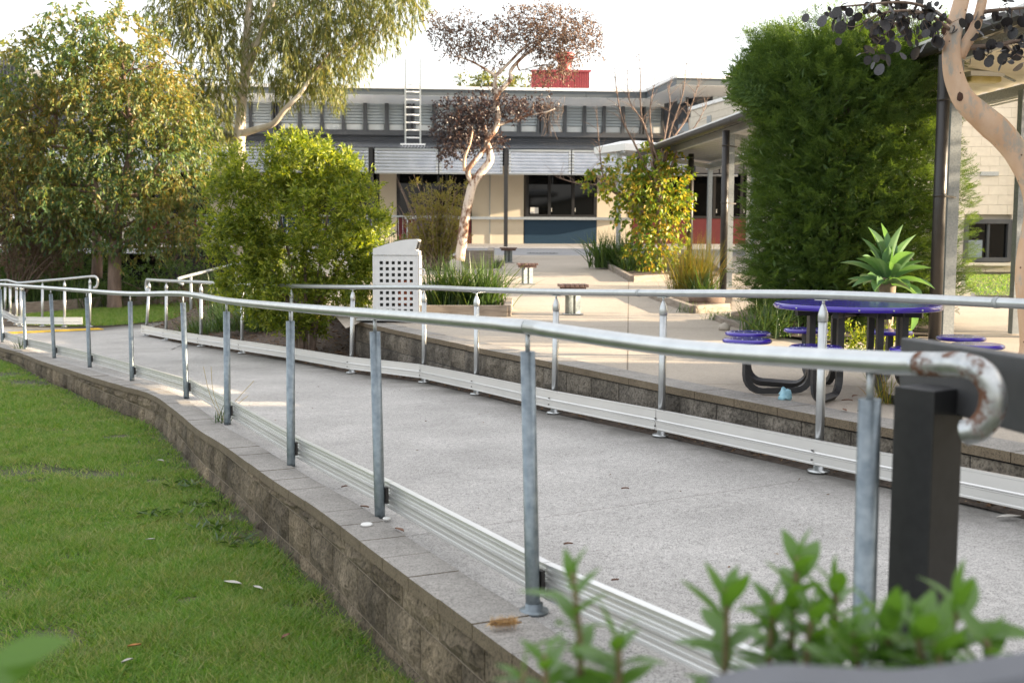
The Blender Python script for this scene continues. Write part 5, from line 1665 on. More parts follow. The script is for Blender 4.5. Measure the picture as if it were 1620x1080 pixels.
l2 = limb(t3, [at(386, 130, Yg), at(410, 60, Yg - .2), at(432, 5, Yg - .4), at(445, -60, Yg - .5)], .10, .05, bark_smooth, 10)
l3 = limb(t3, [at(383, 160, Yg), at(330, 135, Yg - .4), at(270, 90, Yg - .8), at(215, 50, Yg - 1.0), at(160, 15, Yg - 1.2)], .03, .008, bark_smooth, 6)
l4 = limb(t3, [at(384, 150, Yg), at(350, 90, Yg + .3), at(315, 40, Yg + .4), at(280, -30, Yg + .5)], .06, .02, bark_smooth)
l5 = limb(t3, [at(389, 80, Yg), at(440, 40, Yg + .2), at(520, -10, Yg + .3), at(600, -40, Yg + .2)], .06, .02, bark_smooth)
gum_cl = [(300, 0, 60), (255, 25, 30), (345, 20, 60), (400, 20, 55), (460, 20, 55), (520, 10, 55), (580, 5, 55), (635, 0, 40), (330, 75, 50), (380, 85, 45), (440, 80, 50), (500, 70, 50), (550, 62, 45), (600, 45, 35), (350, 135, 40), (330, 180, 32), (290, 150, 38), (250, 130, 42), (215, 110, 34), (300, 205, 26), (350, 215, 28), (420, 120, 30), (470, 115, 40), (520, 110, 36), (560, 95, 24), (490, 95, 30), (505, 125, 22), (530, 150, 10), (450, 140, 16), (310, -60, 70), (420, -60, 80), (540, -60, 80), (640, -50, 50), (345, 250, 16), (315, 225, 18)]
parts = []
for a in gum_cl:
    near_trunk = 352 < a[0] < 432 and a[1] > -20
    c, r = clump(a[0], a[1], a[2], Yg, a[2] * 1.0, a[2] * 1.0, 1.3 if near_trunk else (random.uniform(-.8, .8) if a[0] > 330 else -.9))
    n = int((110 if near_trunk else 190) * (r[0] * r[2]) / .6) + 14
    p, d = ell(n, c, r, .3)
    dt = d * .5 + rng.normal(size=(n, 3)) * .35 + np.array((0, 0, -.6))
    B_, D_ = twig_leaves(p, dt, .30, 8, .34, .5)
    parts.append(leaf_quads(B_, D_, rng.uniform(.13, .22, len(B_)), rng.uniform(.018, .030, len(B_)), .15, .15))
put_leaves('crown', parts, lf_gum, t3)
limbs(t3, twig_mat, tr3 + l1 + l2 + l4 + l5, [clump(a[0], a[1], a[2] * .7, Yg) for a in gum_cl if a[1] > -20 and a[2] > 25], .018, .006, twigs=5, sides=5)

# ------------------------------------------------------------------ green bottlebrush shrub
sb = on(484, 545, z_bed)
sb = Vector((at(484, 530, 14.3).x, 14.3, z_bed(at(484, 530, 14.3).x, 14.3)))
Ys = 14.3
s1 = thing('bottlebrush_shrub', sb, 'big rounded bright green shrub in the mulch bed behind the far handrail', 'shrub')
stems = []
for dx, top in ((-80, (395, 380)), (-30, (440, 330)), (0, (480, 320)), (40, (520, 330)), (70, (560, 380)), (-50, (420, 440)), (50, (540, 450))):
    ln = smooth_line([sb + Vector((dx * .0012, random.uniform(-.1, .1), -.05)), at(484 + dx * .35, 480, Ys), at(top[0], top[1], Ys + random.uniform(-.3, .3))], 5)
    mb = MB(); mb.tube(ln, list(np.linspace(.035, .012, len(ln))), 7); mb.build('stem', twig_mat, s1); stems += ln
shr = [(470, 270, 80, 50), (400, 280, 62, 48), (540, 290, 62, 45), (465, 250, 40, 36), (365, 330, 42, 55), (430, 340, 75, 60), (510, 350, 75, 60), (570, 345, 42, 60), (385, 400, 55, 55), (455, 415, 75, 55), (530, 420, 65, 55), (580, 400, 28, 45), (400, 460, 52, 42), (460, 475, 60, 42), (525, 475, 55, 42), (560, 460, 34, 40), (410, 500, 32, 24), (480, 505, 40, 20)]
parts = []
for a in shr:
    c, r = clump(a[0], a[1], a[2], Ys, a[3], a[2] * 1.1, random.uniform(-.25, .25))
    r = r * .9
    nb = int(40 * (r[0] * r[2]) / .25) + 6
    q, qd = ell(nb, c, r, .85)
    rep = 12
    p = np.repeat(q, rep, 0) + rng.normal(size=(nb * rep, 3)) * .058
    d = np.repeat(qd, rep, 0); n = len(p)
    dt = d * .6 + rng.normal(size=(n, 3)) * .45 + np.array((0, 0, .65))
    B_, D_ = twig_leaves(p, dt, .10, 10, .7, 0)
    parts.append(leaf_quads(B_, D_, rng.uniform(.05, .085, len(B_)), rng.uniform(.017, .025, len(B_)), .15, 0))
# tall shoots breaking the outline
tops = [(478, 222), (455, 232), (400, 228), (372, 240), (345, 262), (520, 248), (560, 262), (592, 290), (610, 330), (335, 300), (430, 240), (500, 235), (605, 365), (328, 345), (540, 250), (385, 225), (466, 215), (352, 235), (412, 240), (440, 222), (490, 226), (575, 280), (600, 320), (612, 350), (330, 280), (360, 250), (508, 238), (550, 268), (585, 300), (338, 325), (325, 370), (604, 392)]
P0 = np.array([at(x, y + 26, Ys + random.uniform(-.3, .3)) for x, y in tops for _ in range(5)])
dt = np.tile(np.array((0, 0, 1.0)), (len(P0), 1)) + rng.normal(size=(len(P0), 3)) * .22
B_, D_ = twig_leaves(P0 + rng.normal(size=P0.shape) * .05, dt, .24, 30, .8, 0)
parts.append(leaf_quads(B_, D_, rng.uniform(.028, .045, len(B_)), rng.uniform(.009, .013, len(B_)), .15, 0))
put_leaves('foliage', parts, lf_shrub, s1)

# ------------------------------------------------------------------ big conifer
Yc = 12.6
cb_ = on(1325, 508, z_court); cb_.y = Yc; cb_.z = z_court(0, Yc); cb_.x = at(1325, 500, Yc).x
c1 = thing('conifer', cb_, 'tall dense green conifer column in front of the covered walkway', 'conifer')
mb = MB(); mb.tube([cb_ - Vector((0, 0, .05)), cb_ + Vector((0, 0, 1.5)), cb_ + Vector((.05, 0, 3.0))], [.13, .09, .02], 10); mb.build('trunk', bark_grey, c1)
sc_ = Yc / F
# half-widths in picture pixels by picture height
prof_y = [505, 480, 430, 350, 250, 180, 130, 90, 60, 35]
prof_l = [128, 146, 150, 150, 150, 152, 160, 162, 145, 112]
prof_r = [150, 165, 170, 168, 165, 165, 165, 160, 155, 125]
def spray(n_side=7):
    """one feathery spray along +X, unit length: stem with side sprigs, flat-ish"""
    V, T = [], []
    def blade(a, d, l, w):
        d = d.normalized(); s = d.cross(Vector((random.gauss(0, .4), random.gauss(0, .4), 1))).normalized()
        b = len(V); V.extend([a - s * w / 2, a + s * w / 2, a + d * l]); T.append((b, b + 1, b + 2))
    for i in range(n_side):
        t = .12 + .88 * i / n_side
        for sgn in (-1, 1):
            L_ = (.34 * (1 - .6 * t) + .06) * random.uniform(.8, 1.15)
            a = Vector((t, 0, -.10 * t * t))
            d = Vector((.75, sgn * .75, random.uniform(-.15, .25))).normalized()
            for j in range(5):
                u = (j + .4) / 5
                q = a + d * L_ * u
                for s2 in (-1, 1):
                    e = (d + d.cross(Vector((0, 0, 1))) * s2 * .75 + Vector((0, 0, random.uniform(-.3, .4)))).normalized()
                    blade(q, e, .085 * random.uniform(.7, 1.2), .022)
            blade(a + d * L_ * .6, d, L_ * .5, .026)
    for j in range(6): blade(Vector((1 - .03 * j, 0, -.1)), Vector((1, random.gauss(0, .35), random.gauss(0, .25))), .10, .024)
    return np.array(V), np.array(T)
protos = [spray() for _ in range(6)]
def place_sprays(P, D, S, up):
    parts = []
    D = nrm(D); Yv = nrm(np.cross(up, D)); Zv = np.cross(D, Yv)
    idx = rng.integers(0, len(protos), len(P))
    for k, (V, T) in enumerate(protos):
        m_ = idx == k
        if not m_.any(): continue
        B = np.stack([D[m_], Yv[m_], Zv[m_]], 1)          # rows = local axes
        W = np.einsum('vi,nij->nvj', V, B) * S[m_][:, None, None] + P[m_][:, None]
        n = m_.sum()
        TT = (T[None] + (np.arange(n) * len(V))[:, None, None]).reshape(-1, 3)
        parts.append((W.reshape(-1, 3), TT))
    return parts
ns_ = 6000
ph = rng.uniform(0, 2 * np.pi, ns_)
py_ = rng.uniform(62, 506, ns_)
rl, rr_ = np.interp(-py_, -np.array(prof_y), prof_l), np.interp(-py_, -np.array(prof_y), prof_r)
half = np.where(np.cos(ph) < 0, rl, rr_) * sc_
lump = np.array([1 + .13 * mnoise.noise((math.cos(a) * 1.8, math.sin(a) * 1.8, y * .016)) + .07 * mnoise.noise((math.cos(a) * 5, math.sin(a) * 5, y * .045)) for a, y in zip(ph, py_)])
depthr = rng.uniform(.64, .92, ns_)
rad_ = half * depthr * lump
zz = E + (385 - py_) * sc_
P = np.stack([cb_.x + np.cos(ph) * rad_, Yc + np.sin(ph) * rad_ * .85, zz], 1)
upb = np.interp(py_, [40, 150, 500], [1.5, .75, .25])
D = np.stack([np.cos(ph), np.sin(ph), upb + rng.normal(size=ns_) * .25], 1) + rng.normal(size=(ns_, 3)) * .22
S = rng.uniform(.15, .29, ns_)
parts = place_sprays(P, D, S, np.tile(np.array((0, 0, 1.0)), (ns_, 1)) + rng.normal(size=(ns_, 3)) * .5)
# the flat, bristling top
nt2 = 620
ph = rng.uniform(0, 2 * np.pi, nt2); q_ = np.sqrt(rng.random(nt2))
rt = np.where(np.cos(ph) < 0, 138, 140) * sc_ * q_
P = np.stack([cb_.x + np.cos(ph) * rt, Yc + np.sin(ph) * rt * .85, E + (385 - (106 + 26 * q_ ** 2 + rng.normal(size=nt2) * 14)) * sc_], 1)
D = np.stack([np.cos(ph) * q_ * .8, np.sin(ph) * q_ * .8, np.full(nt2, 1.1)], 1) + rng.normal(size=(nt2, 3)) * .25
parts += place_sprays(P, D, rng.uniform(.18, .32, nt2), np.tile(np.array((0, -1.0, .2)), (nt2, 1)) + rng.normal(size=(nt2, 3)) * .5)
# leaders that stick out at the top
lead = [(1170, 110, -.9, .9), (1160, 102, -1, .6), (1182, 85, -.7, 1), (1238, 40, -.2, 1.6), (1245, 30, -.1, 1.6), (1215, 60, -.4, 1.2), (1300, 50, .1, 1.5), (1330, 35, .2, 1.6), (1360, 40, .2, 1.5), (1395, 45, .4, 1.4), (1420, 55, .6, 1.2), (1450, 85, .8, 1.0), (1270, 60, -.1, 1.5), (1195, 130, -.9, .7), (1310, 30, 0, 1.6), (1380, 25, .2, 1.5), (1160, 128, -1, .5)]
LP, LD, LS = [], [], []
for x, y, ax_, uz in lead:
    for _ in range(11):
        d = Vector((ax_ + random.gauss(0, .15), random.gauss(0, .3), uz)).normalized()
        tip = at(x + random.uniform(-12, 12), y + random.uniform(0, 25), Yc + random.uniform(-.3, .3))
        s = random.uniform(.40, .75)
        LP.append(tip - d * s); LD.append(d); LS.append(s)
parts += place_sprays(np.array(LP), np.array(LD), np.array(LS), np.tile(np.array((0, -1.0, .3)), (len(LP), 1)) + rng.normal(size=(len(LP), 3)) * .5)
put_leaves('foliage', parts, lf_conifer, c1)
# inner dead-brown brush that closes the middle of the column
ni = 5200
ph = rng.uniform(0, 2 * np.pi, ni); py_ = rng.uniform(90, 505, ni)
half = np.interp(-py_, -np.array(prof_y), prof_l) * sc_ * rng.uniform(.15, .72, ni)
P = np.stack([cb_.x + np.cos(ph) * half, Yc + np.sin(ph) * half * .85, E + (385 - py_) * sc_], 1)
D = np.stack([np.cos(ph), np.sin(ph), rng.normal(size=ni) * .6 + .3], 1) + rng.normal(size=(ni, 3)) * .4
B_, D_ = twig_leaves(P, D, .3, 6, .6)
put_leaves('inner_twigs', [leaf_quads(B_, D_, rng.uniform(.08, .16, len(B_)), .03, .2)], lf_hedge, c1)
# bluish second conifer behind, right of the posts
c2b = Vector((at(1503, 480, 14.2).x, 14.2, z_court(0, 14.2)))
c2 = thing('conifer', c2b, 'sunlit yellow green conifer edge showing right of the galvanised post', 'conifer')
n2 = 420; ph = rng.uniform(0, 2 * np.pi, n2); zz = rng.uniform(.15, 2.0, n2)
rr2 = np.interp(zz, [0, .4, 1.4, 2.0], [.18, .26, .24, .08])
P = np.stack([c2b.x + np.cos(ph) * rr2 * .5, 14.2 + np.sin(ph) * rr2, c2b.z + zz], 1)
D = np.stack([np.cos(ph), np.sin(ph), .5 + rng.normal(size=n2) * .2], 1)
put_leaves('foliage', place_sprays(P, D, rng.uniform(.14, .24, n2), np.tile(np.array((0, 0, 1.0)), (n2, 1)) + rng.normal(size=(n2, 3)) * .4), lf_conifer, c2)
mb = MB(); mb.tube([c2b, c2b + Vector((0, 0, 1.8))], [.05, .01], 8); mb.build('trunk', bark_grey, c2)

# ------------------------------------------------------------------ strap-leaved clumps
def straps(root, c, n, length, width, spread, m, name='leaves', seg=5, arch=1.0, lean=(0, 0), rad=.12, up=1.0):
    base = np.array(c) + rng.normal(size=(n, 3)) * np.array((rad, rad, 0))
    a = rng.uniform(0, 2 * np.pi, n)
    out = np.stack([np.cos(a), np.sin(a), np.zeros(n)], 1) * (rng.random((n, 1)) * spread) + np.array((lean[0], lean[1], 0))
    Ln = length * rng.uniform(.55, 1.1, (n, 1))
    side = nrm(np.stack([-out[:, 1], out[:, 0], np.zeros(n)], 1) + rng.normal(size=(n, 3)) * .15)
    W = width * rng.uniform(.7, 1.2, (n, 1))
    pts = []
    for k in range(seg + 1):
        t = k / seg
        p = base + out * Ln * t * (1 + .35 * t) + np.array((0, 0, 1.0)) * Ln * up * (t - arch * .52 * t * t * np.linalg.norm(out, axis=1, keepdims=True))
        pts.append((p, side * W * (1 - t ** 2.2) * .5))
    V = np.stack([q for p, s in pts[:-1] for q in (p - s, p + s)] + [pts[-1][0]], 1)
    nv = V.shape[1]
    T = []
    for k in range(seg - 1): T += [(2 * k, 2 * k + 1, 2 * k + 3), (2 * k, 2 * k + 3, 2 * k + 2)]
    T.append((2 * seg - 2, 2 * seg - 1, 2 * seg))
    T = (np.array(T)[None] + (np.arange(n) * nv)[:, None, None]).reshape(-1, 3)
    V = V.reshape(-1, 3)
    V[:, 2] = np.maximum(V[:, 2], c[2] - .02)
    return V, T
def strap_plant(name, px, py, Y, zf, label, cat, n, length, width, spread, m, arch=1.0, rad=.12, group=None, multi=None, up=1.0):
    b = at(px, py, Y); b.z = zf(b.x, b.y) + .02
    o = thing(name, b, label, cat, group)
    parts = []
    for dx, dy in (multi or [(0, 0)]): parts.append(straps(o, b + Vector((dx, dy, 0)), n, length, width, spread, m, arch=arch, rad=rad, up=up))
    put_leaves('leaves', parts, m, o)
    return o
strap_plant('strappy_plant', 722, 480, 15.1, z_court, 'large strappy green clump between the litter bin and the stools', 'plant', 200, .80, .020, .85, lf_strap, 1.0, .12, 'strappy clumps', [(-.22, 0), (.05, .1), (.25, -.05), (.4, .1)])
strap_plant('strappy_plant', 968, 412, 25, z_court, 'dark strappy clump at the left corner of the yellow leaved tree bed', 'plant', 170, .95, .028, .8, lf_strap, 1.0, .15, 'strappy clumps', [(-.2, 0), (.15, .2), (.35, -.1)])
strap_plant('strappy_plant', 1012, 425, 23.5, z_court, 'lower strappy clump spilling along the edging under the yellow leaved tree', 'plant', 110, .55, .022, .9, lf_strap, 1.1, .15, 'strappy clumps', [(-.15, 0), (.15, .1)])
strap_plant('strappy_plant', 1215, 512, 11.5, z_court, 'strappy green clump at the foot of the conifer behind the purple seats', 'plant', 150, .50, .014, 1.0, lf_strap, 1.1, .10, 'strappy clumps', [(-.08, -.1), (.12, .1)])
strap_plant('strappy_plant', 1112, 470, 17.3, z_court, 'short blue green strappy clump before the tufted grass', 'plant', 90, .50, .022, .9, lf_strap, 1.1, .1, 'strappy clumps')
strap_plant('strappy_plant', 733, 423, 22, z_court, 'tiny strappy seedling on the paving left of the middle stool', 'plant', 30, .25, .015, 1.0, lf_strap, 1.0, .03, 'strappy clumps') if False else None
strap_plant('strappy_plant', 785, 421, 24.5, z_court, 'tiny strappy tuft on the paving behind the middle stool', 'plant', 50, .34, .016, 1.0, lf_strap, 1.0, .06, 'strappy clumps')
strap_plant('strappy_plant', 620, 395, 26, z_court, 'dark strappy clump behind the litter bin hood', 'plant', 160, .75, .022, .7, lf_strap, .9, .2, 'strappy clumps', [(-.3, 0), (.1, 0), (.4, .2)])
strap_plant('strappy_plant', 410, 520, 16.8, z_bed, 'upright strappy clump left of the green shrub behind the far handrail', 'plant', 150, .62, .013, .9, lf_strap, 1.05, .1, 'strappy clumps', [(-.5, 0), (-.25, .3), (0, 0), (.25, .1)])
strap_plant('strappy_plant', 320, 525, 17.6, z_path, 'drooping strappy clump at the left end of the mulch bed', 'plant', 170, .55, .013, 1.1, lf_strap, 1.2, .12, 'strappy clumps', [(0, .1), (.25, 0), (-.15, .3)])
strap_plant('strappy_plant', 395, 470, 19.5, z_path, 'tall upright reedy clump behind the upright strappy one', 'plant', 170, 1.15, .018, .28, lf_strap, .5, .3, 'strappy clumps', [(-.35, 0), (.0, 0), (.35, 0)])
strap_plant('strappy_plant', 88, 470, 26.5, z_back, 'dark strappy clump behind the short end handrail', 'plant', 130, 1.0, .025, .7, lf_strap, 1.0, .2, 'strappy clumps', [(-1.2, 0), (-.6, .2), (0, 0), (.5, .1)])
strap_plant('strappy_plant', 160, 470, 27, z_back, 'strappy clump beside the bushy gum trunk', 'plant', 110, .8, .022, .7, lf_strap, 1.0, .2, 'strappy clumps', [(-.4, 0), (.2, .1)])
tg = strap_plant('tuft_grass', 1096, 455, 17.6, z_court, 'tall orange and green tufted grass glowing beside the walkway posts', 'ornamental grass', 420, 1.05, .007, .55, lf_tuft, .75, .13, None, [(-.12, 0), (.12, .05)])
strap_plant('tuft_grass', 318, 470, 23, z_back, 'dry brown tussock behind the dark stair handrail', 'ornamental grass', 260, 1.1, .008, .7, lf_dry, .8, .2)
strap_plant('tuft_grass', 372, 640, 8.3, z_path, 'little green weed tuft with seed stalks growing beside a near handrail post', 'weed', 26, .16, .006, .8, lf_strap, 1, .02) if False else None
wb = on(352, 668, z_path)
o = thing('weed_tuft', wb, 'little weed tuft with tall straw seed stalks beside a near handrail post', 'weed')
put_leaves('leaves', [straps(o, wb, 22, .17, .008, .8, lf_strap, rad=.03)], lf_strap, o)
mb = MB()
for x, y in ((322, 580), (334, 580), (402, 602), (392, 626)): mb.tube(smooth_line([wb + Vector((random.uniform(-.03, .03), 0, 0)), at((x + 350) / 2 - 4, (y + 668) / 2, wb.y), at(x, y, wb.y)], 3), .0022, 4)
mb.build('seed_stalks', simple('straw', (.42, .33, .16), (.5, .4, .22), .8), o, kind='stuff')
wb = on(32, 552, z_path)
o = thing('weed_tuft', wb, 'small green weed at the foot of a handrail post far left', 'weed')
put_leaves('leaves', [straps(o, wb, 24, .22, .012, .8, lf_strap, rad=.04)], lf_strap, o)
wb = Vector((at(1398, 600, 6.75).x, 6.75, ZC))
o = thing('weed_tuft', wb, 'pale dry grass tuft behind the near post below the picnic table', 'weed')
put_leaves('leaves', [straps(o, wb, 60, .26, .005, .7, lf_tuft, rad=.03)], lf_tuft, o)
for px, py, lab in ((1135, 506, 'low weedy tuft at the tip of the conifer bed'), (1090, 494, 'small weed against the stony bed edging'), (1165, 512, 'small sprawling weed beside the conifer bed stones')):
    wb = on(px, py, z_court)
    o = thing('weed_tuft', wb, lab, 'weed')
    put_leaves('leaves', [straps(o, wb, 50, .20, .008, 1.1, lf_strap, rad=.08)], lf_strap, o)

# ------------------------------------------------------------------ agave on its stem
ab = at(1398, 445, 9.6); ab.z = z_court(0, 9.6)
ag = thing('agave', ab, 'soft leaved agave rosette on a thick stem behind the picnic table', 'agave')
hd = at(1405, 432, 9.6)
mb = MB(); mb.tube(smooth_line([ab, ab + Vector((.03, 0, .35)), hd - Vector((.02, 0, .12)), hd], 4), [.07] * 8 + [.075, .08, .08, .07, .05][:5], 10) if False else mb.tube([ab, ab + Vector((.03, 0, .3)), hd - Vector((0, 0, .1)), hd], [.065, .06, .07, .05], 10)
mb.build('stem', simple('agave_stem', (.12, .09, .065), (.22, .17, .12), .9, 0, 20, bscale=30, bst=.6), ag)
ag_mat, nt, b = new_mat('agave_leaf')
n = noise_node(nt, 5, 3); c = ramp(nt, n.outputs['Fac'], [(.3, (.075, .16, .075)), (.7, (.12, .22, .105))]).outputs[0]
L(nt, c, b.inputs['Base Color']); b.inputs['Roughness'].default_value = .4
t = N(nt, 'ShaderNodeBsdfTranslucent'); L(nt, mix(nt, 1, c, (1.5, 1.6, .5), 'MULTIPLY'), t.inputs[0])
ms = N(nt, 'ShaderNodeMixShader'); ms.inputs[0].default_value = .28
L(nt, b.outputs[0], ms.inputs[1]); L(nt, t.outputs[0], ms.inputs[2]); L(nt, ms.outputs[0], nt.nodes['Material Output'].inputs[0])
def agave_leaf(l, w, curl):
    rows = []
    for i in range(9):
        t = i / 8
        ww_ = max(.003, w * float(np.interp(t, [0, .15, .35, .55, .72, .86, .95, 1], [.52, .62, .88, 1.0, .88, .55, .22, .02])))
        x = l * (t - .10 * curl * t * t); z = l * (.10 * math.sin(t * 2.4) - curl * .30 * t * t)
        rows.append([Vector((x, s * ww_ * .5, z + abs(s) ** 1.5 * ww_ * .30)) for s in (-1, -.5, 0, .5, 1)])
    V = [p for r in rows for p in r]
    mb = MB(); mb.grid(rows, True)
    return mb.mesh('agave_leaf', fix=False)
aprotos = [agave_leaf(.44, .135, c) for c in (-.5, -.1, .3, .8)]
for me in aprotos: me.materials.append(ag_mat)
ga = 2.39996
for k in range(34):
    a = k * ga + random.uniform(-.3, .3)
    el = 74 - 78 * (k / 33) ** .75 + random.uniform(-13, 13)
    me = aprotos[0 if el > 62 else (1 if el > 40 else (2 if el > 15 else 3))] if random.random() < .8 else random.choice(aprotos)
    o = link('leaf', me, None, ag)
    s = random.uniform(.72, 1.15)
    o.matrix_local = Matrix.Translation(hd - ab - Vector((0, 0, .05 + .10 * k / 45))) @ Matrix.Rotation(a, 4, 'Z') @ Matrix.Rotation(-R(el), 4, 'Y') @ Matrix.Rotation(random.uniform(-.3, .3), 4, 'X') @ Matrix.Scale(s, 4)
o = link('leaf', aprotos[3], None, ag)
o.matrix_local = Matrix.Translation(at(1435, 470, 9.4) - ab) @ Matrix.Rotation(.3, 4, 'Z') @ Matrix.Rotation(R(72), 4, 'Y') @ Matrix.Scale(.75, 4)
# small leafy weeds under the table
for px, py, lab in ((1330, 545, 'low feathery weeds under the picnic table'), (1395, 545, 'bright leafy weed below the agave stem')):
    wb = Vector((at(px, py, 9.3).x, 9.3, z_court(0, 9.3)))
    o = thing('weed_tuft', wb, lab, 'weed')
    p, d = ell(160, wb + Vector((0, 0, .14)), (.22, .15, .14)); B_, D_ = twig_leaves(p, d + np.array((0, 0, .5)), .08, 6, .8)
    put_leaves('leaves', [leaf_quads(B_, D_, rng.uniform(.03, .05, len(B_)), .014, .15)], lf_shrub, o)

# ------------------------------------------------------------------ gum with round dark leaves, right foreground
Yr = 8.8
rb_ = at(1612, 520, Yr); rb_.z = z_court(0, Yr)
g2 = thing('gum_tree', rb_, 'smooth peach barked gum with a bent trunk and round dark leaves at the right edge', 'tree')
tpx = [(1632, 560), (1630, 500), (1624, 440), (1628, 390), (1638, 340), (1634, 295), (1613, 250), (1587, 215), (1557, 188), (1527, 160), (1512, 130), (1506, 100), (1506, 65), (1512, 35), (1520, 5), (1530, -40), (1535, -90)]
tr4 = smooth_line([rb_ - Vector((0, 0, .05))] + [at(x, y, Yr) for x, y in tpx], 4)
rr4 = np.interp(np.linspace(0, 1, len(tr4)), [0, .25, .38, .42, .50, .62, .75, .9, 1], [.10, .08, .092, .092, .105, .080, .068, .058, .046])
mb = MB(); mb.tube(tr4, list(rr4), 18); mb.build('trunk', bark_orange, g2)
mb = MB()
for x, y, r_, s in ((1519, 153, .05, 1.4), (1493, 49, .045, 1.2), (1598, 225, .04, 1.2)):
    p = at(x, y, Yr - .07); rock_like(g2, p, (.018 * s, .014, .026 * s), simple('bark_knot', (.05, .025, .018), (.09, .045, .03), .9), 'knot')
lA = limb(g2, [at(1517, 90, Yr + .03), at(1528, 70, Yr), at(1542, 45, Yr), at(1551, 15, Yr), at(1560, -30, Yr)], .05, .035, bark_orange, 12)
lB = limb(g2, [at(1533, 75, Yr), at(1570, 73, Yr - .1), at(1605, 66, Yr - .15), at(1650, 60, Yr - .2)], .022, .012, twig_mat, 8)
lC = limb(g2, [at(1505, 50, Yr), at(1480, 30, Yr - .2), at(1450, 18, Yr - .4), at(1400, 20, Yr - .6), at(1360, 40, Yr - .7)], .016, .005, twig_mat, 7)
lD = limb(g2, [at(1508, 40, Yr), at(1475, 16, Yr - .2), at(1430, 4, Yr - .4), at(1365, 8, Yr - .5), at(1322, 12, Yr - .5)], .016, .005, twig_mat, 7)
lE = limb(g2, [at(1455, 20, Yr - .4), at(1430, 25, Yr - .45), at(1400, 55, Yr - .5), at(1385, 75, Yr - .5)], .008, .003, twig_mat, 6)
lF = limb(g2, [at(1552, 20, Yr), at(1580, 16, Yr - .1), at(1630, 12, Yr - .2)], .02, .008, twig_mat, 7)
lG = limb(g2, [at(1590, 70, Yr - .12), at(1608, 85, Yr - .2), at(1640, 100, Yr - .3)], .010, .004, twig_mat, 6)
def round_leaf():
    V = [Vector((0, 0, 0))] + [Vector((.5 + .5 * math.cos(a), .46 * math.sin(a), .08 * math.sin(a) ** 2)) for a in np.linspace(-math.pi, math.pi, 11)[:-1]]
    mb = MB(); V.append(Vector((.5, 0, -.02)))
    mb.add(V[1:], [(i, (i + 1) % 10, 10) for i in range(10)], True)
    return mb.mesh('round_leaf', fix=False)
rl_ = round_leaf(); rl_.materials.append(lf_silver)
spots = []
for ln, w, cnt in ((lC, 26, 62), (lD, 26, 78), (lE, 22, 46), (lB, 18, 46), (lF, 26, 42), (lG, 16, 16)):
    for _ in range(cnt):
        t = random.random() ** .8
        p = ln[min(len(ln) - 1, int(t * len(ln)))]
        spots.append(p + Vector((random.gauss(0, w * .6), random.gauss(0, w * .6), random.gauss(-5, w * .5))) * (Yr / F))
for x, y in ((1375, 88), (1368, 72), (1362, 85), (1385, 60), (1450, 62), (1452, 75), (1480, 52), (1475, 60), (1440, 40), (1588, 95), (1568, 92)): spots.append(at(x, y, Yr - .45 if x < 1500 else Yr - .2))
for p in spots[:298]:
    o = link('leaf', rl_, None, g2)
    s = random.choice((.045, .06, .07, .08, .095))
    o.matrix_local = Matrix.Translation(p - rb_) @ Matrix.Rotation(random.uniform(0, 6.28), 4, 'Z') @ Matrix.Rotation(random.gauss(.9, .6), 4, 'Y') @ Matrix.Rotation(random.uniform(-1.2, 1.2), 4, 'X') @ Matrix.Scale(s, 4)
mb = MB()
for p in random.sample(spots, 130):
    k = min(lC + lD + lE + lB + lF + lG, key=lambda q: (q - p).length)
    mb.tube([k, k.lerp(p, .5) + Vector((0, 0, -.01)), p], [.0035, .0025, .0015], 4, caps=False)
mb.build('twigs', twig_mat, g2, kind='stuff')
# its crown above the picture
parts = []
for c, r in (((3.2, 8.4, 4.0), (1.0, .9, .45)), ((4.6, 8.6, 4.2), (1.1, 1.0, .7))):
    p, d = ell(200, c, r); B_, D_ = twig_leaves(p, d, .2, 5, .8); parts.append(leaf_quads(B_, D_, rng.uniform(.05, .07, len(B_)), .055, .1))
put_leaves('upper_crown', parts, lf_dark, g2)

# ------------------------------------------------------------------ middle gum with dark and copper leaves
Ym = 22.5
mb_ = at(726, 405, Ym); mb_.z = z_court(0, Ym)
g3 = thing('gum_tree', mb_, 'slender pale trunked gum with copper and dark purple leaves in the middle', 'tree')
tA = [(727, 412), (731, 385), (735, 350), (742, 315), (748, 292)]
main = [at(x, y, Ym) for x, y in tA] + [at(x, y, Ym) for x, y in ((762, 272), (775, 255), (774, 238), (770, 222), (783, 205), (788, 185), (784, 165), (786, 150), (797, 138), (808, 125), (808, 112), (822, 95), (840, 80), (855, 65), (875, 45))]
ln = smooth_line(main, 3)
mb = MB(); mb.tube(ln, list(np.interp(np.linspace(0, 1, len(ln)), [0, .25, .4, .7, 1], [.105, .085, .066, .05, .015])), 12); mb.build('trunk', bark_pale, g3)
b1 = limb(g3, [at(747, 290, Ym), at(740, 272, Ym - .1), at(748, 258, Ym - .1), at(762, 242, Ym - .05), at(772, 230, Ym)], .055, .045, bark_pale)
b2 = limb(g3, [at(735, 270, Ym - .1), at(735, 250, Ym - .2), at(744, 225, Ym - .3), at(748, 205, Ym - .3)], .04, .012, bark_orange)
b3 = limb(g3, [at(785, 150, Ym), at(783, 132, Ym), at(782, 120, Ym), at(765, 108, Ym - .1), at(745, 97, Ym - .2), at(725, 90, Ym - .3)], .045, .012, bark_pale)
b4 = limb(g3, [at(782, 122, Ym), at(800, 105, Ym), at(830, 75, Ym), at(850, 65, Ym)], .04, .015, bark_pale)
b5 = limb(g3, [at(788, 198, Ym), at(812, 190, Ym), at(838, 182, Ym - .1), at(862, 178, Ym - .2), at(878, 172, Ym - .2)], .03, .008, bark_pale)
b6 = limb(g3, [at(770, 225, Ym), at(768, 205, Ym + .1), at(760, 180, Ym + .2)], .04, .012, bark_pale)
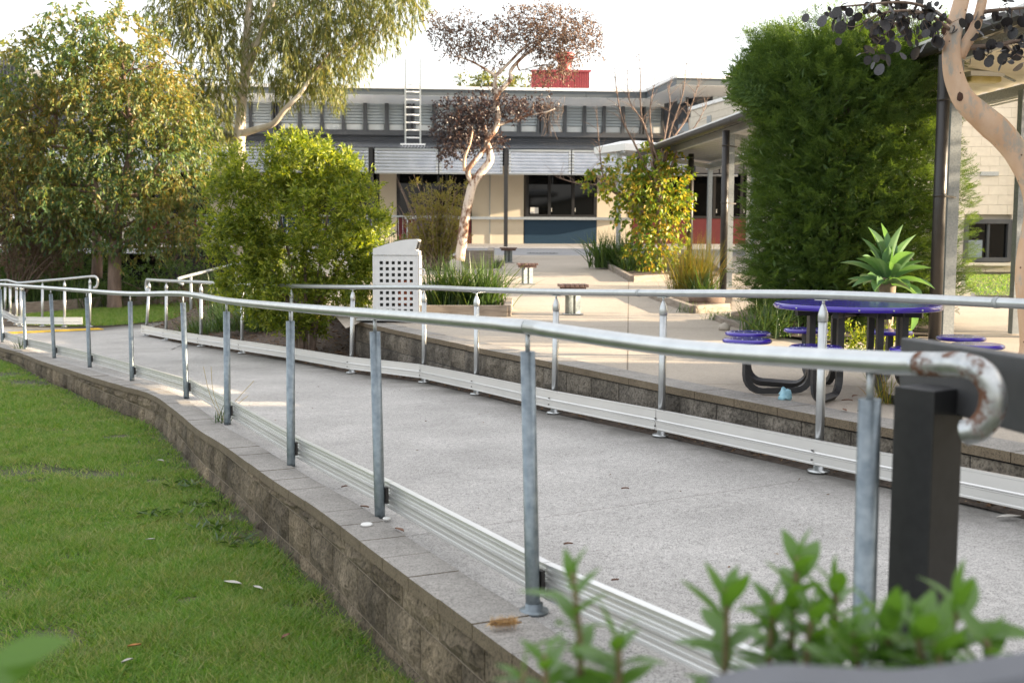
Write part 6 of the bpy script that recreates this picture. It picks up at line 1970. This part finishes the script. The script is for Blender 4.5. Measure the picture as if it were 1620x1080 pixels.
b7 = limb(g3, [at(822, 112, Ym), at(820, 98, Ym), at(845, 70, Ym + .1), at(900, 50, Ym + .2)], .02, .008, bark_pale)
up_cl = [(700, 50, 24, 20), (725, 62, 30, 22), (758, 60, 26, 22), (785, 55, 28, 24), (735, 85, 34, 12), (815, 40, 34, 26), (850, 28, 42, 22), (890, 40, 42, 28), (920, 50, 28, 26), (865, 62, 40, 24), (835, 58, 34, 22), (905, 75, 30, 20), (875, 92, 28, 22), (895, 105, 18, 20), (780, 95, 20, 12), (940, 72, 10, 22), (690, 35, 14, 14), (860, 120, 20, 14), (735, 30, 22, 12)]
lo_cl = [(715, 175, 26, 18), (745, 165, 28, 16), (730, 195, 32, 20), (705, 205, 20, 22), (755, 200, 28, 24), (725, 225, 26, 18), (708, 240, 14, 18), (750, 230, 20, 14), (775, 180, 20, 20), (800, 165, 24, 14), (820, 175, 20, 14), (785, 225, 14, 12), (840, 165, 18, 10), (775, 150, 14, 10), (862, 168, 14, 10)]
def sparse(cls, m, name, dens, ls, ws):
    parts = []
    for a in cls:
        c, r = clump(a[0], a[1], a[2], Ym, a[3], a[2] * 1.1, random.uniform(-.3, .3))
        n = int(dens * r[0] * r[2] / .1) + 6
        p, d = ell(n, c, r, .2)
        B_, D_ = twig_leaves(p, d + rng.normal(size=(n, 3)) * .6, .16, 5, .8, .15)
        parts.append(leaf_quads(B_, D_, rng.uniform(*ls, len(B_)), rng.uniform(*ws, len(B_)), .15, .05))
    put_leaves(name, parts, m, g3)
sparse(up_cl, lf_brown, 'upper_crown', 165, (.032, .06), (.020, .036))
sparse(lo_cl, lf_dark, 'lower_crown', 165, (.036, .064), (.028, .046))
limbs(g3, twig_mat, [q for q in ln[30:] + b3 + b4 + b7], [clump(a[0], a[1], a[2], Ym, a[3]) for a in up_cl], .012, .004, twigs=5, sides=5, bow=.08)
limbs(g3, twig_mat, [q for q in b1 + b2 + b5 + b6 + ln[24:40]], [clump(a[0], a[1], a[2], Ym, a[3]) for a in lo_cl], .012, .004, twigs=4, sides=5, bow=.08)
mb = MB()
for k in range(26):
    s = at(random.uniform(850, 885), random.uniform(160, 178), Ym - .15); x = random.uniform(855, 890)
    mb.tube(smooth_line([s, s + Vector((random.uniform(-.1, .2), 0, random.uniform(-.1, .15))), at(x, random.uniform(185, 225), Ym - .2)], 3), .003, 4, caps=False)
mb.build('bare_twigs', twig_mat, g3, kind='stuff')

# ------------------------------------------------------------------ yellow leaved tree with bare leaders
Yy = 22.8
yb = at(1046, 432, Yy); yb.z = z_court(0, Yy)
y1 = thing('pear_tree', yb, 'yellow and green leaved small tree with bare leaders above', 'tree')
trk = limb(y1, [yb - Vector((0, 0, .03)), at(1045, 400, Yy), at(1042, 350, Yy), at(1040, 300, Yy), at(1030, 255, Yy)], .06, .03, bark_grey, 9, 'trunk')
bare = [((1040, 330), (1042, 260), (1016, 190), (1013, 120), (1012, 88)), ((1038, 300), (1005, 230), (985, 190), (975, 140), (973, 105)), ((1042, 290), (1060, 210), (1080, 150), (1086, 95)), ((1040, 280), (1020, 200), (996, 160), (992, 112)),
        ((1045, 280), (1062, 225), (1085, 190), (1098, 155), (1110, 118)), ((1040, 270), (1052, 215), (1060, 165), (1056, 140)), ((1024, 340), (992, 318), (958, 290), (948, 230), (944, 175)), ((1024, 340), (985, 310), (950, 285), (930, 270)), ((1010, 330), (960, 295), (920, 292), (880, 280)), ((1035, 250), (1028, 180), (1036, 130)), ((1042, 320), (1075, 230), (1100, 200), (1118, 165))]
mbt = MB(); kk = []
for B in bare:
    ln = limb(y1, [at(x, y, Yy + random.uniform(-.15, .15)) for x, y in B], .026, .005, bark_grey, 6); kk += ln
    for p in ln[5:]:
        for _ in range(2):
            if random.random() < .8:
                d = Vector((random.gauss(0, .7), random.gauss(0, .5), random.uniform(.2, 1))).normalized() * random.uniform(.12, .42)
                mbt.tube([p, p + d * .5 + Vector((0, 0, .02)), p + d], [.005, .004, .002], 4, caps=False)
mbt.build('twigs', bark_grey, y1, kind='stuff')
ycl = [(1040, 252, 42, 26), (1062, 275, 28, 34), (1020, 275, 36, 24), (1045, 300, 42, 30), (1010, 310, 30, 22), (975, 290, 24, 16), (950, 280, 20, 14), (1000, 335, 30, 20), (1050, 335, 40, 26), (1065, 360, 30, 20), (1030, 365, 34, 24), (1050, 388, 34, 22), (1020, 395, 30, 18), (1040, 410, 28, 16), (985, 310, 20, 14), (930, 283, 10, 7), (965, 260, 14, 10), (1078, 310, 16, 20), (990, 268, 18, 14)]
parts = []
for a in ycl:
    c, r = clump(a[0], a[1], a[2], Yy, a[3], a[2] * .9, random.uniform(-.25, .25))
    n = int(40 * r[0] * r[2] / .1) + 6
    p, d = ell(n, c, r, .5)
    B_, D_ = twig_leaves(p, d + rng.normal(size=(n, 3)) * .4, .16, 6, .7, .5)
    parts.append(leaf_quads(B_, D_, rng.uniform(.07, .12, len(B_)), rng.uniform(.045, .075, len(B_)), .12, .1))
put_leaves('foliage', parts, lf_yellow, y1)

# ------------------------------------------------------------------ wispy shrub by the middle gum
Yw = 24
wb = at(690, 400, Yw); wb.z = z_court(0, Yw)
w1_ = thing('wispy_shrub', wb, 'sparse wispy olive shrub with bare grey twigs left of the middle gum', 'shrub')
parts = []
mb = MB()
for k in range(110):
    tx, ty = random.uniform(625, 745), random.uniform(275, 380)
    e = at(tx, ty, Yw + random.uniform(-.5, .5))
    ln = smooth_line([wb + Vector((random.uniform(-.3, .3), random.uniform(-.2, .2), 0)), wb.lerp(e, .5) + Vector((random.uniform(-.1, .1), 0, -.05)), e], 4)
    mb.tube(ln, list(np.linspace(.012, .003, len(ln))), 4, caps=False)
    if tx > 640 and random.random() < .85:
        n = 44
        t = rng.uniform(.40, 1.0, n); idx = (t * (len(ln) - 1)).astype(int)
        P0 = np.array([ln[i] for i in idx]) + rng.normal(size=(n, 3)) * .02
        B_, D_ = twig_leaves(P0, np.tile(np.array((.15, 0, .8)), (n, 1)) + rng.normal(size=(n, 3)) * .6, .12, 5, .4)
        parts.append(leaf_quads(B_, D_, rng.uniform(.04, .08, len(B_)), .015, .1))
mb.build('stems', twig_mat, w1_, kind='stuff')
put_leaves('foliage', parts, lf_wispy, w1_)

# ------------------------------------------------------------------ dry purplish shrub and low hedges at the left
def bush(name, label, cat, Y, cls, m, base_px, per=60, ll=(.05, .09), lw=(.02, .035), stem_m=twig_mat, stems_n=8, zf=z_back, twl=.18, up=.3):
    b = at(base_px[0], base_px[1], Y); b.z = zf(b.x, b.y)
    o = thing(name, b, label, cat)
    parts = []
    for a in cls:
        c, r = clump(a[0], a[1], a[2], Y, a[3], a[2], random.uniform(-.4, .4))
        n = int(per * r[0] * r[2] / .2) + 20
        p, d = ell(n, c, r, .6)
        B_, D_ = twig_leaves(p, d + rng.normal(size=(n, 3)) * .4 + np.array((0, 0, up)), twl, 8, .75)
        parts.append(leaf_quads(B_, D_, rng.uniform(*ll, len(B_)), rng.uniform(*lw, len(B_)), .15))
    put_leaves('foliage', parts, m, o)
    for k in range(stems_n):
        a = random.choice(cls); e = at(a[0] + random.uniform(-.5, .5) * a[2], a[1] - a[3] * .2, Y + random.uniform(-.3, .3))
        ln = smooth_line([b + Vector((random.uniform(-.15, .15), random.uniform(-.1, .1), 0)), b.lerp(e, .5) + Vector((random.uniform(-.15, .15), 0, .1)), e], 4)
        mb = MB(); mb.tube(ln, list(np.linspace(.03, .008, len(ln))), 6); mb.build('stem', stem_m, o)
    return o
bush('dry_shrub', 'brown purplish dry looking shrub with bare stems under the bushy gum', 'shrub', 26.5, [(0, 340, 40, 40), (30, 350, 50, 40), (70, 370, 40, 35), (10, 395, 40, 35), (95, 400, 34, 35), (50, 410, 40, 22), (110, 360, 30, 30)], lf_dry, (22, 445), 150, (.06, .10), (.015, .028), stems_n=20)
bush('hedge', 'low dark green hedge between the bushy gum trunk and the black terrace wall', 'hedge', 27.5, [(215, 445, 26, 28), (245, 430, 28, 26), (275, 440, 28, 26), (305, 440, 22, 24), (235, 460, 40, 16), (290, 462, 36, 16), (190, 450, 18, 22), (330, 455, 26, 20)], lf_hedge, (255, 470), 90, stems_n=5)
bush('hedge', 'dark green undergrowth behind the short end handrail at the far left', 'hedge', 30, [(130, 400, 40, 40), (90, 420, 40, 35), (40, 430, 50, 35), (140, 440, 30, 30), (-10, 440, 40, 30), (165, 420, 20, 30), (10, 390, 50, 40), (60, 380, 40, 40), (0, 450, 40, 25)], lf_hedge, (100, 460), 90, (.08, .13), (.03, .05), stems_n=5)
bush('shrub', 'rust tinged shrubby growth in front of the terrace wall', 'shrub', 29.5, [(262, 405, 14, 18), (285, 400, 14, 16), (320, 405, 12, 14)], lf_dry, (275, 440), 40, stems_n=4)
bush('shrub', 'dark shrub between the middle gum and the litter bin', 'shrub', 25, [(655, 385, 18, 14), (610, 385, 20, 14)], lf_hedge, (640, 405), 60, stems_n=3)

# ------------------------------------------------------------------ far trees beyond the roofs
def far_tree(px, py, Y, cls, m, label, zf=None):
    b = at(px, py, Y); b.z = E - .5
    o = thing('far_tree', b, label, 'tree', 'trees beyond the roofs')
    mb = MB(); mb.tube([b, at(px, cls[0][1], Y)], [.25, .1], 8); mb.build('trunk', bark_grey, o)
    parts = []
    for a in cls:
        c, r = clump(a[0], a[1], a[2], Y, a[3]); n = int(16 * r[0] * r[2] / .5) + 30
        p, d = ell(n, c, r, .5); B_, D_ = twig_leaves(p, d + rng.normal(size=(n, 3)) * .4, .6, 8, .7, .2)
        parts.append(leaf_quads(B_, D_, rng.uniform(.2, .35, len(B_)), .1, .15))
    put_leaves('crown', parts, m, o)
far_tree(780, 150, 62, [(750, 132, 22, 9), (790, 130, 26, 9), (820, 134, 16, 7), (770, 128, 14, 8)], lf_gum, 'olive treetop showing over the long roof below the copper leaves')
far_tree(5, 140, 60, [(5, 95, 22, 20), (-15, 90, 30, 26), (20, 108, 14, 12)], lf_gum, 'pale gum treetop beyond the dark plant screen at the left edge')

# ------------------------------------------------------------------ foreground leafy shrubs
def lance(l, w, bend, fold):
    rows = []
    for i in range(9):
        t = i / 8
        ww_ = w * math.sin(math.pi * min(1, (t * .96 + .02)) ** .8) ** .9 * .5
        rows.append([Vector((l * (t - .12 * bend * t * t), s * ww_, -bend * l * .35 * t * t + abs(s) * ww_ * fold)) for s in (-1, 0, 1)])
    mb = MB(); mb.grid(rows, True); return mb.mesh('lance_leaf', fix=False)
lprot = [lance(.062, .022, b, f) for b, f in ((.2, .35), (.6, .25), (1.0, .3), (-.2, .4))]
for me in lprot: me.materials.append(lf_front)
stem_green = simple('green_stem', (.14, .12, .05), (.20, .15, .08), .6, 0, 30)
def leafy(label, tips, group='leafy shrubs close to the camera'):
    """tips: list of (tip px, tip py, base px, Y, leaf count, scale)"""
    t0 = tips[0]
    bb = at(t0[2], 1080, t0[3]); bb.z = z_path(bb.x, bb.y)
    o = thing('leafy_shrub', bb, label, 'shrub', group)
    for px, py, bx, Y, cnt, sc in tips:
        tip = at(px, py, Y); low = at(bx, 1180, Y); root_ = Vector((bb.x + (low.x - bb.x) * .4, bb.y, bb.z))
        ln = smooth_line([root_, low, tip.lerp(low, .45) + Vector((random.uniform(-.008, .008), 0, 0)), tip], 6)
        mb = MB(); mb.tube(ln, list(np.linspace(.006, .0028, len(ln))), 6); mb.build('stem', stem_green, o)
        for k in range(cnt):
            u = (k / cnt)
            pos = tip.lerp(low, .03 + u * .72 + random.uniform(-.01, .01))
            a = k * 2.4 + random.uniform(-.3, .3)
            el = R(np.interp(u, [0, .15, .5, 1], [74, 42, 18, 5]) + random.uniform(-14, 14))
            lf = link('leaf', random.choice(lprot), None, o)
            s = sc * .9 * np.interp(u, [0, .12, .4, 1], [.62, .95, 1.1, 1.0]) * random.uniform(.85, 1.15)
            lf.matrix_local = Matrix.Translation(pos - bb) @ Matrix.Rotation(a, 4, 'Z') @ Matrix.Rotation(-el, 4, 'Y') @ Matrix.Rotation(random.uniform(-.4, .4), 4, 'X') @ Matrix.Scale(s, 4)
leafy('single leafy sprig standing against the wall coping near the bottom centre', [(906, 905, 915, 1.12, 17, 1.0), (978, 1005, 965, 1.08, 13, .95), (862, 1035, 870, 1.06, 9, .9), (830, 1062, 835, 1.05, 7, .8)])
leafy('leafy sprigs rising left of the near grey post at the bottom', [(1150, 930, 1140, 1.16, 16, 1.1), (1262, 880, 1255, 1.2, 20, 1.2), (1322, 918, 1310, 1.22, 20, 1.1), (1225, 950, 1225, 1.18, 16, 1.0), (1285, 960, 1285, 1.15, 18, 1.0)])
leafy('broad leafy sprigs in front of the black post at the bottom right', [(1400, 985, 1405, 1.05, 18, 1.25), (1515, 950, 1505, 1.08, 18, 1.25), (1450, 990, 1450, 1.02, 16, 1.2), (1350, 1000, 1355, 1.05, 16, 1.15), (1560, 1010, 1555, 1.04, 12, 1.05), (1480, 1015, 1480, 1.0, 12, 1.1)])
o = thing('leafy_shrub', at(-60, 1150, .8), 'blurred leaf reaching in at the bottom left corner', 'shrub', None)
bb = o.location.copy()
mb = MB(); mb.tube([Vector((bb.x, bb.y, z_lawn(bb.x, bb.y))), bb, at(-40, 1060, .8)], [.006, .005, .003], 6); mb.build('stem', stem_green, o)
for x, y, rz, s, el in ((-12, 1046, .25, .95, 16), (-60, 1105, .1, 1.0, 30)):
    lf = link('leaf', lprot[1], None, o); lf.matrix_local = Matrix.Translation(at(x, y, .8) - bb) @ Matrix.Rotation(rz, 4, 'Z') @ Matrix.Rotation(-R(el), 4, 'Y') @ Matrix.Rotation(1.0, 4, 'X') @ Matrix.Scale(s, 4)

# ------------------------------------------------------------------ lawns, litter
def blades(name, X, Yv, zf, h, w, m, tilt=.45):
    n = len(X)
    Z = np.array([zf(a, b) for a, b in zip(X, Yv)])
    P = np.stack([X, Yv, Z - .005], 1)
    a = rng.uniform(0, 2 * np.pi, n); S = np.stack([np.cos(a), np.sin(a), np.zeros(n)], 1) * (w * rng.uniform(.7, 1.3, n))[:, None] * .5
    H = h * rng.uniform(.5, 1.3, n)
    tip = P + np.stack([rng.normal(size=n) * tilt * H, rng.normal(size=n) * tilt * H, H], 1)
    V = np.stack([P - S, P + S, tip], 1).reshape(-1, 3)
    T = np.arange(n * 3).reshape(-1, 3)
    o = link(name, np_mesh(name, V, T), m, None, 'stuff')
    return o
def bare_patch(X, Y):
    f = np.sin(X * 1.7 + 1.3 * np.sin(Y * .9)) * np.sin(Y * 1.9 + 1.1 * np.sin(X * 1.3 + 2)) + .5 * np.sin(X * 5.1 + Y * 3.3) * np.sin(Y * 4.7 - X * 2.2)
    return f
n = 620000
u = rng.random(n)
Yv = 2.2 / (1 - u * (1 - 2.2 / 19.0))
wallx = np.interp(Yv, [p.y for p in WALL[::-1]], [p.x for p in WALL[::-1]])
X0 = np.maximum(-.50 * Yv - .6, -12)
X = X0 + (wallx - X0 - .015) * rng.random(n)
f = bare_patch(X, Yv)
edge = np.clip((wallx - X) / .22, 0, 1)
for bx, by, br in ((345, 815, .22), (375, 850, .20), (310, 800, .12), (250, 760, .12), (120, 880, .16), (60, 760, .14), (330, 735, .14), (470, 960, .16), (180, 690, .15), (300, 950, .10)):
    q_ = on(bx, by, z_lawn); f = np.maximum(f, 1.15 - ((X - q_.x) ** 2 + (Yv - q_.y) ** 2) / br ** 2 * .8 + .25 * np.sin(X * 23) * np.sin(Yv * 19))
keep = rng.random(n) < np.clip(1.15 - np.clip(f - .30, 0, 1) * 1.5, .06, 1) * (.15 + .85 * edge)
X, Yv = X[keep], Yv[keep]
tag(blades('lawn_grass', X, Yv, z_lawn, np.interp(Yv, [2, 8], [.032, .028]) * (1 + .45 * np.clip(bare_patch(X * 2.3 + 5, Yv * 2.1), -1, 1)), np.interp(Yv, [2, 6, 18], [.0052, .007, .012]), lf_grass, .95))
n = 60000
u = rng.random(n); Yv = 2.2 / (1 - u * (1 - 2.2 / 12.0))
wallx = np.interp(Yv, [p.y for p in WALL[::-1]], [p.x for p in WALL[::-1]])
X0 = np.maximum(-.50 * Yv - .6, -12); X = X0 + (wallx - X0 - .02) * rng.random(n)
k_ = bare_patch(X * 4.1 + 2, Yv * 3.7) > -.1
blades('tall_grass', X[k_], Yv[k_], z_lawn, np.full(k_.sum(), .044), np.full(k_.sum(), .007), lf_grass, .8)
n = 45000
pts = np.array([(p.x, p.y) for p in (on(x, y, z_back) for x, y in ((355, 500), (330, 503), (255, 509), (200, 514), (165, 516), (120, 517), (30, 514), (30, 500), (120, 492), (180, 488), (280, 481), (345, 477)))])
from mathutils.geometry import tessellate_polygon
tri = tessellate_polygon([[Vector((x, y, 0)) for x, y in pts]])
ar = np.array([abs((pts[b][0] - pts[a][0]) * (pts[c][1] - pts[a][1]) - (pts[c][0] - pts[a][0]) * (pts[b][1] - pts[a][1])) for a, b, c in tri])
pick = rng.choice(len(tri), n, p=ar / ar.sum()); q1, q2 = rng.random(n), rng.random(n); fl = q1 + q2 > 1; q1[fl], q2[fl] = 1 - q1[fl], 1 - q2[fl]
A_ = pts[[t[0] for t in tri]][pick]; B2 = pts[[t[1] for t in tri]][pick]; C2 = pts[[t[2] for t in tri]][pick]
XY = A_ + (B2 - A_) * q1[:, None] + (C2 - A_) * q2[:, None]
blades('far_grass', XY[:, 0], XY[:, 1], lambda x, y: z_back(x, y) + .015, .055, np.full(n, .012), lf_grass, .7)
n = 16000
Yv = rng.uniform(17.7, 23.2, n); xl = np.interp(Yv, [17.7, 20.5, 23.3], [at(1545, 440, 17.7).x, at(1528, 428, 20.5).x, at(1528, 428, 23.3).x]); X = xl + rng.random(n) * (12.5 - xl)
blades('side_grass', X, Yv, lambda x, y: z_court(x, y) + .014, .03, np.full(n, .014), lf_grass, .8)
# broad weeds in the lawn near the wall
for k, (px, py) in enumerate(((258, 818), (330, 800), (345, 838), (372, 860), (300, 770))):
    p = on(px, py, z_lawn)
    o = thing('lawn_weed', p, ('broad leafed weed in the bare lawn patch', 'flat weed rosette near the wall foot', 'dark green weed rosette on the bare soil by the wall', 'leafy weed where the lawn meets the wall', 'small weed higher up the lawn by the wall')[k], 'weed', 'weeds in the lawn')
    a = rng.uniform(0, 6.28, 26); D_ = np.stack([np.cos(a), np.sin(a), rng.uniform(.15, .7, 26)], 1)
    B_ = np.array(p) + rng.normal(size=(26, 3)) * np.array((.08, .06, 0)) + np.array((0, 0, .012))
    put_leaves('leaves', [leaf_quads(B_, D_, rng.uniform(.05, .10, 26), .018, .2)], lf_strap, o)
# leaf litter under the far kerb rail, and mulch chips
def chips(name, pts, m, l, w):
    n = len(pts); a = rng.uniform(0, 6.28, n)
    D_ = np.stack([np.cos(a), np.sin(a), rng.normal(size=n) * .25], 1)
    V, T = leaf_quads(np.array(pts), D_, l * rng.uniform(.5, 1.3, n), w * rng.uniform(.5, 1.3, n), .1, up=np.array((0, 0, 1.0)))
    return link(name, np_mesh(name, V, T), m, None, 'stuff')
lf_litter = leaf_mat('litter_leaf', [(.05, .03, .02), (.10, .06, .035), (.16, .09, .05), (.24, .17, .11)], .1, None, 1, .8, .2)
fl_ = resample(FARP, .01); fsd = side2(fl_); pts = []
for _ in range(2600):
    i = random.randrange(len(fl_)); w_ = abs(random.gauss(.12, .10)); p = fl_[i] + fsd[i] * sgn * w_
    pts.append((p.x, p.y, z_path(p.x, p.y) + .012 + random.uniform(0, .015)))
chips('leaf_litter', pts, lf_litter, .045, .018)
pts = []
for _ in range(9000):
    i = random.randrange(len(bl)); w_ = random.uniform(.1, 4.0); p = bl[i] + Vector((.30, .95, 0)).normalized() * w_ + Vector((random.uniform(-.15, .15), random.uniform(-.15, .15), 0))
    pts.append((p.x, p.y, z_bed(p.x, p.y) + .012 + random.uniform(0, .03)))
chips('mulch_chips', pts, lf_litter, .06, .022)

# ------------------------------------------------------------------ unseen trees added beyond the right edge to streak the courtyard with shade
for (tx, ty, th, lab) in ((13.0, 11.6, 4.6, 'unseen open crowned tree added for shade beside the added building'), (15.5, 17.2, 5.2, 'unseen open crowned tree added for shade beyond the covered walkway')):
    b_ = Vector((tx, ty, z_court(tx, ty)))
    o = thing('shade_caster_tree', b_, lab, 'tree')
    mb = MB(); mb.tube([b_, b_ + Vector((.1, 0, th * .5)), b_ + Vector((0, .1, th * .9))], [.14, .10, .04], 10); mb.build('trunk', bark_grey, o)
    parts = []
    for k in range(11):
        c = b_ + Vector((random.uniform(-1, 1), random.uniform(-1.4, 1.4), th * random.uniform(.35, .95)))
        p, d = ell(70, c, (.6, .6, .4), .4); B_, D_ = twig_leaves(p, d, .3, 8, .7, .2); parts.append(leaf_quads(B_, D_, rng.uniform(.1, .16, len(B_)), .05, .15))
    put_leaves('crown', parts, lf_tree, o)

pts = []
for _ in range(240):
    t_ = random.random() ** .6
    i_ = random.randrange(min(len(PATH_A), len(PATH_B))); p = PATH_A[i_].lerp(PATH_B[i_], .04 + .85 * t_)
    pts.append((p.x, p.y, z_path(p.x, p.y) + .003))
chips('ramp_litter', pts, lf_litter, .022, .007)
